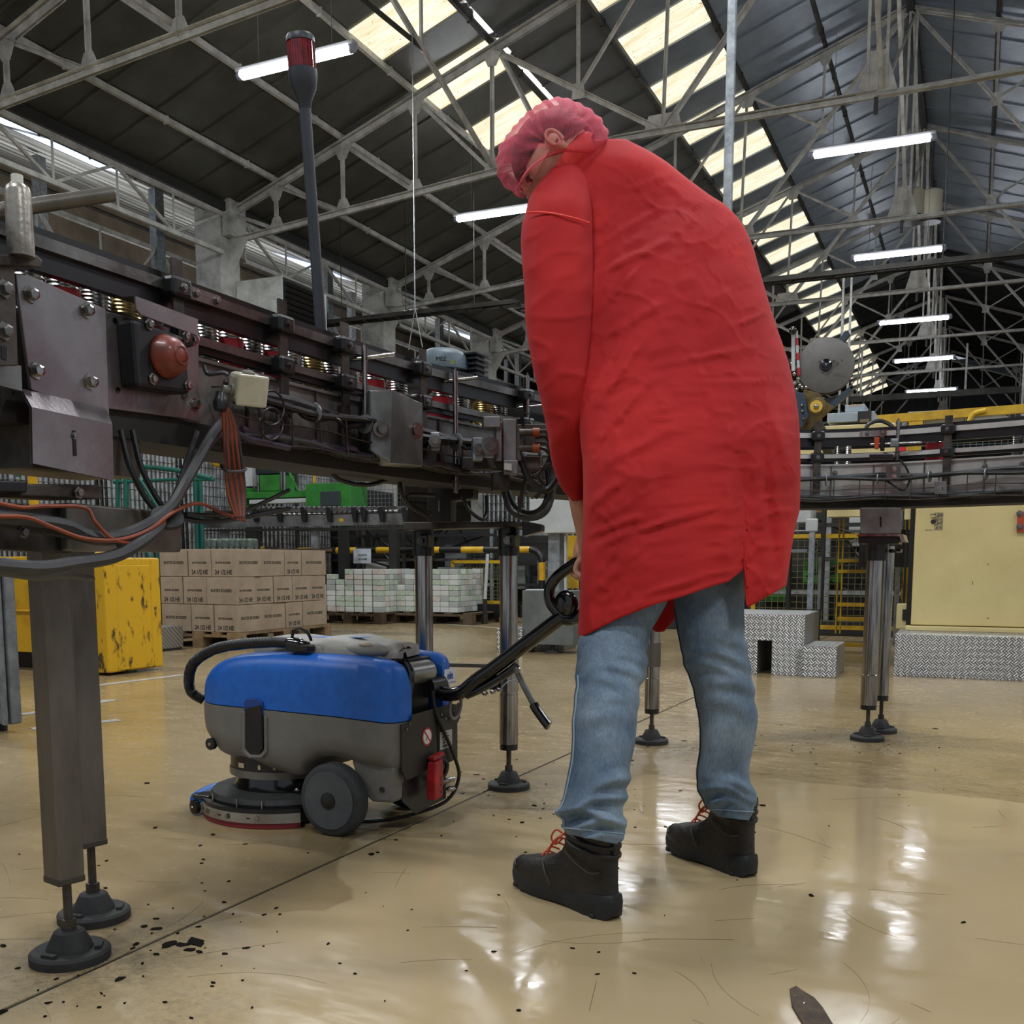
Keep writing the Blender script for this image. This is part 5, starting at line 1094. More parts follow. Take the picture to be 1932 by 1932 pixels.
# --- body skeleton (mostly under the clothes)
W_ = gw
pel = W_(1290, 1010, 2.42); spine = W_(1290, 800, 2.46); chest = W_(1250, 560, 2.60); neckb = W_(1140, 360, 2.74); neckt = W_(1095, 310, 2.70)
shL = W_(1060, 400, 2.53); elL = W_(1062, 690, 2.52); wrL = W_(1097, 975, 2.66); haL = W_(1118, 1050, 2.72)
shR = W_(1190, 400, 2.80); elR = W_(1130, 690, 2.92); wrR = W_(1110, 960, 2.86); haR = W_(1105, 1052, 2.82)
hipL = W_(1240, 1030, 2.44); knL = W_(1150, 1300, 2.27); anL = W_(1120, 1545, 2.24)
hipR = W_(1355, 1030, 2.46); knR = W_(1372, 1290, 2.42); anR = W_(1385, 1500, 2.53)
chains = [([pel, spine, chest, neckb, neckt, HC], [.09, .085, .085, .05, .05, .05], None)]
n0 = 6
chains += [([shL, elL.lerp(shL, .1), elL, wrL.lerp(elL, .3), wrL, haL], [.036, .034, .034, .034, .026, .03], 3), ([shR, elR.lerp(shR, .1), elR, wrR.lerp(elR, .3), wrR, haR], [.036, .034, .034, .034, .026, .03], 3)]
chains += [([hipL, W_(1178, 1180, 2.405), knL + cf * .035, anL.lerp(knL, .55), anL], [.04, .028, .028, .028, .022], 0), ([hipR, knR.lerp(hipR, .5) + cf * .03, knR + cf * .03, anR.lerp(knR, .55), anR], [.04, .028, .028, .028, .022], 0)]
def fingers(base_i, hand, axis, away):
    """four fingers curling round the bar plus a thumb closing from the side"""
    out = []; a = axis.normalized(); n = away.normalized(); d = a.cross(n).normalized()
    for k in range(4):
        o_ = hand + a * ((k - 1.5) * .0205); ln = (.9, 1.0, .96, .78)[k]
        p1 = o_ + n * .028 - Vector((0, 0, .012)); p2 = p1 + (n * .010 - Vector((0, 0, .030))) * ln; p3 = p2 + (-n * .022 - Vector((0, 0, .016))) * ln; p4 = p3 + (-n * .020 + Vector((0, 0, .008))) * ln
        out.append(([p1, p2, p3, p4], [.0098, .009, .0085, .007], base_i))
    t1 = hand - a * .035 + Vector((0, 0, .01)); t2 = t1 - a * .008 - Vector((0, 0, .026)) - n * .012; t3 = t2 + a * .012 - Vector((0, 0, .018)) + n * .01
    out.append(([t1, t2, t3], [.012, .0105, .008], base_i)); return out
iL = 6 + 5; iR = 6 + 11
gax = Vector((.05, 1, 0))
chains += fingers(iL, haL, gax, Vector((-1, .05, 0))) + fingers(iR, haR, gax, Vector((-1, .05, 0)))
V_, F_ = skinned(chains, levels=2); hb.add(V_, F_)
# ear on the camera side
er = []
for j in range(9):
    v = math.pi * j / 8
    er.append([hd(-.006 + .017 * math.sin(v) * math.cos(u) * (1.15 if math.cos(v) > 0 else .8), .073 + .010 * math.sin(v) * math.sin(u) + .006 * (1 - abs(math.cos(v))), -.008 + .031 * math.cos(v)) for u in [2 * math.pi * i / 12 for i in range(12)]])
hb.grid(er, True)
body = hb.build('body', SKIN, man, 80); rm = body.modifiers.new('one_skin', 'REMESH'); rm.mode = 'VOXEL'; rm.voxel_size = .0045; rm.use_smooth_shade = True
smm = body.modifiers.new('soft', 'SMOOTH'); smm.iterations = 2; smm.factor = .5
MB().tube([hd(-.006 + .013 * math.cos(q), .086, -.006 + .024 * math.sin(q)) for q in [i * math.pi / 9 - .5 for i in range(14)]], .0038, 8).build('ear_rim', SKIN, man, True)
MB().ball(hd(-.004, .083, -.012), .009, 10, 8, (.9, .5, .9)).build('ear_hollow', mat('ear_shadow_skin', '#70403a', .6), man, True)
# eyes, brows, lashes
ew_ = mat('eye_white', '#cfc8c0', .2); iri = mat('eye_dark', '#1c1411', .1)
for s_ in (1, -1):
    MB().ball(hd(.072, s_ * .031, .002), .0125, 14, 10).build('eye', ew_, man, True)
    MB().ball(hd(.081, s_ * .033, -.001), .0062, 12, 8).build('iris', iri, man, True)
    MB().tube([hd(.080, s_ * .046, .004), hd(.086, s_ * .034, .0095), hd(.085, s_ * .020, .004)], .0030, 6, smooth=5).build('lashes', mat('lash', '#1a110c', .7), man, True)
    MB().tube([hd(.076, s_ * .054, .018), hd(.089, s_ * .040, .027), hd(.095, s_ * .018, .022)], lambda t: .0055 - .002 * t, 8, smooth=5).build('eyebrow', mat('brow_hair', '#2a1c14', .8), man, True)
MB().ball(hd(.094, 0, -.067), .011, 14, 8, (.5, 1.9, .55)).build('lips', mat('lip', '#8f5248', .5), man, True)
# short dark hair cap under the net
hairm = mat('dark_short_hair', '#3a2720', .75, 0, '#1f1512', 60, .5, 300)
rows = []
for j in range(17):
    v = math.pi * .62 * j / 16; row = []
    for i in range(36):
        u = 2 * math.pi * i / 36; x = math.sin(v) * math.cos(u); y = math.sin(v) * math.sin(u); z = math.cos(v)
        lim = .22 if x > .12 else (-.28 if x > -.35 else -.45)
        if z < lim: z = lim; sc_ = .985
        else: sc_ = 1
        rr = 1.045 + .02 * noise.noise(Vector((x * 9, y * 9, z * 9)))
        q = math.sqrt(max(0, 1 - z * z)); hx = math.cos(u) * q; hy = math.sin(u) * q
        row.append(hd(hx * .094 * rr * sc_, hy * .076 * rr * sc_, z * .105 * rr))
    rows.append(row)
MB().grid(rows, True).build('hair', hairm, man, 80)
# pink hair net: puffed cap, translucent and pleated, with elastic band
net = bpy.data.materials.new('pink_net'); net.use_nodes = True; nt = net.node_tree; b = nt.nodes['Principled BSDF']
b.inputs['Base Color'].default_value = srgb('#d63f5a'); b.inputs['Roughness'].default_value = .7
tc = nt.nodes.new('ShaderNodeTexCoord'); vn = nt.nodes.new('ShaderNodeTexNoise'); vn.inputs['Scale'].default_value = 34; vn.inputs['Detail'].default_value = 5; nt.links.new(tc.outputs['Object'], vn.inputs['Vector'])
wv = nt.nodes.new('ShaderNodeTexWave'); wv.inputs['Scale'].default_value = 42; wv.inputs['Distortion'].default_value = 7; wv.inputs['Detail Scale'].default_value = 2; nt.links.new(tc.outputs['Object'], wv.inputs['Vector'])
lw = nt.nodes.new('ShaderNodeLayerWeight'); lw.inputs['Blend'].default_value = .45
a1 = nt.nodes.new('ShaderNodeMath'); a1.operation = 'MULTIPLY_ADD'; nt.links.new(lw.outputs['Facing'], a1.inputs[0]); a1.inputs[1].default_value = .75; a1.inputs[2].default_value = .05
a2 = nt.nodes.new('ShaderNodeMath'); a2.operation = 'MULTIPLY_ADD'; nt.links.new(vn.outputs['Fac'], a2.inputs[0]); a2.inputs[1].default_value = .22; nt.links.new(a1.outputs[0], a2.inputs[2])
a3 = nt.nodes.new('ShaderNodeMath'); a3.operation = 'MULTIPLY_ADD'; a3.use_clamp = True; nt.links.new(wv.outputs['Fac'], a3.inputs[0]); a3.inputs[1].default_value = .10; nt.links.new(a2.outputs[0], a3.inputs[2])
sb_ = nt.nodes.new('ShaderNodeMath'); sb_.operation = 'SUBTRACT'; nt.links.new(a3.outputs[0], sb_.inputs[0]); sb_.inputs[1].default_value = .12; sb_.use_clamp = True
nt.links.new(sb_.outputs[0], b.inputs['Alpha'])
# silhouette of the net in the picture plane, as polar radii about its centre
NC = (1040, 275); sil = [(936, 300), (942, 276), (962, 247), (993, 213), (1024, 191), (1055, 182), (1079, 188), (1110, 203), (1133, 222), (1147, 247), (1149, 266), (1130, 290), (1063, 290), (1020, 306), (990, 326), (980, 352), (988, 376), (978, 371), (962, 360), (945, 346), (937, 323)]
def polar(ang):
    best = 0
    for (ax_, ay_), (bx_, by_) in zip(sil, sil[1:] + sil[:1]):
        x1, y1, x2, y2 = ax_ - NC[0], ay_ - NC[1], bx_ - NC[0], by_ - NC[1]; dx, dy = math.cos(ang), math.sin(ang)
        den = dx * (y2 - y1) - dy * (x2 - x1)
        if abs(den) < 1e-6: continue
        t = (x1 * (y2 - y1) - y1 * (x2 - x1)) / den; s_ = (x1 * dy - y1 * dx) / den
        if t > 0 and -1e-6 <= s_ <= 1 + 1e-6: best = max(best, t)
    return best
rows = []; M_ = 28; N_ = 110
for j in range(M_ + 1):
    a = math.pi * j / M_; row = []           # a: 0 = towards the camera, pi = away
    for i in range(N_):
        q = 2 * math.pi * i / N_; rr = polar(q); k = math.sin(a) ** .72
        wig = 1 + .018 * math.sin(q * 26 + math.sin(a * 5) * 2) * math.sin(a)
        x = NC[0] + math.cos(q) * rr * k * wig; y = NC[1] + math.sin(q) * rr * k * wig
        dd = -math.cos(a) * .128 * (1 + .05 * noise.noise(Vector((math.cos(q) * 3, math.sin(q) * 3, a * 3))))
        row.append(gw(x, y, 2.645 + dd))
    rows.append(row)
hn = MB().grid(rows, True).build('hair_net', net, man, 80); hn['label'] = 'translucent pink pleated hair net'
MB().tube([gw(*p) for p in ((975, 366, 2.60), (984, 340, 2.575), (1000, 317, 2.565), (1030, 296, 2.56), (1063, 284, 2.565), (1085, 283, 2.58))], .0028, 8, smooth=8).build('net_band', mat('net_edge', '#f0737a', .6), man, True)
MB().tube([gw(*p) for p in ((1078, 222, 2.575), (1095, 224, 2.58), (1110, 236, 2.59), (1122, 252, 2.61))], .0016, 6, smooth=6).build('net_pleat', mat('net_edge', ''), man, True)
# --- coat
coatm = bpy.data.materials.new('red_nonwoven'); coatm.use_nodes = True; nt = coatm.node_tree; b = nt.nodes['Principled BSDF']
tc = nt.nodes.new('ShaderNodeTexCoord')
n1 = nt.nodes.new('ShaderNodeTexNoise'); n1.inputs['Scale'].default_value = 3.2; n1.inputs['Detail'].default_value = 4; nt.links.new(tc.outputs['Object'], n1.inputs['Vector'])
r1 = nt.nodes.new('ShaderNodeValToRGB'); r1.color_ramp.elements[0].position = .35; r1.color_ramp.elements[0].color = srgb('#a91d21'); r1.color_ramp.elements[1].position = .68; r1.color_ramp.elements[1].color = srgb('#c92d2b')
nt.links.new(n1.outputs['Fac'], r1.inputs[0]); nt.links.new(r1.outputs[0], b.inputs['Base Color']); b.inputs['Roughness'].default_value = .78; b.inputs['Specular IOR Level'].default_value = .25
b.inputs['Sheen Weight'].default_value = .15; b.inputs['Sheen Tint'].default_value = srgb('#ff8a92')
n2 = nt.nodes.new('ShaderNodeTexNoise'); n2.inputs['Scale'].default_value = 420; bp = nt.nodes.new('ShaderNodeBump'); bp.inputs['Strength'].default_value = .12; bp.inputs['Distance'].default_value = .003; nt.links.new(tc.outputs['Object'], n2.inputs['Vector']); nt.links.new(n2.outputs['Fac'], bp.inputs['Height']); nt.links.new(bp.outputs[0], b.inputs['Normal'])
tr = nt.nodes.new('ShaderNodeBsdfTranslucent'); tr.inputs[0].default_value = srgb('#e5402f'); ms = nt.nodes.new('ShaderNodeMixShader'); ms.inputs[0].default_value = .16
nt.links.new(b.outputs[0], ms.inputs[1]); nt.links.new(tr.outputs[0], ms.inputs[2]); nt.links.new(ms.outputs[0], nt.nodes['Material Output'].inputs[0])
LE = [(262, 1092), (275, 1076), (300, 1058), (330, 1030), (369, 1006), (400, 1012), (440, 1040), (500, 1062), (700, 1075), (860, 1098), (940, 1100), (1010, 1096), (1115, 1090), (1220, 1088)]
RE = [(260, 1176), (270, 1196), (283, 1222), (304, 1256), (331, 1290), (369, 1341), (386, 1368), (420, 1399), (464, 1420), (509, 1433), (604, 1461), (662, 1481), (714, 1495), (799, 1508), (960, 1509), (995, 1501), (1070, 1489), (1106, 1483), (1220, 1470)]
DC = [(260, 2.68), (400, 2.66), (550, 2.60), (700, 2.55), (900, 2.485), (1220, 2.46)]
DB = [(260, .07), (300, .11), (370, .125), (460, .16), (600, .185), (800, .20), (1000, .205), (1220, .20)]
def hemf(x): # lower edge seen from behind
    return interp([(1086, 1208), (1165, 1168), (1240, 1139), (1294, 1124), (1340, 1107), (1376, 1097), (1383, 1090), (1404, 1074), (1408, 1148), (1440, 1130), (1483, 1106), (1492, 1095)], x)
def hemb(x): return interp([(1086, 1190), (1180, 1170), (1225, 1185), (1245, 1196), (1262, 1186), (1278, 1165), (1310, 1120), (1400, 1100), (1490, 1090)], x)
creases = [ # hand-placed folds: (x0,y0,x1,y1,width px,height m)
    (1115, 470, 1240, 395, 9, .007), (1120, 520, 1260, 455, 10, .008), (1125, 590, 1210, 500, 10, .009), (1130, 640, 1270, 560, 12, .006), (1128, 760, 1215, 640, 12, .009), (1130, 820, 1230, 715, 13, .010), (1150, 870, 1300, 790, 15, .006),
    (1110, 1010, 1205, 975, 9, .008), (1205, 1000, 1345, 958, 7, .010), (1130, 1030, 1190, 1000, 10, .007), (1240, 690, 1420, 655, 10, .005), (1400, 610, 1440, 590, 7, .008), (1130, 430, 1210, 350, 9, .006), (1180, 360, 1260, 330, 9, .005),
    (1240, 330, 1300, 380, 12, .004), (1100, 1130, 1160, 1080, 14, .006), (1220, 1120, 1320, 1092, 7, .006), (1145, 700, 1180, 620, 9, .006), (1165, 910, 1110, 960, 12, .007), (1300, 720, 1470, 720, 8, .003), (1450, 760, 1500, 900, 16, .008), (1440, 840, 1465, 1080, 14, -.010)]
def fold(x, y):
    h = .0
    for x0, y0, x1, y1, wd, ht in creases:
        dx, dy = x1 - x0, y1 - y0; L2 = dx * dx + dy * dy; t = max(0, min(1, ((x - x0) * dx + (y - y0) * dy) / L2))
        px_, py_ = x0 + dx * t, y0 + dy * t; d2 = ((x - px_) ** 2 + (y - py_) ** 2) / (wd * wd)
        if d2 < 9: h += 1.15 * ht * (math.exp(-d2 * 1.6) - .5 * math.exp(-d2 / 3)) * (.35 + .65 * math.sin(math.pi * min(1, max(0, t)) * .8 + .3))
    u, v = (x * .55 + y * .83) / 60, (x * -.83 + y * .55) / 190
    h += .0032 * noise.noise(Vector((u, v, 1.3))) + .0028 * noise.noise(Vector((x / 28, y / 75, 4.1))) + .0022 * noise.noise(Vector((x / 60 + y / 90, y / 24, 8)))
    rdg = 1 - abs(noise.noise(Vector((x / 150 + y / 260, y / 120 - x / 200, 2.7)))) * 2
    h += .0034 * max(0, rdg) ** 16 + .003 * max(0, 1 - abs(noise.noise(Vector((x / 70 - y / 120, y / 50 + x / 70, 12)))) * 2) ** 18 + .0012 * noise.noise(Vector((x / 12, y / 16, 6)))
    return h
ROWS, COLN = 190, 240; rows = []
for j in range(ROWS + 1):
    s_ = j / ROWS; row = []
    yb0 = 262 + (1100 - 262) * s_
    lx, rx = sm(LE, yb0), sm(RE, yb0); dc = sm(DC, yb0); db = sm(DB, yb0)
    for i in range(COLN):
        q = 2 * math.pi * i / COLN; c_, s2 = math.cos(q), math.sin(q)
        ex = .82 - .34 * max(0, min(1, (s_ - .45) / .3)); xx = (1 if c_ > 0 else -1) * abs(c_) ** ex; dd = (1 if s2 > 0 else -1) * abs(s2) ** ex   # s2>0: away
        x = (lx + rx) / 2 + (rx - lx) / 2 * xx
        hem = hemb(x) if s2 > 0 else hemf(x)
        y = 262 + (hem - 262) * s_ if s_ > .72 else 262 + (1100 - 262) * s_
        if s_ > .72: k = (s_ - .72) / .28; y0 = 262 + (1100 - 262) * .72; y = y0 + (hem - y0) * k
        wdep = dc + db * dd
        if s2 <= 0:
            wdep -= 1.35 * fold(x, y) * min(1, s_ * 8)
            # spine hollow, seat, and vent overlap on the right
            wdep += .012 * math.exp(-((x - 1290) / 60) ** 2) * math.exp(-((y - 620) / 160) ** 2)
            if y > 820: wdep += .030 / (1 + math.exp(-(x - 1390) / 4.5)) * min(1, (y - 820) / 110)
            wdep += .012 * math.sin((x - 1100) / 38.) * max(0, (y - 960) / 200)
        row.append(gw(x, y, wdep))
    rows.append(row)
cb = MB(); cb.grid(rows, True)
coat = cb.build('coat', coatm, man, 80); coat['label'] = 'long red non-woven overall coat, creased across the back'
so = coat.modifiers.new('thick', 'SOLIDIFY'); so.thickness = .0016; so.offset = -1
# sleeve
def sleeve(LT, RT, wt, dt, name, amp=1):
    rows = []; n = 120; m = 72; ya, yb_ = LT[0][0], LT[-1][0]
    for j in range(n + 1):
        y = ya + (yb_ - ya) * j / n; lx, rx = sm(LT, y), sm(RT, y); row = []
        for i in range(m):
            q = 2 * math.pi * i / m; c_, s2 = math.cos(q), math.sin(q)
            x = (lx + rx) / 2 + (rx - lx) / 2 * (1 if c_ > 0 else -1) * abs(c_) ** .9
            d_ = sm(wt, y) + sm(dt, y) * s2
            yy = y + (0 if j < n else 0) + (x - (lx + rx) / 2) * (-.10 if j > n - 8 else 0) * ((j - n + 8) / 8 if j > n - 8 else 0)
            if s2 <= .2: d_ -= amp * (.004 * noise.noise(Vector((x / 40, yy / 45 + x / 70, 5))) + .003 * noise.noise(Vector((x / 22, yy / 90, 9))) + .005 * max(0, 1 - abs(noise.noise(Vector((x / 130, yy / 60, 3)))) * 2) ** 5)
            row.append(gw(x, yy, d_))
        rows.append(row)
    # closed rounded shoulder
    top = rows[0]; c = sum(top, Vector()) / len(top)
    rows = [[c.lerp(p, .05) + (Vector((0, 0, .012))) for p in top], [c.lerp(p, .6) + Vector((0, 0, .010)) for p in top]] + rows
    o = MB().grid(rows, True, True).build(name, coatm, man, 80); s2 = o.modifiers.new('thick', 'SOLIDIFY'); s2.thickness = .0014; s2.offset = -1; return o
SL_ = [(318, 1040), (338, 1023), (362, 1004), (382, 996), (403, 991), (423, 985), (464, 983), (543, 989), (611, 992), (697, 1006), (765, 1022), (812, 1032), (875, 1042), (920, 1059), (945, 1080)]
SR_ = [(318, 1096), (338, 1106), (362, 1112), (389, 1116), (450, 1118), (526, 1120), (611, 1123), (697, 1126), (765, 1124), (812, 1119), (866, 1110), (932, 1101), (945, 1099)]
sleeve(SL_, SR_, [(318, 2.58), (400, 2.52), (650, 2.475), (800, 2.50), (945, 2.62)], [(318, .05), (380, .085), (600, .09), (800, .075), (945, .032)], 'sleeve')
sleeve([(400, 1180), (700, 1120), (940, 1098)], [(400, 1280), (700, 1210), (940, 1150)], [(400, 2.80), (700, 2.92), (940, 2.87)], [(400, .07), (700, .07), (940, .04)], 'sleeve', .5)
# shoulder seam and collar
MB().tube([gw(*p) for p in ((994, 401, 2.455), (1018, 400, 2.434), (1050, 404, 2.424), (1085, 412, 2.43), (1112, 421, 2.45))], .0022, 6, smooth=8).build('shoulder_seam', mat('seam_red', '#f0453a', .6), man, True)
col_r = mat('collar_red', '#e03527', .6, 0, '#c92a22', 20)
rows = []
for i in range(25):
    t = i / 24; x = 1052 + 66 * t; yb_ = 318 - 52 * math.sin(t * 1.65) ** 1.0; yt = yb_ - 14 - 8 * math.sin(t * 3)
    rows.append([gw(x + 14, yb_ + 20, 2.575 + .02 * t), gw(x + 4, yb_ + 8, 2.555 + .03 * t), gw(x - 3, (yb_ + yt) / 2, 2.545 + .04 * t), gw(x + 1, yt, 2.555 + .04 * t), gw(x + 3, yt + 1, 2.57 + .04 * t), gw(x + 8, yb_ + 6, 2.60 + .04 * t)])
MB().grid(rows).build('collar', col_r, man, 80)
# --- jeans
jm = bpy.data.materials.new('washed_denim'); jm.use_nodes = True; nt = jm.node_tree; b = nt.nodes['Principled BSDF']; b.inputs['Roughness'].default_value = .85; b.inputs['Specular IOR Level'].default_value = .2
tc = nt.nodes.new('ShaderNodeTexCoord'); n1 = nt.nodes.new('ShaderNodeTexNoise'); n1.inputs['Scale'].default_value = 7; n1.inputs['Detail'].default_value = 5; n1.inputs['Roughness'].default_value = .6; nt.links.new(tc.outputs['Object'], n1.inputs['Vector'])
r1 = nt.nodes.new('ShaderNodeValToRGB'); r1.color_ramp.elements[0].position = .33; r1.color_ramp.elements[0].color = srgb('#56687c'); r1.color_ramp.elements[1].position = .68; r1.color_ramp.elements[1].color = srgb('#8595a2')
nt.links.new(n1.outputs['Fac'], r1.inputs[0])
n3 = nt.nodes.new('ShaderNodeTexNoise'); n3.inputs['Scale'].default_value = 190; n3.inputs['Detail'].default_value = 2; mp = nt.nodes.new('ShaderNodeMapping'); mp.inputs['Scale'].default_value = (1, 1, .35); nt.links.new(tc.outputs['Object'], mp.inputs[0]); nt.links.new(mp.outputs[0], n3.inputs['Vector'])
mx = nt.nodes.new('ShaderNodeMix'); mx.data_type = 'RGBA'; mx.blend_type = 'OVERLAY'; mx.inputs[0].default_value = .35; nt.links.new(r1.outputs[0], mx.inputs[6]); nt.links.new(n3.outputs['Fac'], mx.inputs[7]); nt.links.new(mx.outputs[2], b.inputs['Base Color'])
bp = nt.nodes.new('ShaderNodeBump'); bp.inputs['Strength'].default_value = .25; bp.inputs['Distance'].default_value = .002; nt.links.new(n3.outputs['Fac'], bp.inputs['Height']); nt.links.new(bp.outputs[0], b.inputs['Normal'])
def leg(LT, RT, WT, DT, folds, cuff, seed, hemt):
    rows = []; n = 170; m = 96; ya, yb_ = LT[0][0], LT[-1][0]
    for j in range(n + 1):
        y = ya + (yb_ - ya) * j / n; lx, rx = sm(LT, y), sm(RT, y); row = []
        for i in range(m):
            q = 2 * math.pi * i / m; c_, s2 = math.cos(q), math.sin(q)
            xx = (1 if c_ > 0 else -1) * abs(c_) ** .92; x = (lx + rx) / 2 + (rx - lx) / 2 * xx
            yy = y
            kb = max(0, (y - (yb_ - 70)) / 70); yy = y + kb * kb * hemt(xx, s2)
            d_ = sm(WT, y) + sm(DT, y) * (1 if s2 > 0 else -1) * abs(s2) ** .92
            h = 0
            for fy, amp, wd, tilt, ph in folds:
                dy = (y + tilt * xx + 6 * math.sin(xx * 3 + ph) - fy) / wd
                if abs(dy) < 3: h += amp * (math.exp(-dy * dy) - .55 * math.exp(-((dy - 1.3) ** 2) * 1.2)) * (.55 + .45 * math.sin(xx * 2.1 + ph))
            h += .003 * noise.noise(Vector((x / 34, y / 40, seed))) + .002 * noise.noise(Vector((x / 14, y / 60, seed + 3)))
            d_ -= h * (-s2 if s2 < 0 else -s2 * .6); x += h * 1000 * xx * .5
            row.append(gw(x, yy, d_))
        rows.append(row)
    return rows
kf = [(1236, 0.0098, 12, -14, .4), (1262, 0.0112, 11, -10, 1.2), (1288, 0.0098, 12, -16, 2.1), (1318, 0.0084, 14, -8, .2), (1350, 0.0056, 20, 10, 1.6)]
lf = kf + [(1490, 0.0182, 14, 22, .5), (1515, 0.0252, 11, 16, 1.4), (1536, 0.0252, 10, -6, 2.2), (1556, 0.0224, 9, 8, .9), (1574, 0.0084, 8, 4, .1)]
jl = leg([(1060, 1140), (1130, 1122), (1180, 1104), (1205, 1092), (1280, 1087), (1300, 1085), (1350, 1080), (1385, 1078), (1442, 1075), (1494, 1064), (1542, 1056), (1560, 1060), (1580, 1070)],
    [(1060, 1290), (1130, 1262), (1165, 1243), (1200, 1226), (1280, 1216), (1300, 1206), (1350, 1203), (1385, 1200), (1460, 1186), (1499, 1182), (1542, 1174), (1565, 1179), (1580, 1171)],
    [(1060, 2.42), (1200, 2.37), (1350, 2.275), (1580, 2.235)], [(1060, .075), (1200, .078), (1300, .075), (1450, .07), (1580, .062)], lf, None, 1.0,
    lambda xx, s2: 10 * xx * (1 if s2 < 0 else .3) + (4 if s2 < 0 else -12))
rf = [(1170, .004, 16, -10, 1.0), (1205, 0.0084, 13, -14, .4), (1236, 0.0112, 12, -16, 1.4), (1262, 0.0098, 12, -12, 2.4), (1290, 0.0084, 13, -10, .6), (1330, 0.0056, 18, -12, 1.9)] + [(1478, 0.0168, 13, -18, .5), (1495, 0.0224, 9, -12, 1.4), (1512, 0.0210, 9, 8, 2.0), (1528, 0.0112, 8, 5, .8)]
jr = leg([(1060, 1268), (1130, 1271), (1190, 1280), (1265, 1297), (1310, 1312), (1385, 1322), (1457, 1317), (1499, 1321), (1522, 1338), (1540, 1352)],
    [(1060, 1412), (1130, 1406), (1200, 1405), (1250, 1414), (1310, 1423), (1371, 1429), (1451, 1414), (1505, 1421), (1522, 1424), (1540, 1416)],
    [(1060, 2.46), (1200, 2.44), (1350, 2.46), (1540, 2.53)], [(1060, .08), (1200, .085), (1300, .078), (1450, .07), (1540, .06)], rf, None, 6.0,
    lambda xx, s2: 4 * xx * (1 if s2 < 0 else .3) + (5 if s2 < 0 else -14))
jb = MB(); jb.grid(jl, True); jb.grid(jr, True)
# seat joining both legs under the coat
st_ = []
for j in range(10):
    y = 930 + 14 * j; st_.append([gw(1290 + (105 + 5 * j) * math.cos(q) * .95, y, 2.44 + .11 * math.sin(q)) for q in [2 * math.pi * i / 40 for i in range(40)]])
jb.grid(st_, True, True, True)
jeans = jb.build('jeans', jm, man, 80); jeans['label'] = 'washed light blue jeans bunched at the ankles'
so = jeans.modifiers.new('thick', 'SOLIDIFY'); so.thickness = .0018; so.offset = -1
# side seams and stitched hems
stm = mat('denim_seam', '#93a6b5', .8); std = mat('denim_seam_dark', '#2f435e', .8)
def seamline(rows, col, j0, j1, m_, r_, push=.002):
    pts = []
    for j in range(j0, j1, 3):
        p = rows[j][col]; c = sum(rows[j], Vector()) / len(rows[j]); pts.append(p + (p - c).normalized() * push)
    MB().tube(pts, r_, 6).build('seam', m_, man, True)
seamline(jl, 55, 70, 168, stm, .0018); seamline(jr, 50, 30, 168, std, .0018)
for rws in (jl, jr):
    pts = []
    for i in list(range(48, 96)) + [0]:
        p = rws[165][i]; c = sum(rws[165], Vector()) / 96; pts.append(p + (p - c).normalized() * .0018)
    MB().tube(pts, .0013, 5).build('hem_stitch', stm, man, True)
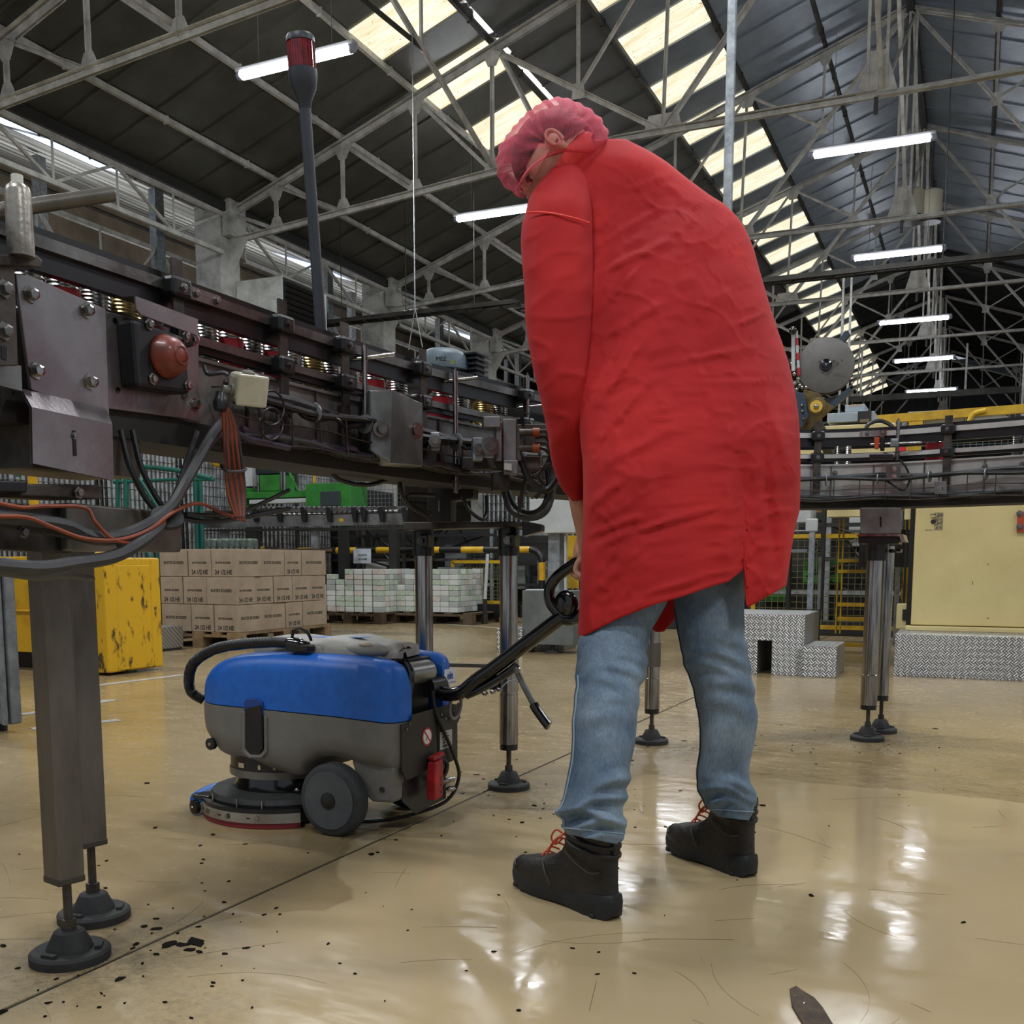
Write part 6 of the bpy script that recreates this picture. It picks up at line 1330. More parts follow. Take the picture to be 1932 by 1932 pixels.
# --- boots
bootm = mat('black_boot_leather', '#15130f', .55, 0, '#241f1a', 14, .35, 40); solem = mat('boot_sole', '#1a1d1f', .62, 0, '#111213', 20, .2, 60)
def boot(heel, toe, s_, label):
    heel = Vector(heel); toe = Vector(toe); d = (toe - heel); Lb = d.length; d.normalize(); n = Vector((-d.y, d.x, 0)) * s_
    B = lambda x, y, z: heel + d * (x * Lb / .31) + n * y + Vector((0, 0, z))
    # stations along the foot: x, half width, z of sole underside rise, upper height
    ST = [(-.002, .026, .012, .05), (.006, .034, .004, .085), (.03, .038, .0, .1), (.07, .037, .0, .1), (.11, .036, .004, .1), (.15, .041, .006, .09), (.19, .048, .002, .085), (.23, .051, .002, .078), (.27, .047, .006, .07), (.295, .036, .014, .058), (.309, .018, .022, .042)]
    f = lambda k, x: sm([(a[0], a[k]) for a in ST], x)
    def ring(x, z, infl=1.0, m=36): pass
    # upper: rings from the sole to the collar; forefoot closes over
    rows = []
    prof = [(.030, 0, .306, 1.0), (.045, .002, .304, 1.0), (.058, .003, .297, .98), (.070, .004, .282, .94), (.080, .005, .255, .88), (.088, .006, .222, .86), (.098, .007, .190, .86), (.108, .008, .165, .88), (.122, .009, .148, .92), (.140, .009, .138, .97), (.160, .008, .132, 1.02), (.176, .005, .130, 1.05), (.188, .004, .130, 1.06), (.194, .005, .129, 1.04)]
    for z_, xa, xb, g in prof:
        row = []
        for i in range(56):
            q = 2 * math.pi * i / 56; c_ = math.cos(q); s2 = math.sin(q); xm = (xa + xb) / 2; rx = (xb - xa) / 2; x = xm + rx * c_
            xc = max(0, min(.305, x)); wmax = f(1, xc) * (1 if z_ < .05 else max(.55, 1 - (z_ - .05) * (5.5 if x > .14 else 1.2)))
            if z_ > .1: wmax = .0375 * g
            y_ = wmax * (1 if s2 > 0 else -1) * abs(s2) ** .62
            bump = .0018 * noise.noise(Vector((x * 60, y_ * 60, z_ * 50)))
            zl = z_ + (0.006 if xc < .1 and z_ < .05 else 0) + (.010 * math.sin((z_ - .11) / .03) * 0)
            row.append(B(x + bump, y_ + bump * (1 if s2 > 0 else -1), zl))
        rows.append(row)
    bt = MB().grid(rows, True, True, False).build('boot', bootm, man, 60)
    # sole: slab following the outline
    rows = []
    for j, (zz, g) in enumerate(((0, .96), (.006, 1.0), (.018, 1.02), (.030, .99), (.034, .95))):
        row = []
        for i in range(64):
            q = 2 * math.pi * i / 64; cx_ = .1535 + .1575 * math.cos(q) * (g if zz != 0 else .985); cx2 = max(-.002, min(.309, cx_)); hw = f(1, cx2) * g
            thick = 1.0 + (.55 if cx_ < .09 else 0) * (1 - max(0, cx_ - .05) / .04 if cx_ > .05 else 1)
            row.append(B(cx_, hw * (1 if math.sin(q) > 0 else -1) * abs(math.sin(q)) ** .35, f(2, cx2) + zz * thick))
        rows.append(row)
    sb2 = MB().grid(rows, True, True, True)
    sb2.build('sole', solem, bt, 50)
    # tread lugs
    for k in range(1, 11):
        x = .012 + k * .0255
        for sd in (-1, 1):
            if .09 < x < .135: continue
            MB().box(B(x, sd * (f(1, x) - .0085), f(2, x) + .004), (.014, .012, .011), Matrix.Rotation(math.atan2(d.y, d.x), 3, 'Z')).build('tread_lug', solem, bt, bevel=.002)
    # toe cap, heel counter, padded collar rolls
    tcap = []
    for k in range(9):
        a = -1.25 + 2.5 * k / 8; tcap.append(B(.262 + .04 * math.cos(a) - .01, .046 * math.sin(a), .066 - .008 * abs(a)))
    MB().tube(tcap, .003, 8, smooth=4).build('toe_cap_seam', bootm, bt, True)
    for zc in (.145, .165, .185):
        MB().tube([B(.069 + .0635 * math.cos(q), .040 * math.sin(q), zc + .006 * math.cos(q)) for q in [i * math.pi / 16 for i in range(33)]], .0065, 9).build('collar_roll', bootm, bt, True)
    for sd in (-1, 1):
        MB().tube([B(.022, sd * .0275, .105), B(.04, sd * .040, .102), (B(.08, sd * .041, .115)), B(.115, sd * .036, .13)], .0022, 7, smooth=6).build('panel_seam', mat('boot_seam', '#3a352e', .6), bt, True)
        MB().tube([B(.15, sd * .046, .045), B(.165, sd * .047, .07), B(.185, sd * .036, .088)], .0022, 7, smooth=6).build('panel_seam', mat('boot_seam', ''), bt, True)
    MB().box(B(.003, 0, .160), (.010, .018, .03), Matrix.Rotation(math.atan2(d.y, d.x), 3, 'Z')).build('pull_tab', bootm, bt, bevel=.003)
    MB().box(B(.12, -.040 * s_, .018), (.022, .004, .006), Matrix.Rotation(math.atan2(d.y, d.x), 3, 'Z')).build('sole_insert', mat('sole_yellow', '#8a6a1c', .5), bt)
    lm_ = mat('orange_lace', '#b3401f', .6)
    for k in range(5):
        x = .205 - k * .014; z_ = .091 + k * .014
        MB().tube([B(x, .02, z_), B(x + .006, 0, z_ + .008), B(x, -.02, z_)], .0024, 7, smooth=4).build('lace', lm_, bt, True)
    for sd in (-1, 1):
        MB().tube([B(.150, 0, .150), B(.166, sd * .012, .162), B(.172, sd * .022, .146), B(.164, sd * .018, .130), B(.152, sd * .006, .146)], .0022, 7, smooth=6).build('lace_loop', lm_, bt, True)
        MB().tube([B(.150, 0, .158), B(.168, sd * .02, .135), B(.178, sd * .03, .10)], .0022, 7, smooth=6).build('lace_end', lm_, bt, True)
boot(gz(1150, 1738, 0) + Vector((.012, .010, 0)), gz(976, 1660, 0), 1, 'left')
boot(gz(1408, 1657, 0) + Vector((.012, .010, 0)), gz(1264, 1597, 0), 1, 'right')
# ================================================================ BACKGROUND
CARD = mat('cardboard', '#9e8d78', .75, 0, '#8c7b68', 5, .08, 60); INK = mat('box_ink', '#2c2622', .8)
WOOD = mat('pallet_wood', '#8a7150', .8, 0, '#5d4a33', 6, .3, 40, stretch=(1, 1, 1)); WOODD = mat('old_wood', '#5c4a35', .8, 0, '#3a2e21', 6, .3, 40)
TEAL = mat('teal_paint', '#0f5a4c', .4, 0, '#0b463c', 8); YEL = mat('yellow_skip_paint', '#c99c14', .5, 0, '#a67a10', 5, .15, 25, thr=(.45, .7))
YELP = mat('yellow_paint', '#c9a31a', .45, 0, '#a98513', 9); GREEN = mat('green_machine_paint', '#2f7a2b', .45, 0, '#246322', 6)
CREAM = mat('cream_enamel', '#cdbd88', .4, 0, '#c2b07a', 2.5, .03, 30); WHITEP = mat('white_panel', '#b9bcbb', .45, 0, '#a2a5a4', 3); DARKM = mat('dark_machine', '#191a1b', .6, .1, '#26241f', 4)
# diamond-pattern tread plate
dp = bpy.data.materials.new('tread_plate'); dp.use_nodes = True; nt = dp.node_tree; b = nt.nodes['Principled BSDF']; b.inputs['Metallic'].default_value = .85; b.inputs['Roughness'].default_value = .38; b.inputs['Base Color'].default_value = srgb('#a5a6a6')
g = nt.nodes.new('ShaderNodeTexCoord'); ck = nt.nodes.new('ShaderNodeTexChecker'); ck.inputs['Scale'].default_value = 1.0
def vmap(rot, sc_):
    # use x+y as the horizontal coordinate so that every upright or level face shows the pattern
    sep = nt.nodes.new('ShaderNodeSeparateXYZ'); nt.links.new(g.outputs['Object'], sep.inputs[0]); ad = nt.nodes.new('ShaderNodeMath'); ad.operation = 'ADD'; nt.links.new(sep.outputs['X'], ad.inputs[0]); nt.links.new(sep.outputs['Y'], ad.inputs[1])
    ad2 = nt.nodes.new('ShaderNodeMath'); ad2.operation = 'MULTIPLY_ADD'; nt.links.new(sep.outputs['Y'], ad2.inputs[0]); ad2.inputs[1].default_value = .9; nt.links.new(sep.outputs['Z'], ad2.inputs[2])
    cb_ = nt.nodes.new('ShaderNodeCombineXYZ'); nt.links.new(sep.outputs['X'], cb_.inputs[0]); nt.links.new(ad2.outputs[0], cb_.inputs[1])
    mp = nt.nodes.new('ShaderNodeMapping'); mp.inputs['Rotation'].default_value = (0, 0, rot); mp.inputs['Scale'].default_value = (sc_, sc_, sc_); nt.links.new(cb_.outputs[0], mp.inputs[0]); return mp.outputs[0]
nt.links.new(vmap(math.pi / 4, 34), ck.inputs['Vector']); ck.inputs['Color1'].default_value = (0, 0, 0, 1); ck.inputs['Color2'].default_value = (1, 1, 1, 1)
w1 = nt.nodes.new('ShaderNodeTexWave'); w1.inputs['Scale'].default_value = 1.0; nt.links.new(vmap(math.pi / 4, 22), w1.inputs['Vector'])
w2 = nt.nodes.new('ShaderNodeTexWave'); w2.inputs['Scale'].default_value = 1.0; nt.links.new(vmap(-math.pi / 4, 22), w2.inputs['Vector'])
mx = nt.nodes.new('ShaderNodeMix'); mx.data_type = 'RGBA'; nt.links.new(ck.outputs['Color'], mx.inputs[0]); nt.links.new(w1.outputs['Color'], mx.inputs[6]); nt.links.new(w2.outputs['Color'], mx.inputs[7])
bp = nt.nodes.new('ShaderNodeBump'); bp.inputs['Strength'].default_value = .9; bp.inputs['Distance'].default_value = .006; nt.links.new(mx.outputs[2], bp.inputs['Height']); nt.links.new(bp.outputs[0], b.inputs['Normal'])
r1 = nt.nodes.new('ShaderNodeValToRGB'); r1.color_ramp.elements[0].position = .3; r1.color_ramp.elements[0].color = srgb('#8b8c8d'); r1.color_ramp.elements[1].position = .7; r1.color_ramp.elements[1].color = srgb('#c9caca'); nt.links.new(mx.outputs[2], r1.inputs[0]); nt.links.new(r1.outputs[0], b.inputs['Base Color'])
# ---- pallet of boxes
def pallet(label, x0, y0, lx, ly, m=WOOD, z=0):
    t = thing('pallet', label, 'pallet', (x0 + lx / 2, y0 + ly / 2, z), group='wooden pallets')
    for i in range(5): w_ = .12 if i in (0, 2, 4) else .09; xx = x0 + (lx - w_) * i / 4; MB().b2((xx, y0, z + .122), (xx + w_, y0 + ly, z + .144)).build('deck_board', m, t)
    for j in range(3):
        yy = y0 + (ly - .12) * j / 2; MB().b2((x0, yy, z + .1), (x0 + lx, yy + .12, z + .122)).build('cross_board', m, t)
        for i in range(3): xx = x0 + (lx - .12) * i / 2; MB().b2((xx, yy, z + .022), (xx + .12, yy + .12, z + .1)).build('block', m, t)
    for i in range(3): xx = x0 + (lx - .12) * i / 2; MB().b2((xx, y0, z), (xx + .12, y0 + ly, z + .022)).build('skid_board', m, t)
    return t
BX, BY = -5.92, 7.34; LXB, LYB = .86, 1.42
pallet('pallet under the stack of brown printed cartons', BX - LXB - .02, BY - .02, LXB + .04, LYB + .04)
bh = .247
def carton(x1, y0, lx, ly, z, front, side, label):
    """front: print on the face towards -Y, side: print on the +X face; x1 right edge"""
    t = thing('carton', label, 'carton', (x1 - lx / 2, y0 + ly / 2, z), group='printed cartons on the pallet')
    j = R.uniform(-.006, .006)
    MB().b2((x1 - lx + .003, y0 + .003, z + .001), (x1 - .003 + j, y0 + ly - .003, z + bh - .003)).build('body', CARD, t, bevel=.004)
    MB().b2((x1 - lx + .004, y0 + ly / 2 - .002, z + bh - .003), (x1 - .004, y0 + ly / 2 + .002, z + bh - .001)).build('flap_line', mat('flap_dark', '#6b5844', .8), t)
    def pr(which, face):
        if face == 'f': c = Vector((x1 - lx / 2, y0 + .0025, z + bh / 2)); ax = (1, 0, 0); wd = lx
        else: c = Vector((x1 - .0025 + j, y0 + ly / 2, z + bh / 2)); ax = (0, 1, 0); wd = ly
        if which == 'L': text('printed_words', 'BOITES BOSSEES', .036, frameM(c + Vector((0, 0, .0)), ax, (0, 0, 1)), INK, t, min(1.0, wd * .88 / .33), .0012)
        elif which == 'S':
            text('printed_words', 'BOITES BOSSEES', .025, frameM(c + Vector((0, 0, .0)), ax, (0, 0, 1)), INK, t, min(1.0, wd * .80 / .23), .0009)
            text('printed_code', '24 1/2 HE', .055, frameM(c + Vector((0, 0, -.085)), ax, (0, 0, 1)), INK, t, min(.95, wd * .80 / .255), .0018)
    pr(front, 'f'); pr(side, 's')
layers = [  # bottom to top: front widths (left to right) with print, side widths with print
    ([(.345, 'L'), (.26, 'S'), (.255, 'S')], [(.36, 'L'), (.36, 'L'), (.26, 'S'), (.40, 'L')]),
    ([(.28, 'S'), (.28, 'S'), (.30, 'S')], [(.26, 'S'), (.28, 'S'), (.28, 'S'), (.28, 'S'), (.28, 'S')]),
    ([(.33, 'L'), (.26, 'S'), (.27, 'S')], [(.36, 'L'), (.36, 'L'), (.26, 'S'), (.40, 'L')])]
lv = ['bottom', 'middle', 'top']; pos_ = ['first', 'second', 'third', 'fourth', 'fifth']
for li, (fr, sd) in enumerate(layers):
    z = .144 + li * bh; fw = sum(a for a, _ in fr); k = LXB / fw; x = BX - LXB; first = None
    if li == 1: fr = [(.27, 'S'), (.27, 'S'), (.34, 'L')]
    fw = sum(a for a, _ in fr); k = LXB / fw; sk = LYB / sum(a for a, _ in sd); yd = sd[0][0] * sk
    for i, (a, p) in enumerate(fr[:-1]): carton(x + a * k, BY, a * k, yd, z, p, None, 'printed carton, %s layer, %s from the left on the left face' % (lv[li], pos_[i])); x += a * k
    carton(BX, BY, fr[-1][0] * k, yd, z, fr[-1][1], sd[0][1], 'printed carton at the near corner of the stack, %s layer' % lv[li])
    y = BY + yd
    for i, (a, p) in enumerate(sd[1:]):
        carton(BX + R.uniform(-.03, .0), y, .40, a * sk, z, None, p, 'printed carton, %s layer, %s behind the near corner on the right face' % (lv[li], pos_[i]))
        carton(BX - .43, y, .40, a * sk, z, None, None, 'hidden-side carton, %s layer, %s row back on the pallet' % (lv[li], pos_[i])); y += a * sk
# ---- pallets of small white packs
PKM = [mat('pack_white', '#c9cbc6', .35), mat('pack_green', '#8fa68a', .35, 0, '#c5cbbf', 30), mat('pack_grey', '#a9aeaa', .35), mat('pack_pinkish', '#b8a79c', .4, 0, '#cfc9c2', 30)]
def packstack(label, cx_, cy_, lx, ly, H_, grp):
    gone = set(); pk = {}; nx = int(lx / .125); ny = int(ly / .10); nz = int(H_ / .068); c = 0
    for k in range(nz):
        for i in range(nx):
            for j in range(ny):
                if not (i == nx - 1 or j == 0): continue
                if (i, j) in gone: continue
                if k > nz - 4 and (i < nx // 4 or R.random() < .08): gone.add((i, j)); continue
                m_ = R.choice([0, 0, 1, 2, 0, 1, 3]) if H_ else 0
                if m_ not in pk:
                    o = MB().box((0, 0, .033), (.12, .094, .064)).build('pack', PKM[m_], None, bevel=.004, local=True); tag(o, label, 'pack', grp); pk[m_] = o
                else: o = pk[m_].copy(); COL.objects.link(o)
                o.location = (cx_ - lx / 2 + (i + .5) * lx / nx, cy_ - ly / 2 + (j + .5) * ly / ny, .144 + k * .0675); o.rotation_euler = (0, 0, R.uniform(-.05, .05)); c += 1
pA = gz(668, 1177, 0); pB = gz(812, 1177, 0)
pallet('left pallet under small white packs', pA.x - .6, pA.y, 1.0, .8, WOODD); packstack('small white and green pack on the left pallet', pA.x - .1, pA.y + .42, .95, .74, .56, 'packs on the left pallet')
pallet('right pallet under small white packs', pB.x - .65, pB.y - .05, 1.25, .8, WOODD); packstack('small white and green pack on the right pallet', pB.x - .13, pB.y + .4, 1.0, .74, .56, 'packs on the right pallet')
# ---- striped guard rails
BLK = mat('rail_black', '#101010', .4); YR = mat('rail_yellow', '#d0a418', .4, 0, '#b98d12', 8)
def guard(label, pxs, xr, yv, yp, Y, n):
    t = thing('guard_rail', label, 'guard rail', (gy(pxs[0], yv, Y).x, Y, 0)); a = gy(pxs[0], yv, Y); b_ = gy(pxs[1], yv, Y); b_ = Vector((b_.x, Y, a.z)); z = a.z; r_ = .042
    for i in range(n): MB().cyl(a.lerp(b_, i / n), a.lerp(b_, (i + 1) / n), r_, n=14).build('yellow_band' if i % 2 == xr[2] else 'black_band', YR if i % 2 == xr[2] else BLK, t, True)
    for k, (on_, p, s_) in enumerate(((xr[0], a, -1), (xr[1], b_, 1))):
        if not on_: continue
        bend = [p + Vector((s_ * .16 * math.sin(q), 0, -.16 * (1 - math.cos(q)))) for q in [i * math.pi / 16 for i in range(9)]]
        MB().tube(bend, r_, 14).build('bend', BLK, t, True); e = bend[-1]
        MB().cyl(e, e - Vector((0, 0, .22)), r_, n=14).build('yellow_band', YR, t, True); MB().cyl(e - Vector((0, 0, .22)), e - Vector((0, 0, .42)), r_, n=14).build('black_band', BLK, t, True); MB().cyl(e - Vector((0, 0, .42)), (e.x, e.y, 0), r_, n=14).build('yellow_band', YR, t, True)
    return t
guard('striped yellow and black guard rail ending above the brown cartons', (420, 516), (False, True, 1), 1037, 0, 11.9, 7)
guard('striped yellow and black guard rail with the paper sign', (563, 1000), (True, True, 0), 1039, 0, 11.9, 11)
t = thing('paper_sign', 'white paper sign taped to the striped guard rail', 'sign', gy(683, 1050, 11.8))
MB().prism([gy(667, 1035, 11.82), gy(700, 1035, 11.82), gy(700, 1063, 11.82), gy(667, 1063, 11.82)], (0, .002, 0)).build('sheet', mat('paper', '#c3cad0', .6), t)
for yy, s_, z_ in ((1047, 'ETIQUETTES', .034), (1055, 'OP A HOME', .034)): text('lettering', s_, z_, frameM(gy(684, yy, 11.815), (1, 0, 0), (0, 0, 1)), mat('pen_ink', '#3a3f45', .6), t, .72, .0005)
text('lettering', 'RAC', .018, frameM(gy(673, 1039, 11.815), (1, 0, 0), (0, 0, 1)), MATS['pen_ink'], t)
# ---- far can conveyor with black clamps
t = thing('far_conveyor', 'grey far conveyor with black guide clamps behind the brown cartons', 'conveyor', gy(590, 1060, 9.5)); Y9 = 9.6
def q9(x0, y0, x1, y1, Y=Y9, d=.02, m_=STEELW, n_='panel', par=None, bev=0):
    a = gy(x0, y1, Y); c = gy(x1, y0, Y); return MB().b2((a.x, Y, a.z), (c.x, Y + d, c.z)).build(n_, m_, par or t, bevel=bev)
q9(385, 968, 765, 996, n_='side_plate'); q9(385, 961, 765, 964, Y9 - .03, .02, STEEL, 'guide_rail'); q9(385, 996, 765, 999, Y9 - .02, .3, DARKM, 'bottom_edge')
for x in (405, 480, 525, 571, 619, 667, 684, 718, 762): MB().prism([gy(x - 5, 958, Y9 - .05), gy(x + 3, 956, Y9 - .05), gy(x + 5, 962, Y9 - .05), gy(x + 4, 985, Y9 - .05), gy(x - 1, 985, Y9 - .05), gy(x - 4, 970, Y9 - .05)], (0, .04, 0)).build('guide_clamp', BLACKP, t, bevel=.003)
q9(640, 978, 648, 984, Y9 - .002, .002, YELP, 'yellow_sticker')
for x in (590, 420): q9(x, 998, x + 8, 1185, Y9 + .05, .05, GALV, 'leg')
for x, y in ((500, 990), (530, 992), (560, 979), (610, 980), (700, 992), (735, 985), (640, 993)): boltm(MB(), gy(x, y, Y9), (0, -1, 0), .006, .006).build('bolt', STEEL, t)
cm = None
for i in range(30):
    x = 470 + i * 9.5; p = gy(x, 966, Y9 + .14)
    if cm is None:
        cm = MB().rev((0, 0, 0), (0, 0, 1), [(0, .036), (.02, .036), (.024, .034), (.03, .036), (.06, .036), (.064, .034), (.07, .036), (.1, .036)], 12).build('food_can', canm, None, True, local=True); tag(cm, 'small shiny can on the far grey conveyor', 'can', 'cans on the far conveyor'); o = cm
    else: o = cm.copy(); COL.objects.link(o)
    o.location = (p.x, p.y, p.z - .04)
b_ = gy(470, 966, Y9 + .08); e_ = gy(765, 966, Y9 + .2); MB().b2((b_.x - .3, Y9 + .02, b_.z - .055), (e_.x, Y9 + .26, b_.z - .042)).build('belt', DARKM, t)
# ---- green press
t = thing('green_press', 'bright green press machine with motor above the far conveyor', 'machine', gy(560, 1000, 11.2)); Y = 11.2
for x0, y0, x1, y1, yy, d, m_, n_ in ((455, 925, 578, 941, Y, .5, GREEN, 'beam'), (577, 910, 661, 958, Y - .1, .4, GREEN, 'guard_panel'), (604, 926, 641, 955, Y - .12, .03, mat('panel_window', '#3d4446', .3, .3), 'grille'), (470, 940, 578, 951, Y - .03, .1, WHITEP, 'pale_rail'), (490, 895, 530, 927, Y + .1, .3, GREEN, 'column'), (482, 850, 525, 895, Y + .1, .35, mat('motor_dark', '#1f2a2e', .5, 0, '#151c1f', 20), 'drive_motor'), (458, 845, 474, 918, Y + .2, .1, WHITEP, 'pillar'), (572, 870, 780, 890, Y + .4, .3, GREEN, 'top_beam'), (432, 920, 460, 958, Y, .3, GREEN, 'block'), (590, 892, 592, 912, Y, .05, YELP, 'frame'), (590, 888, 740, 891, Y + .1, .05, YELP, 'frame'), (590, 912, 740, 917, Y + .3, .05, YELP, 'frame')):
    q9(x0, y0, x1, y1, yy, d, m_, n_, t, .006)
for x in (531, 537): MB().cyl(gy(x, 868, Y), gy(x, 925, Y), .02, n=14).build('piston', CHROME, t, True)
MB().bar(gy(543, 885, Y), gy(562, 925, Y), .02, .02).build('stay', GREEN, t)
MB().tube([gy(400, 856, Y), gy(402, 868, Y), (gy(412, 876, Y)), gy(425, 877, Y)], .05, 12, smooth=5).build('yellow_hose', YELP, t, True); MB().rev(gy(422, 877, Y), (1, 0, 0), [(0, .08), (.05, .08)], 16).build('hose_end', BLACKP, t, True)
for x in (470, 640, 735): q9(x, 955, x + 12, 1150, Y + .25, .08, DARKM, 'leg', t)
text('number', '9', .09, frameM(gy(594, 924, Y - .105), (1, 0, 0), (0, 0, 1)), mat('teal_ink', '#2f7f6c', .5), t)
# ---- teal handrails
t = thing('handrail', 'teal tubular handrail and stair frame behind the near conveyor leg', 'handrail', gz(285, 1212, 0)); Y = 7.5
H_ = lambda x, y, Y=7.5: gy(x, y, Y)
for pts, r_ in (([(-20, 850), (20, 850), (38, 856), (65, 883)], .02), ([(34, 855), (34, 900)], .02), ([(222, 900), (222, 960)], .02), ([(238, 878), (238, 1000)], .025), ([(238, 878), (330, 887), (398, 903)], .022), ([(215, 910), (330, 905), (405, 905)], .016), ([(238, 878), (262, 900), (300, 958), (320, 985)], .022), ([(276, 1042), (284, 1060), (286, 1200)], .026), ([(297, 1042), (298, 1080), (292, 1090), (282, 1088)], .018), ([(246, 1068), (278, 1105)], .012)):
    P_l = [H_(*p) for p in pts]; MB().tube(P_l, r_, 10, smooth=4).build('rail_tube', TEAL, t, True)
MB().cyl(H_(286, 1196), Vector((H_(286, 1200).x, Y, 0.0)), .026, n=10).build('post', TEAL, t, True); t3 = thing('teal_post', 'twin teal posts rising behind the brown cartons', 'post', H_(372, 1060, 9.35)); MB().cyl(H_(369, 905, 9.35), (H_(369, 905, 9.35).x, 9.35, 0), .03, n=10).build('tube', TEAL, t3, True); MB().cyl(H_(378, 905, 9.35), (H_(378, 905, 9.35).x, 9.35, 0), .024, n=10).build('tube', TEAL, t3, True)
for x in (238,): MB().cyl(H_(x, 990), Vector((H_(x, 990).x, Y, 0)), .025, n=10).build('post', TEAL, t, True)
for y in (910, 928): MB().ball(H_(231, y, 7.46), .008, 8, 6).build('bolt', STEEL, t, True)
# ---- stacks of empty cans on pallets
def canstack(label, x0, y0, nx, ny, nl):
    t = thing('can_stack', label, 'can stack', (x0, y0, 0), group='stacks of bare cans'); d = .076; b = MB(); z = .15
    for l in range(nl):
        MB().b2((x0, y0, z), (x0 + nx * d, y0 + ny * d, z + .006)).build('tier_sheet', mat('tier_sheet', '#4b463e', .7), t)
        for i in range(nx):
            for j in range(ny):
                if i == nx - 1 or j == 0: b.rev((x0 + (i + .5) * d, y0 + (j + .5) * d, z + .006), (0, 0, 1), [(0, .036), (.118, .036)], 8)
        z += .126
    o = b.build('cans', canm, t, 60); o['kind'] = 'stuff'
    MB().b2((x0, y0, z), (x0 + nx * d, y0 + ny * d, z + .02)).build('top_frame', WOODD, t)
    MB().b2((x0 + .02, y0 + .02, 0.1), (x0 + nx * d - .02, y0 + ny * d - .02, .15)).build('base_board', WOODD, t)
    for a in (.0, .5, .85): MB().b2((x0 + .02 + a * .9 * nx * d, y0 + .02, 0), (x0 + .12 + a * .9 * nx * d, y0 + ny * d - .02, .1)).build('skid', WOODD, t)
canstack('tall stack of bare shiny cans on tiers, nearest behind the teal rail', -10.6, 8.2, 13, 16, 15)
canstack('second tall stack of bare shiny cans behind the teal rail', -10.6, 9.6, 13, 16, 16)
canstack('third tall stack of bare shiny cans, left of the green press', -10.6, 11.0, 13, 16, 17)
canstack('shiny can stack behind the green press', -10.3, 12.6, 14, 16, 16)
canstack('can stack behind the striped rail, centre', -7.0, 14.6, 14, 12, 15)
canstack('can stack behind the white machine panel', -4.9, 12.5, 14, 8, 9)
# ---- yellow skip
t = thing('yellow_skip', 'scuffed yellow steel skip behind the near conveyor leg', 'skip', gz(220, 1270, 0)); c = gz(206, 1276, 0); zt = gy(200, 1052, c.y).z
MB().b2((c.x - 1.65, c.y + .06, .13), (c.x - .16, c.y + .52, zt)).build('body', YEL, t, bevel=.006)
MB().prism([Vector((c.x - .26, c.y + .06, .02)), Vector((c.x - .2, c.y, .02)), Vector((c.x, c.y, .02)), Vector((c.x, c.y + .52, .02)), Vector((c.x - .2, c.y + .52, .02))], (0, 0, zt - .02)).build('corner_column', mat('scuffed_yellow', '#c99c14', .5, 0, '#3e3014', 16, .15, 25, stretch=(1, 1, .45), thr=(.56, .66)), t, bevel=.012)
for z in (.42,): MB().b2((c.x - 1.65, c.y + .03, z), (c.x - .2, c.y + .06, z + .012)).build('rib', YEL, t, bevel=.004)
MB().b2((c.x - 1.68, c.y + .02, zt - .03), (c.x - .0, c.y + .06, zt + .008)).build('rim', YEL, t, bevel=.006)
for k in range(7): MB().prism([Vector((c.x - .55 + k * .05, c.y + .058, .20)), Vector((c.x - .51 + k * .05, c.y + .058, .20)), Vector((c.x - .53 + k * .05, c.y + .058, .10 + .02 * (k % 3)))], (0, .01, 0)).build('torn_tab', YEL, t)
MB().prism([Vector((c.x, c.y + .10, .03)), Vector((c.x + .012, c.y + .13, .03)), Vector((c.x + .012, c.y + .40, .03)), Vector((c.x, c.y + .43, .03))], (0, 0, zt - .08)).build('raised_rib', MATS['scuffed_yellow'], t, bevel=.006)
MB().ball((c.x - .13, c.y + .1, zt + .01), .04, 14, 8, (1.3, 1, .9)).build('knob', YEL, t, True)
lb = gy(192, 1085, c.y + .05); MB().box(lb + Vector((-.02, 0, 0)), (.13, .003, .05)).build('white_label', WHITEP, t); text('lettering', 'EXTRON', .028, frameM(lb + Vector((-.02, -.003, 0)), (1, 0, 0), (0, 0, 1)), BLACKP, t, .8)
MB().b2((c.x - 1.6, c.y + .2, 0), (c.x - .3, c.y + .45, .13)).build('underframe', DARKM, t)
# grey ribbed bin at the left edge
g0 = gz(20, 1385, 0); t = thing('ribbed_bin', 'grey ribbed galvanised bin cut by the left edge', 'bin', g0 + Vector((-.3, 0, 0))); zt = gy(30, 1052, g0.y).z
rows = []
for i in range(40): x = g0.x - i * .02; rows.append([Vector((x, g0.y + .008 * (1 if (i // 3) % 2 else -1), .04)), Vector((x, g0.y + .008 * (1 if (i // 3) % 2 else -1), zt))])
MB().grid(rows).build('ribbed_side', GALV, t)
MB().b2((g0.x - .8, g0.y + .01, .04), (g0.x, g0.y + .07, zt)).build('body', mat('bin_grey', '#787c80', .5, .3, '#5c6064', 12), t, bevel=.01); MB().b2((g0.x - .8, g0.y - .012, zt - .04), (g0.x + .01, g0.y + .02, zt)).build('rim', GALV, t)
MB().b2((g0.x - .7, g0.y + .05, 0), (g0.x - .1, g0.y + .07, .04)).build('skid', DARKM, t)
# empty pallets and small tread box behind the skip
for k in range(5): pallet('old empty pallet, %s in the dark pile behind the yellow skip' % ['lowest', 'second', 'third', 'fourth', 'top'][k], -8.35, 7.75, 1.1, .8, WOODD, k * .145)
t = thing('tread_box', 'small tread-plate step between the yellow skip and the cartons', 'step', gz(272, 1228, 0)); c = gz(257, 1228, 0); MB().b2((c.x, c.y, 0.02), (c.x + .26, c.y + .3, .21)).build('box', dp, t, bevel=.004); MB().b2((c.x, c.y + .02, 0), (c.x + .26, c.y + .28, .02)).build('base', DARKM, t)
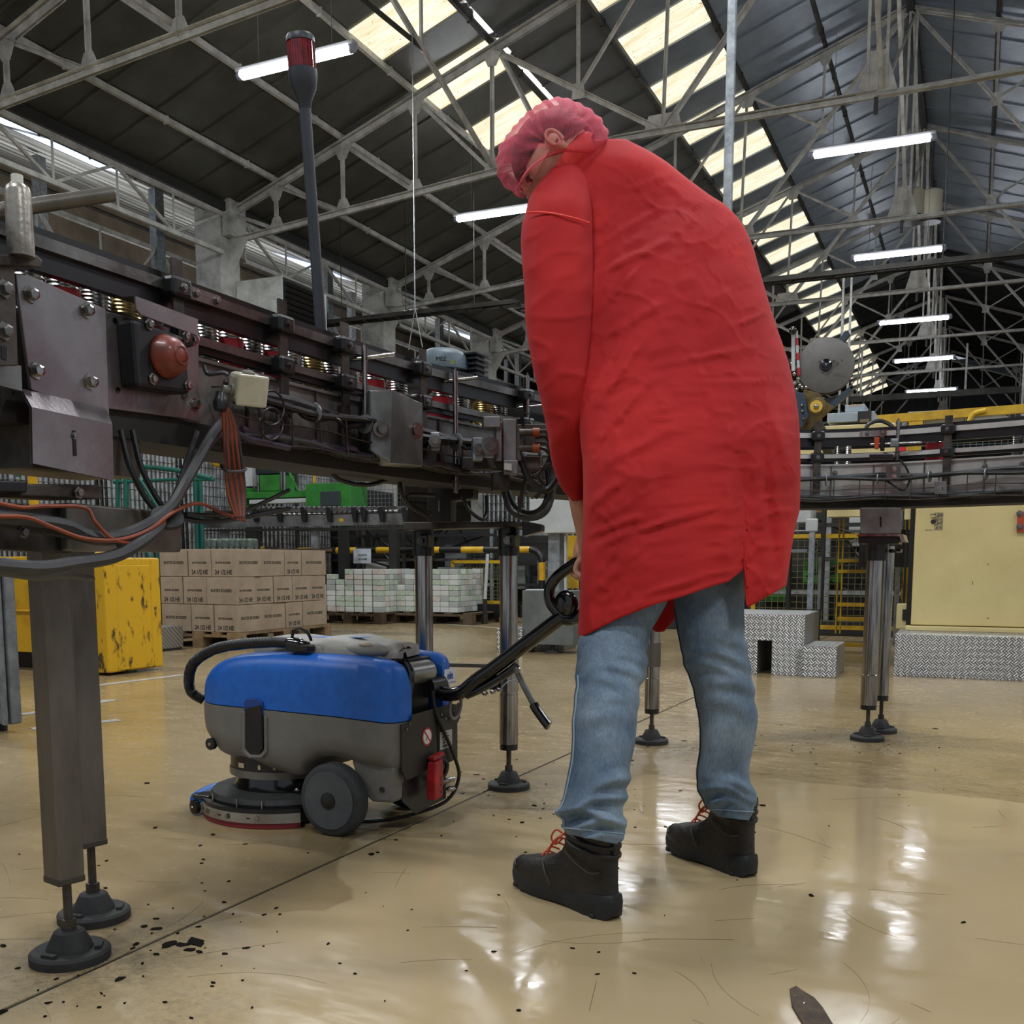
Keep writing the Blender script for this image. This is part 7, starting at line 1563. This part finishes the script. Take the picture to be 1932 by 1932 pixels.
# shrink-wrapped bottle pack on a dark table
t = thing('work_table', 'dark low table behind the brown cartons', 'table', gy(430, 1036, 9.2)); a = gy(380, 1036, 9.2); e_ = gy(480, 1036, 9.2); MB().b2((a.x - .2, 9.1, a.z - .03), (e_.x + .8, 9.5, a.z)).build('top', WOODD, t); 
for xx in (a.x - .15, e_.x + .7): MB().b2((xx, 9.2, 0), (xx + .05, 9.25, a.z - .03)).build('leg', DARKM, t)
wm = mat('wrapped_pack', '#a3aea6', .15, 0, '#5f7a5c', 26, coat=.6, thr=(.42, .62))
for k, x in enumerate((388, 410, 432, 454)):
    p = gy(x, 1035, 9.25); o = thing('wrapped_pack', '%s clear-wrapped pack of green-printed cans on the table' % ['leftmost', 'second', 'third', 'rightmost'][k], 'pack', p, group='wrapped packs')
    b = MB()
    for i in range(2):
        for j in range(2): MB().rev(p + Vector((.03 + i * .075, .03 + j * .075, .0)), (0, 0, 1), [(0, .034), (.1, .034), (.108, .028)], 14).build('can', wm, o, True)
    MB().box(p + Vector((.068, .068, .052)), (.15, .15, .104)).build('film', mat('film', '#aeb6b2', .08, 0, trans=.85), o, bevel=.02)
# ---- white machine by the sleeve with leg and foot, drum, tread boxes
t = thing('white_machine', 'machine with a white panel and steel leg left of the red sleeve', 'machine', gz(1043, 1232, 0)); Yw = gz(1043, 1232, 0).y
q9(999, 939, 1100, 1006, Yw - .15, .3, WHITEP, 'panel', t, .004); q9(1034, 1006, 1056, 1120, Yw - .05, .09, GALV, 'leg', t); q9(985, 1115, 1082, 1215, Yw - .06, .3, mat('machine_grey', '#6f7372', .5, .2, '#5a5e5d', 4), 'cabinet', t, .004)
q9(1064, 1010, 1068, 1120, Yw - .1, .03, WHITEP, 'edge', t); q9(1070, 1010, 1085, 1110, Yw + .5, .1, YELP, 'yellow_post', t); q9(1068, 1050, 1092, 1054, Yw + .4, .1, YELP, 'yellow_bar', t)
f_ = gz(1043, 1232, 0); MB().rev((f_.x, f_.y, 0), (0, 0, 1), [(0, .07), (.012, .07), (.03, .02), (.08, .012), (.10, .012)], 18).build('foot', RUBBER, t, True)
c = gy(1010, 1125, Yw + .05); MB().rev((c.x, c.y, c.z - .06), (0, 0, 1), [(0, .085), (.115, .085), (.12, .08)], 28).build('white_drum', WHITEP, t, True)
for k, (x0, y0, x1, y1) in enumerate(((937, 1185, 985, 1228), (975, 1140, 1040, 1185))):
    a = gz(x0, 1230, 0); t = thing('tread_box', ['small tread-plate box left of the polished leg', 'upper tread-plate box beside the polished leg'][k], 'step', a); z1 = gy(x0, y0, a.y).z; e_ = gy(x1, y0, a.y); MB().b2((a.x, a.y + k * .31, 0), (e_.x, a.y + .3 + k * .31, z1)).build('box', dp, t, bevel=.004)
# ---- tread steps and platform on the right
def qb(t, x0, x1, ytop, Y, d, m_, n_, ybot=None, z0=0.0, bev=.004): a = gy(x0, ytop, Y); c = gy(x1, ytop, Y); zb = gy(x0, ybot, Y).z if ybot else z0; return MB().b2((a.x, Y, zb), (c.x, Y + d, a.z)).build(n_, m_, t, bevel=bev)
t = thing('tread_steps', 'two-level tread-plate steps with a dark slot, right of the jeans', 'steps', gy(1480, 1275, 7.2))
a0 = gy(1300, 1160, 7.15).x; a1 = gy(1418 + 13, 1160, 7.15).x; a2 = gy(1431 + 27, 1160, 7.15).x; a3 = gy(1519, 1160, 7.15).x; zt = gy(1500, 1160, 7.15).z; zs = gy(1440, 1208, 7.15).z
MB().b2((a0, 7.15, 0), (a1, 7.85, zt)).build('upper_step', dp, t, bevel=.003); MB().b2((a2, 7.15, 0), (a3, 7.85, zt)).build('upper_step', dp, t, bevel=.003); MB().b2((a1, 7.15, zs), (a2, 7.85, zt)).build('slot_head', dp, t); MB().b2((a1, 7.5, 0), (a2, 7.52, zs)).build('slot_back', BLACKG, t)
a4 = gy(1579, 1219, 7.12).x; MB().b2((a3 + .002, 7.12, 0), (a4, 7.6, gy(1550, 1219, 7.12).z)).build('lower_step', dp, t, bevel=.003)
t = thing('tread_platform', 'long low tread-plate platform at the right edge', 'platform', gy(1810, 1280, 7.45)); MB().b2((gy(1689, 1200, 7.43).x, 7.43, 0), (gy(1689, 1200, 7.43).x + 3.0, 8.3, gy(1800, 1199, 7.43).z)).build('platform', dp, t, bevel=.003)
# cream cabinet
t = thing('cream_cabinet', 'large scuffed cream cabinet above the tread platform', 'cabinet', gy(1830, 1190, 8.0)); zp = gy(1800, 1199, 7.43).z
x0 = gy(1726, 1000, 7.95).x; MB().b2((x0, 7.95, zp + .035), (x0 + 2.6, 9.0, 1.24)).build('door_panel', CREAM, t, bevel=.006); MB().b2((x0 - .03, 7.85, zp), (x0 + 2.6, 9.0, zp + .03)).build('plinth', CREAM, t, bevel=.004)
MB().b2((x0 - .035, 7.99, zp + .03), (x0 - .005, 8.03, 1.2)).build('edge_cable', CABLEB, t)
MB().rev(gy(1761, 984, 7.95), (0, -1, 0), [(0, .017), (.004, .017), (.005, .009), (.008, .009)], 16).build('lock', STEELD, t)
for x0_, y0_, x1_, y1_ in ((1762, 967, 1780, 1000), (1755, 969, 1765, 972), (1756, 976, 1765, 978), (1746, 999, 1760, 1001)): q9(x0_, y0_, x1_, y1_, 7.948, .002, mat('scuff_dark', '#4a4636', .7, 0, '#a2966f', 60, thr=(.4, .6)), 'scuff_mark', t)
for x0_, y0_, x1_, y1_ in ((1834, 1096, 1836, 1104), (1863, 1063, 1865, 1066), (1862, 1055 + 110, 1866, 1168)): q9(x0_, y0_, x1_, y1_, 7.9485, .0015, MATS['scuff_dark'], 'scuff_mark', t)
q9(1918, 965, 1945, 1004, 7.93, .02, mat('orange_red_bracket', '#a8401f', .5), 'hinge_bracket', t, .002)
for y in (969, 994): boltm(MB(), gy(1924, y, 7.93), (0, -1, 0), .016, .012).build('bolt', STEEL, t)
# cream press body with blue-grey boxes (behind the right conveyor)
t = thing('cream_press', 'cream press body seen between the right conveyor rails, grey boxes on top', 'machine', gy(1600, 900, 8.6)); Yc = 8.6
q9(1490, 812, 1712, 1000 - 42, Yc, .9, CREAM, 'body', t, .01); q9(1542, 797, 1690, 813, Yc - .05, .8, CREAM, 'top_ledge', t, .006); q9(1560, 775, 1650, 798, Yc, .5, mat('pale_blue_grey', '#9ea8af', .45, 0, '#8b959c', 5), 'top_box', t, .006); q9(1594, 762, 1632, 778, Yc + .1, .3, MATS['pale_blue_grey'], 'small_box', t, .005); q9(1600, 763, 1626, 767, Yc + .098, .002, mat('tan_label', '#b98f66', .5), 'tan_label', t)
q9(1618, 775, 1644, 797, Yc - .02, .05, DARKM, 'recess', t); q9(1622, 790, 1640, 797, Yc - .03, .04, mat('tan_bar', ''), 'bar', t)
q9(1480, 958, 1500, 1000, Yc - .2, .2, WHITEP, 'white_cover', t); q9(1560, 958, 1622, 975, Yc - .3, .2, CREAM, 'cream_bar', t)
q9(1622, 1070, 1712, 1000, Yc + .5, .2, DARKM, 'rear_frame', t)
q9(1706, 955, 1722, 980, Yc - .6, .1, CREAM, 'cream_flange', t); q9(1690, 1140, 1720, 1186, Yc - .55, .15, CREAM, 'switch_box', t, .004); q9(1702, 1150, 1712, 1170, Yc - .56, .02, DARKM, 'switch_plate', t)
for x in (1480, 1700): q9(x, 958, x + 14, 1200, Yc + .2, .1, DARKM, 'leg', t)
t2 = thing('support_stand', 'grey steel post stand with rounded white bracket, right of the red coat', 'stand', gz(1535, 1215, 0)); Yf = 8.1
q9(1522, 1003, 1537, 1150, Yf, .05, GALV, 'post', t2); q9(1541, 1050, 1550, 1150, Yf + .1, .05, STEELW, 'post', t2); q9(1519, 978, 1543, 1003, Yf - .01, .03, WHITEP, 'bracket', t2, .01); q9(1490, 955, 1530, 985, Yf, .3, WHITEP, 'white_cover', t2); q9(1490, 1000, 1530, 1002, Yf, .1, WHITEP, 'bar', t2); q9(1485, 1036, 1523, 1042, Yf + .1, .05, GALV, 'cross_bar', t2); q9(1544, 958, 1558, 1150, Yf + .2, .06, DARKM, 'dark_post', t2)
for x in (1524, 1541): MB().b2((gy(x, 1100, Yf).x, Yf + .02, 0), (gy(x, 1100, Yf).x + .03, Yf + .05, .4)).build('leg', DARKM, t2)
t = thing('yellow_ladder', 'yellow steel ladder in the dark gap between steps and cabinet', 'ladder', gz(1600, 1222, 0)); Yl = 9.2
for x in (1577, 1585): q9(x, 978, x + 6, 1195, Yl, .06, YELP, 'stile', t)
for y in (1055, 1075, 1008 + 130, 1165, 1214): q9(1580, y, 1638, y + 6, Yl - .02, .05, YELP, 'rung', t)
q9(1699, 1110, 1714, 1130, Yl, .05, YELP, 'plate', t)
def mesh_fence(label, x0, x1, y0, y1, Y, sx, sz, m_, frm=YELP):
    t = thing('mesh_fence', label, 'fence', gy((x0 + x1) / 2, y1, Y)); a = gy(x0, y1, Y); c = gy(x1, y0, Y); b = MB(); n = int((c.x - a.x) / sx); k = int((c.z - a.z) / sz)
    for i in range(n + 1): b.bar((a.x + i * sx, Y, a.z), (a.x + i * sx, Y, c.z), .005, .005)
    for i in range(k + 1): b.bar((a.x, Y, a.z + i * sz), (c.x, Y, a.z + i * sz), .005, .005)
    o = b.build('wire_mesh', m_, t); o['kind'] = 'stuff'
    for p, q in (((a.x, Y, a.z), (a.x, Y, c.z)), ((c.x, Y, a.z), (c.x, Y, c.z)), ((a.x, Y, a.z), (c.x, Y, a.z)), ((a.x, Y, c.z), (c.x, Y, c.z))): MB().bar(p, q, .04, .04).build('frame_bar', frm, t)
    for xx in (a.x, c.x): MB().bar((xx, Y, 0), (xx, Y, a.z), .04, .04).build('post', frm, t)
mesh_fence('yellow-framed wire fence in the dark gap right of the coat', 1420, 1712, 1010, 1180, 10.4, .06, .06, mat('fence_wire', '#6d6a3e', .5))
mesh_fence('wire screen before the can stack, centre', 560, 760, 850, 1000, 12.6, .06, .06, GALV, DARKM)
mesh_fence('wire screen behind the cartons and teal rail', 340, 470, 815, 960, 12.38, .05, .05, GALV, DARKM)
mesh_fence('yellow-framed wire cage behind the polished legs', 855, 950, 1060, 1135, 12.3, .05, .05, mat('fence_wire', ''))
# yellow overhead frame at right
t = thing('guard_gantry', 'yellow guard gantry above the right conveyor', 'gantry', gy(1800, 900, 9.6)); Yy = 9.6
a = gy(1655, 792, Yy); c = gy(1935, 770, Yy); MB().bar(a, (c.x + .6, Yy, a.z + .04), .06, .07).build('top_rail', YELP, t)
for x in (1716, 1729): MB().b2((gy(x, 800, Yy).x, Yy, 0), (gy(x, 800, Yy).x + .045, Yy + .06, a.z)).build('post', YELP, t)
MB().prism([gy(1714, 778, Yy - .02), gy(1724, 782, Yy - .02), gy(1729, 778, Yy - .02), gy(1741, 780, Yy - .02), gy(1741, 805, Yy - .02), gy(1715, 805, Yy - .02)], (0, .02, 0)).build('joint_cover', YELP, t)
q9(1742, 788, 1818, 812, Yy + .05, .02, WHITEP, 'white_board', t); q9(1713, 772, 1806, 779, Yy + .1, .3, WHITEP, 'white_top', t)
MB().prism([gy(1827, 772, Yy), gy(1850, 770, Yy), gy(1875, 769, Yy), (gy(1905, 788, Yy)), gy(1905, 812, Yy), gy(1825, 812, Yy)], (0, .1, 0)).build('white_hood', WHITEP, t); MB().tube([gy(1828, 795, Yy - .05), gy(1838, 780, Yy - .05), gy(1860, 774, Yy - .05)], .02, 8, smooth=5).build('cable', YELP, t, True)
mf = mesh_fence('fine wire guard right of the yellow frame post', 1700, 1932, 772, 950, 10.1, .05, .05, GALV, GALV)
MB().b2((gy(1840, 900, 9.0).x, 9.2, 0), (gy(1932, 900, 9.0).x + .5, 9.25, 1.6)).build('rear_board', mat('machine_grey', ''), t)
q9(1695, 836, 1709, 852, 8.4, .1, mat('red_button', '#c4182c', .4), 'red_box', t, .004); q9(1712, 836, 1730, 852, 8.45, .1, YELP, 'yellow_box', t, .004)
# grinding wheel on its arm
t = thing('grinding_wheel', 'round grey grinding wheel on a brown plate arm, right of the coat', 'machine', gy(1558, 750, 6.5)); Yg = 6.5; c = gy(1558, 689, Yg)
gm = mat('wheel_stone', '#6a6763', .6, .2, '#575450', 5, .1, 50)
nrm = Vector((.20, -1, .05)).normalized()
MB().rev(c + nrm * -.05, nrm, [(0, .160), (.002, .163), (.048, .163), (.05, .160), (.0505, .03)], 64).build('disc', gm, t, 40); MB().rev(c + nrm * -.049, nrm, [(0, .1655), (.035, .1655)], 64).build('rim_band', mat('rust_band', '#5c4433', .6, .3), t, 40)
MB().rev(c + nrm * .002, nrm, [(0, .036), (.012, .034), (.014, .022), (.02, .020), (.021, .012)], 28).build('hub', BLACKG, t, True); MB().rev(c + nrm * .02, nrm, [(0, .011), (.01, .008)], 14).build('axle_end', CHROME, t, True)
for q in (.6, 2.5, 4.2): MB().rev(c + nrm * .008 + Vector((math.cos(q), 0, math.sin(q))) * .042, nrm, [(0, .006), (.006, .004)], 10).build('screw', CHROME, t)
for x, y, r_ in ((1573, 683, .012), (1580, 686, .009), (1588, 681, .007), (1578, 690, .006)): MB().rev(gy(x, y, Yg - .01) + nrm * .012, nrm, [(0, r_), (.0006, r_ * .8)], 9).build('dark_stain', mat('stain', '#3b3937', .7), t)
brn = mat('brown_plate', '#6e5b33', .5, .4, '#4f4124', 8); g_ = lambda x, y, Y=6.45: gy(x, y, Y)
MB().prism([g_(1517, 735), g_(1546, 742), g_(1556, 756), g_(1573, 768), g_(1560, 780), g_(1523, 812), g_(1505, 812), (g_(1505, 770))], (0, .03, 0)).build('arm_plate', brn, t, bevel=.003)
MB().rev(g_(1541, 767, 6.40), (.15, -1, 0), [(0, .05), (.03, .05), (.032, .034)], 28).build('bearing_housing', brn, t, True); MB().rev(g_(1540, 767, 6.37), (.15, -1, 0), [(0, .036), (.008, .035), (.0085, .022)], 28).build('yellow_ring', mat('yellow_ring', '#c9a53a', .4), t, True); MB().ball(g_(1540, 767, 6.36), .015, 10, 8).build('pin', CHROME, t, True)
MB().prism([g_(1500, 738, 6.38), g_(1517, 742, 6.38), g_(1521, 760, 6.38), g_(1526, 785, 6.38), g_(1512, 808, 6.38), g_(1500, 800, 6.38)], (0, .03, 0)).build('blue_plate', mat('dark_blue_steel', '#34404c', .4, .3), t, bevel=.003)
for y in (765, 776, 790): MB().ball(g_(1513 + (y - 765) * .1, y, 6.37), .009, 8, 6).build('bolt', CHROME, t, True)
MB().bar(g_(1567, 768, 6.55), g_(1606, 735, 6.55), .03, .06, (0, 1, 0)).build('arm', mat('dark_blue_steel', ''), t); MB().bar(g_(1588, 645, 6.6), g_(1600, 628, 6.6), .03, .07, (0, 1, 0)).build('arm', mat('dark_blue_steel', ''), t)
MB().cyl(g_(1497, 625), g_(1497, 700), .012, n=10).build('white_rod', WHITEP, t, True); MB().ball(g_(1496, 624, 6.42), .024, 14, 10).build('lever_ball', BLACKG, t, True)
for i in range(6): MB().cyl(g_(1502 + i * .9, 624 + i * 14), g_(1502.9 + i * .9, 638 + i * 14), .009, n=10).build('lever_band', mat('lever_red', '#a3202a', .4) if i % 2 else WHITEP, t, True)
for x, y in ((1499, 706), (1506, 715), (1500, 724), (1509, 727), (1514, 731), (1521, 731), (1503, 735)): MB().ball(g_(x, y, 6.42), .012, 10, 8).build('fitting', CHROME, t, True)
MB().bar(g_(1535, 790, 6.5), g_(1535, 790, 6.5) + Vector((-.1, 2.15, -.12)), .06, .06).build('boom', DARKM, t)
# ---- dark production machines closing the view at the back
R2 = random.Random(5)
def machine(label, x0, x1, Y, h, acc):
    t = thing('production_machine', label, 'machine', ((x0 + x1) / 2, Y, 0), group='dark machines at the back'); wd = x1 - x0
    MB().b2((x0, Y, 0), (x1, Y + 1.2, .16)).build('plinth', DARKM, t, bevel=.01); MB().b2((x0 + .1, Y + .35, .16), (x1 - .1, Y + 1.1, h)).build('housing', DARKM, t, bevel=.01)
    for i in range(max(2, int(wd / .8)) + 1):
        x = x0 + .04 + (wd - .08) * i / max(2, int(wd / .8)); MB().bar((x, Y + .05, .16), (x, Y + .05, h * .95), .05, .05).build('upright', R2.choice([GALV, DARKM, STEELD]), t)
    for z in (.45, .8, 1.15, h * .95):
        MB().bar((x0, Y + .04, z), (x1, Y + .04, z), .04, .04).build('cross_rail', R2.choice([STEELD, GALV, DARKM]), t)
    for i in range(int(wd / .45)):
        x = x0 + .1 + i * .45; z = R2.uniform(.25, h - .5); MB().b2((x, Y + .15, z), (x + R2.uniform(.15, .4), Y + .34, z + R2.uniform(.12, .35))).build('panel', R2.choice([mat('machine_grey', ''), WHITEP, DARKM, acc, STEELW]), t, bevel=.004)
    for i in range(5): MB().tube([(x0 + R2.uniform(0, wd), Y + .1, R2.uniform(.3, h)) for _ in range(4)], .014, 6, smooth=6).build('hose', CABLEB, t, True)
machine('dark machine bank behind the left guard rail', -11.0, -8.7, 13.9, 1.9, GREEN)
machine('dark machine bank behind the white packs', -8.5, -6.2, 13.3, 1.35, GREEN)
machine('dark machine bank behind the polished legs', -6.1, -3.9, 11.0 + 2.2, 1.25, mat('machine_grey', ''))
machine('dark machine bank behind the red coat', -3.8, -2.2, 11.6, 1.5, CREAM)
machine('dark machine bank behind the wire fence at right', -2.2, .2, 11.2, 1.45, GREEN)
machine('dark machine bank behind the cream cabinet', .2, 2.4, 11.2, 1.5, CREAM)
machine('dark machine row far left along the wall', -13.4 + 1.9, -10.8, 4.6, 1.9, YELP)
# black kick rail and pipes at the back of the aisle
t = thing('kick_rail', 'long black kick rail along the back of the aisle', 'rail', gz(900, 1165, 0)); q9(868, 1141, 975, 1163, 11.95, .12, BLACKP, 'rail', t)
t = thing('grey_cabinet', 'grey panel between the white packs and the polished legs', 'cabinet', gz(845, 1165, 0)); q9(826, 1070, 858, 1122, 11.8, .3, mat('machine_grey', ''), 'panel', t); q9(828, 1122, 858, 1160, 11.8, .3, DARKM, 'base', t)
t = thing('slanted_tube', 'slanted bright tube before the dark machines', 'tube', gy(915, 1133, 11.4)); MB().cyl(gy(920, 1045, 11.6), gy(915, 1133, 11.6), .022, n=10).build('tube', WHITEP, t, True); MB().cyl(gy(915, 1130, 11.6), Vector((gy(915, 1130, 11.6).x, 11.6, 0)), .03, n=10).build('stand', DARKM, t)
# yellow beam at far left between bracket and wall
t = thing('yellow_beam', 'yellow beam seen at the left edge under the conveyor', 'beam', gy(30, 812, 7.0)); MB().b2((gy(-60, 812, 7).x, 7.0, gy(0, 826, 7).z), (gy(64, 812, 7).x, 7.2, gy(0, 796, 7).z)).build('beam', YEL, t); MB().bar((gy(40, 812, 7).x, 7.1, 0), (gy(40, 812, 7).x, 7.1, gy(0, 826, 7).z), .06, .06).build('post', YEL, t)
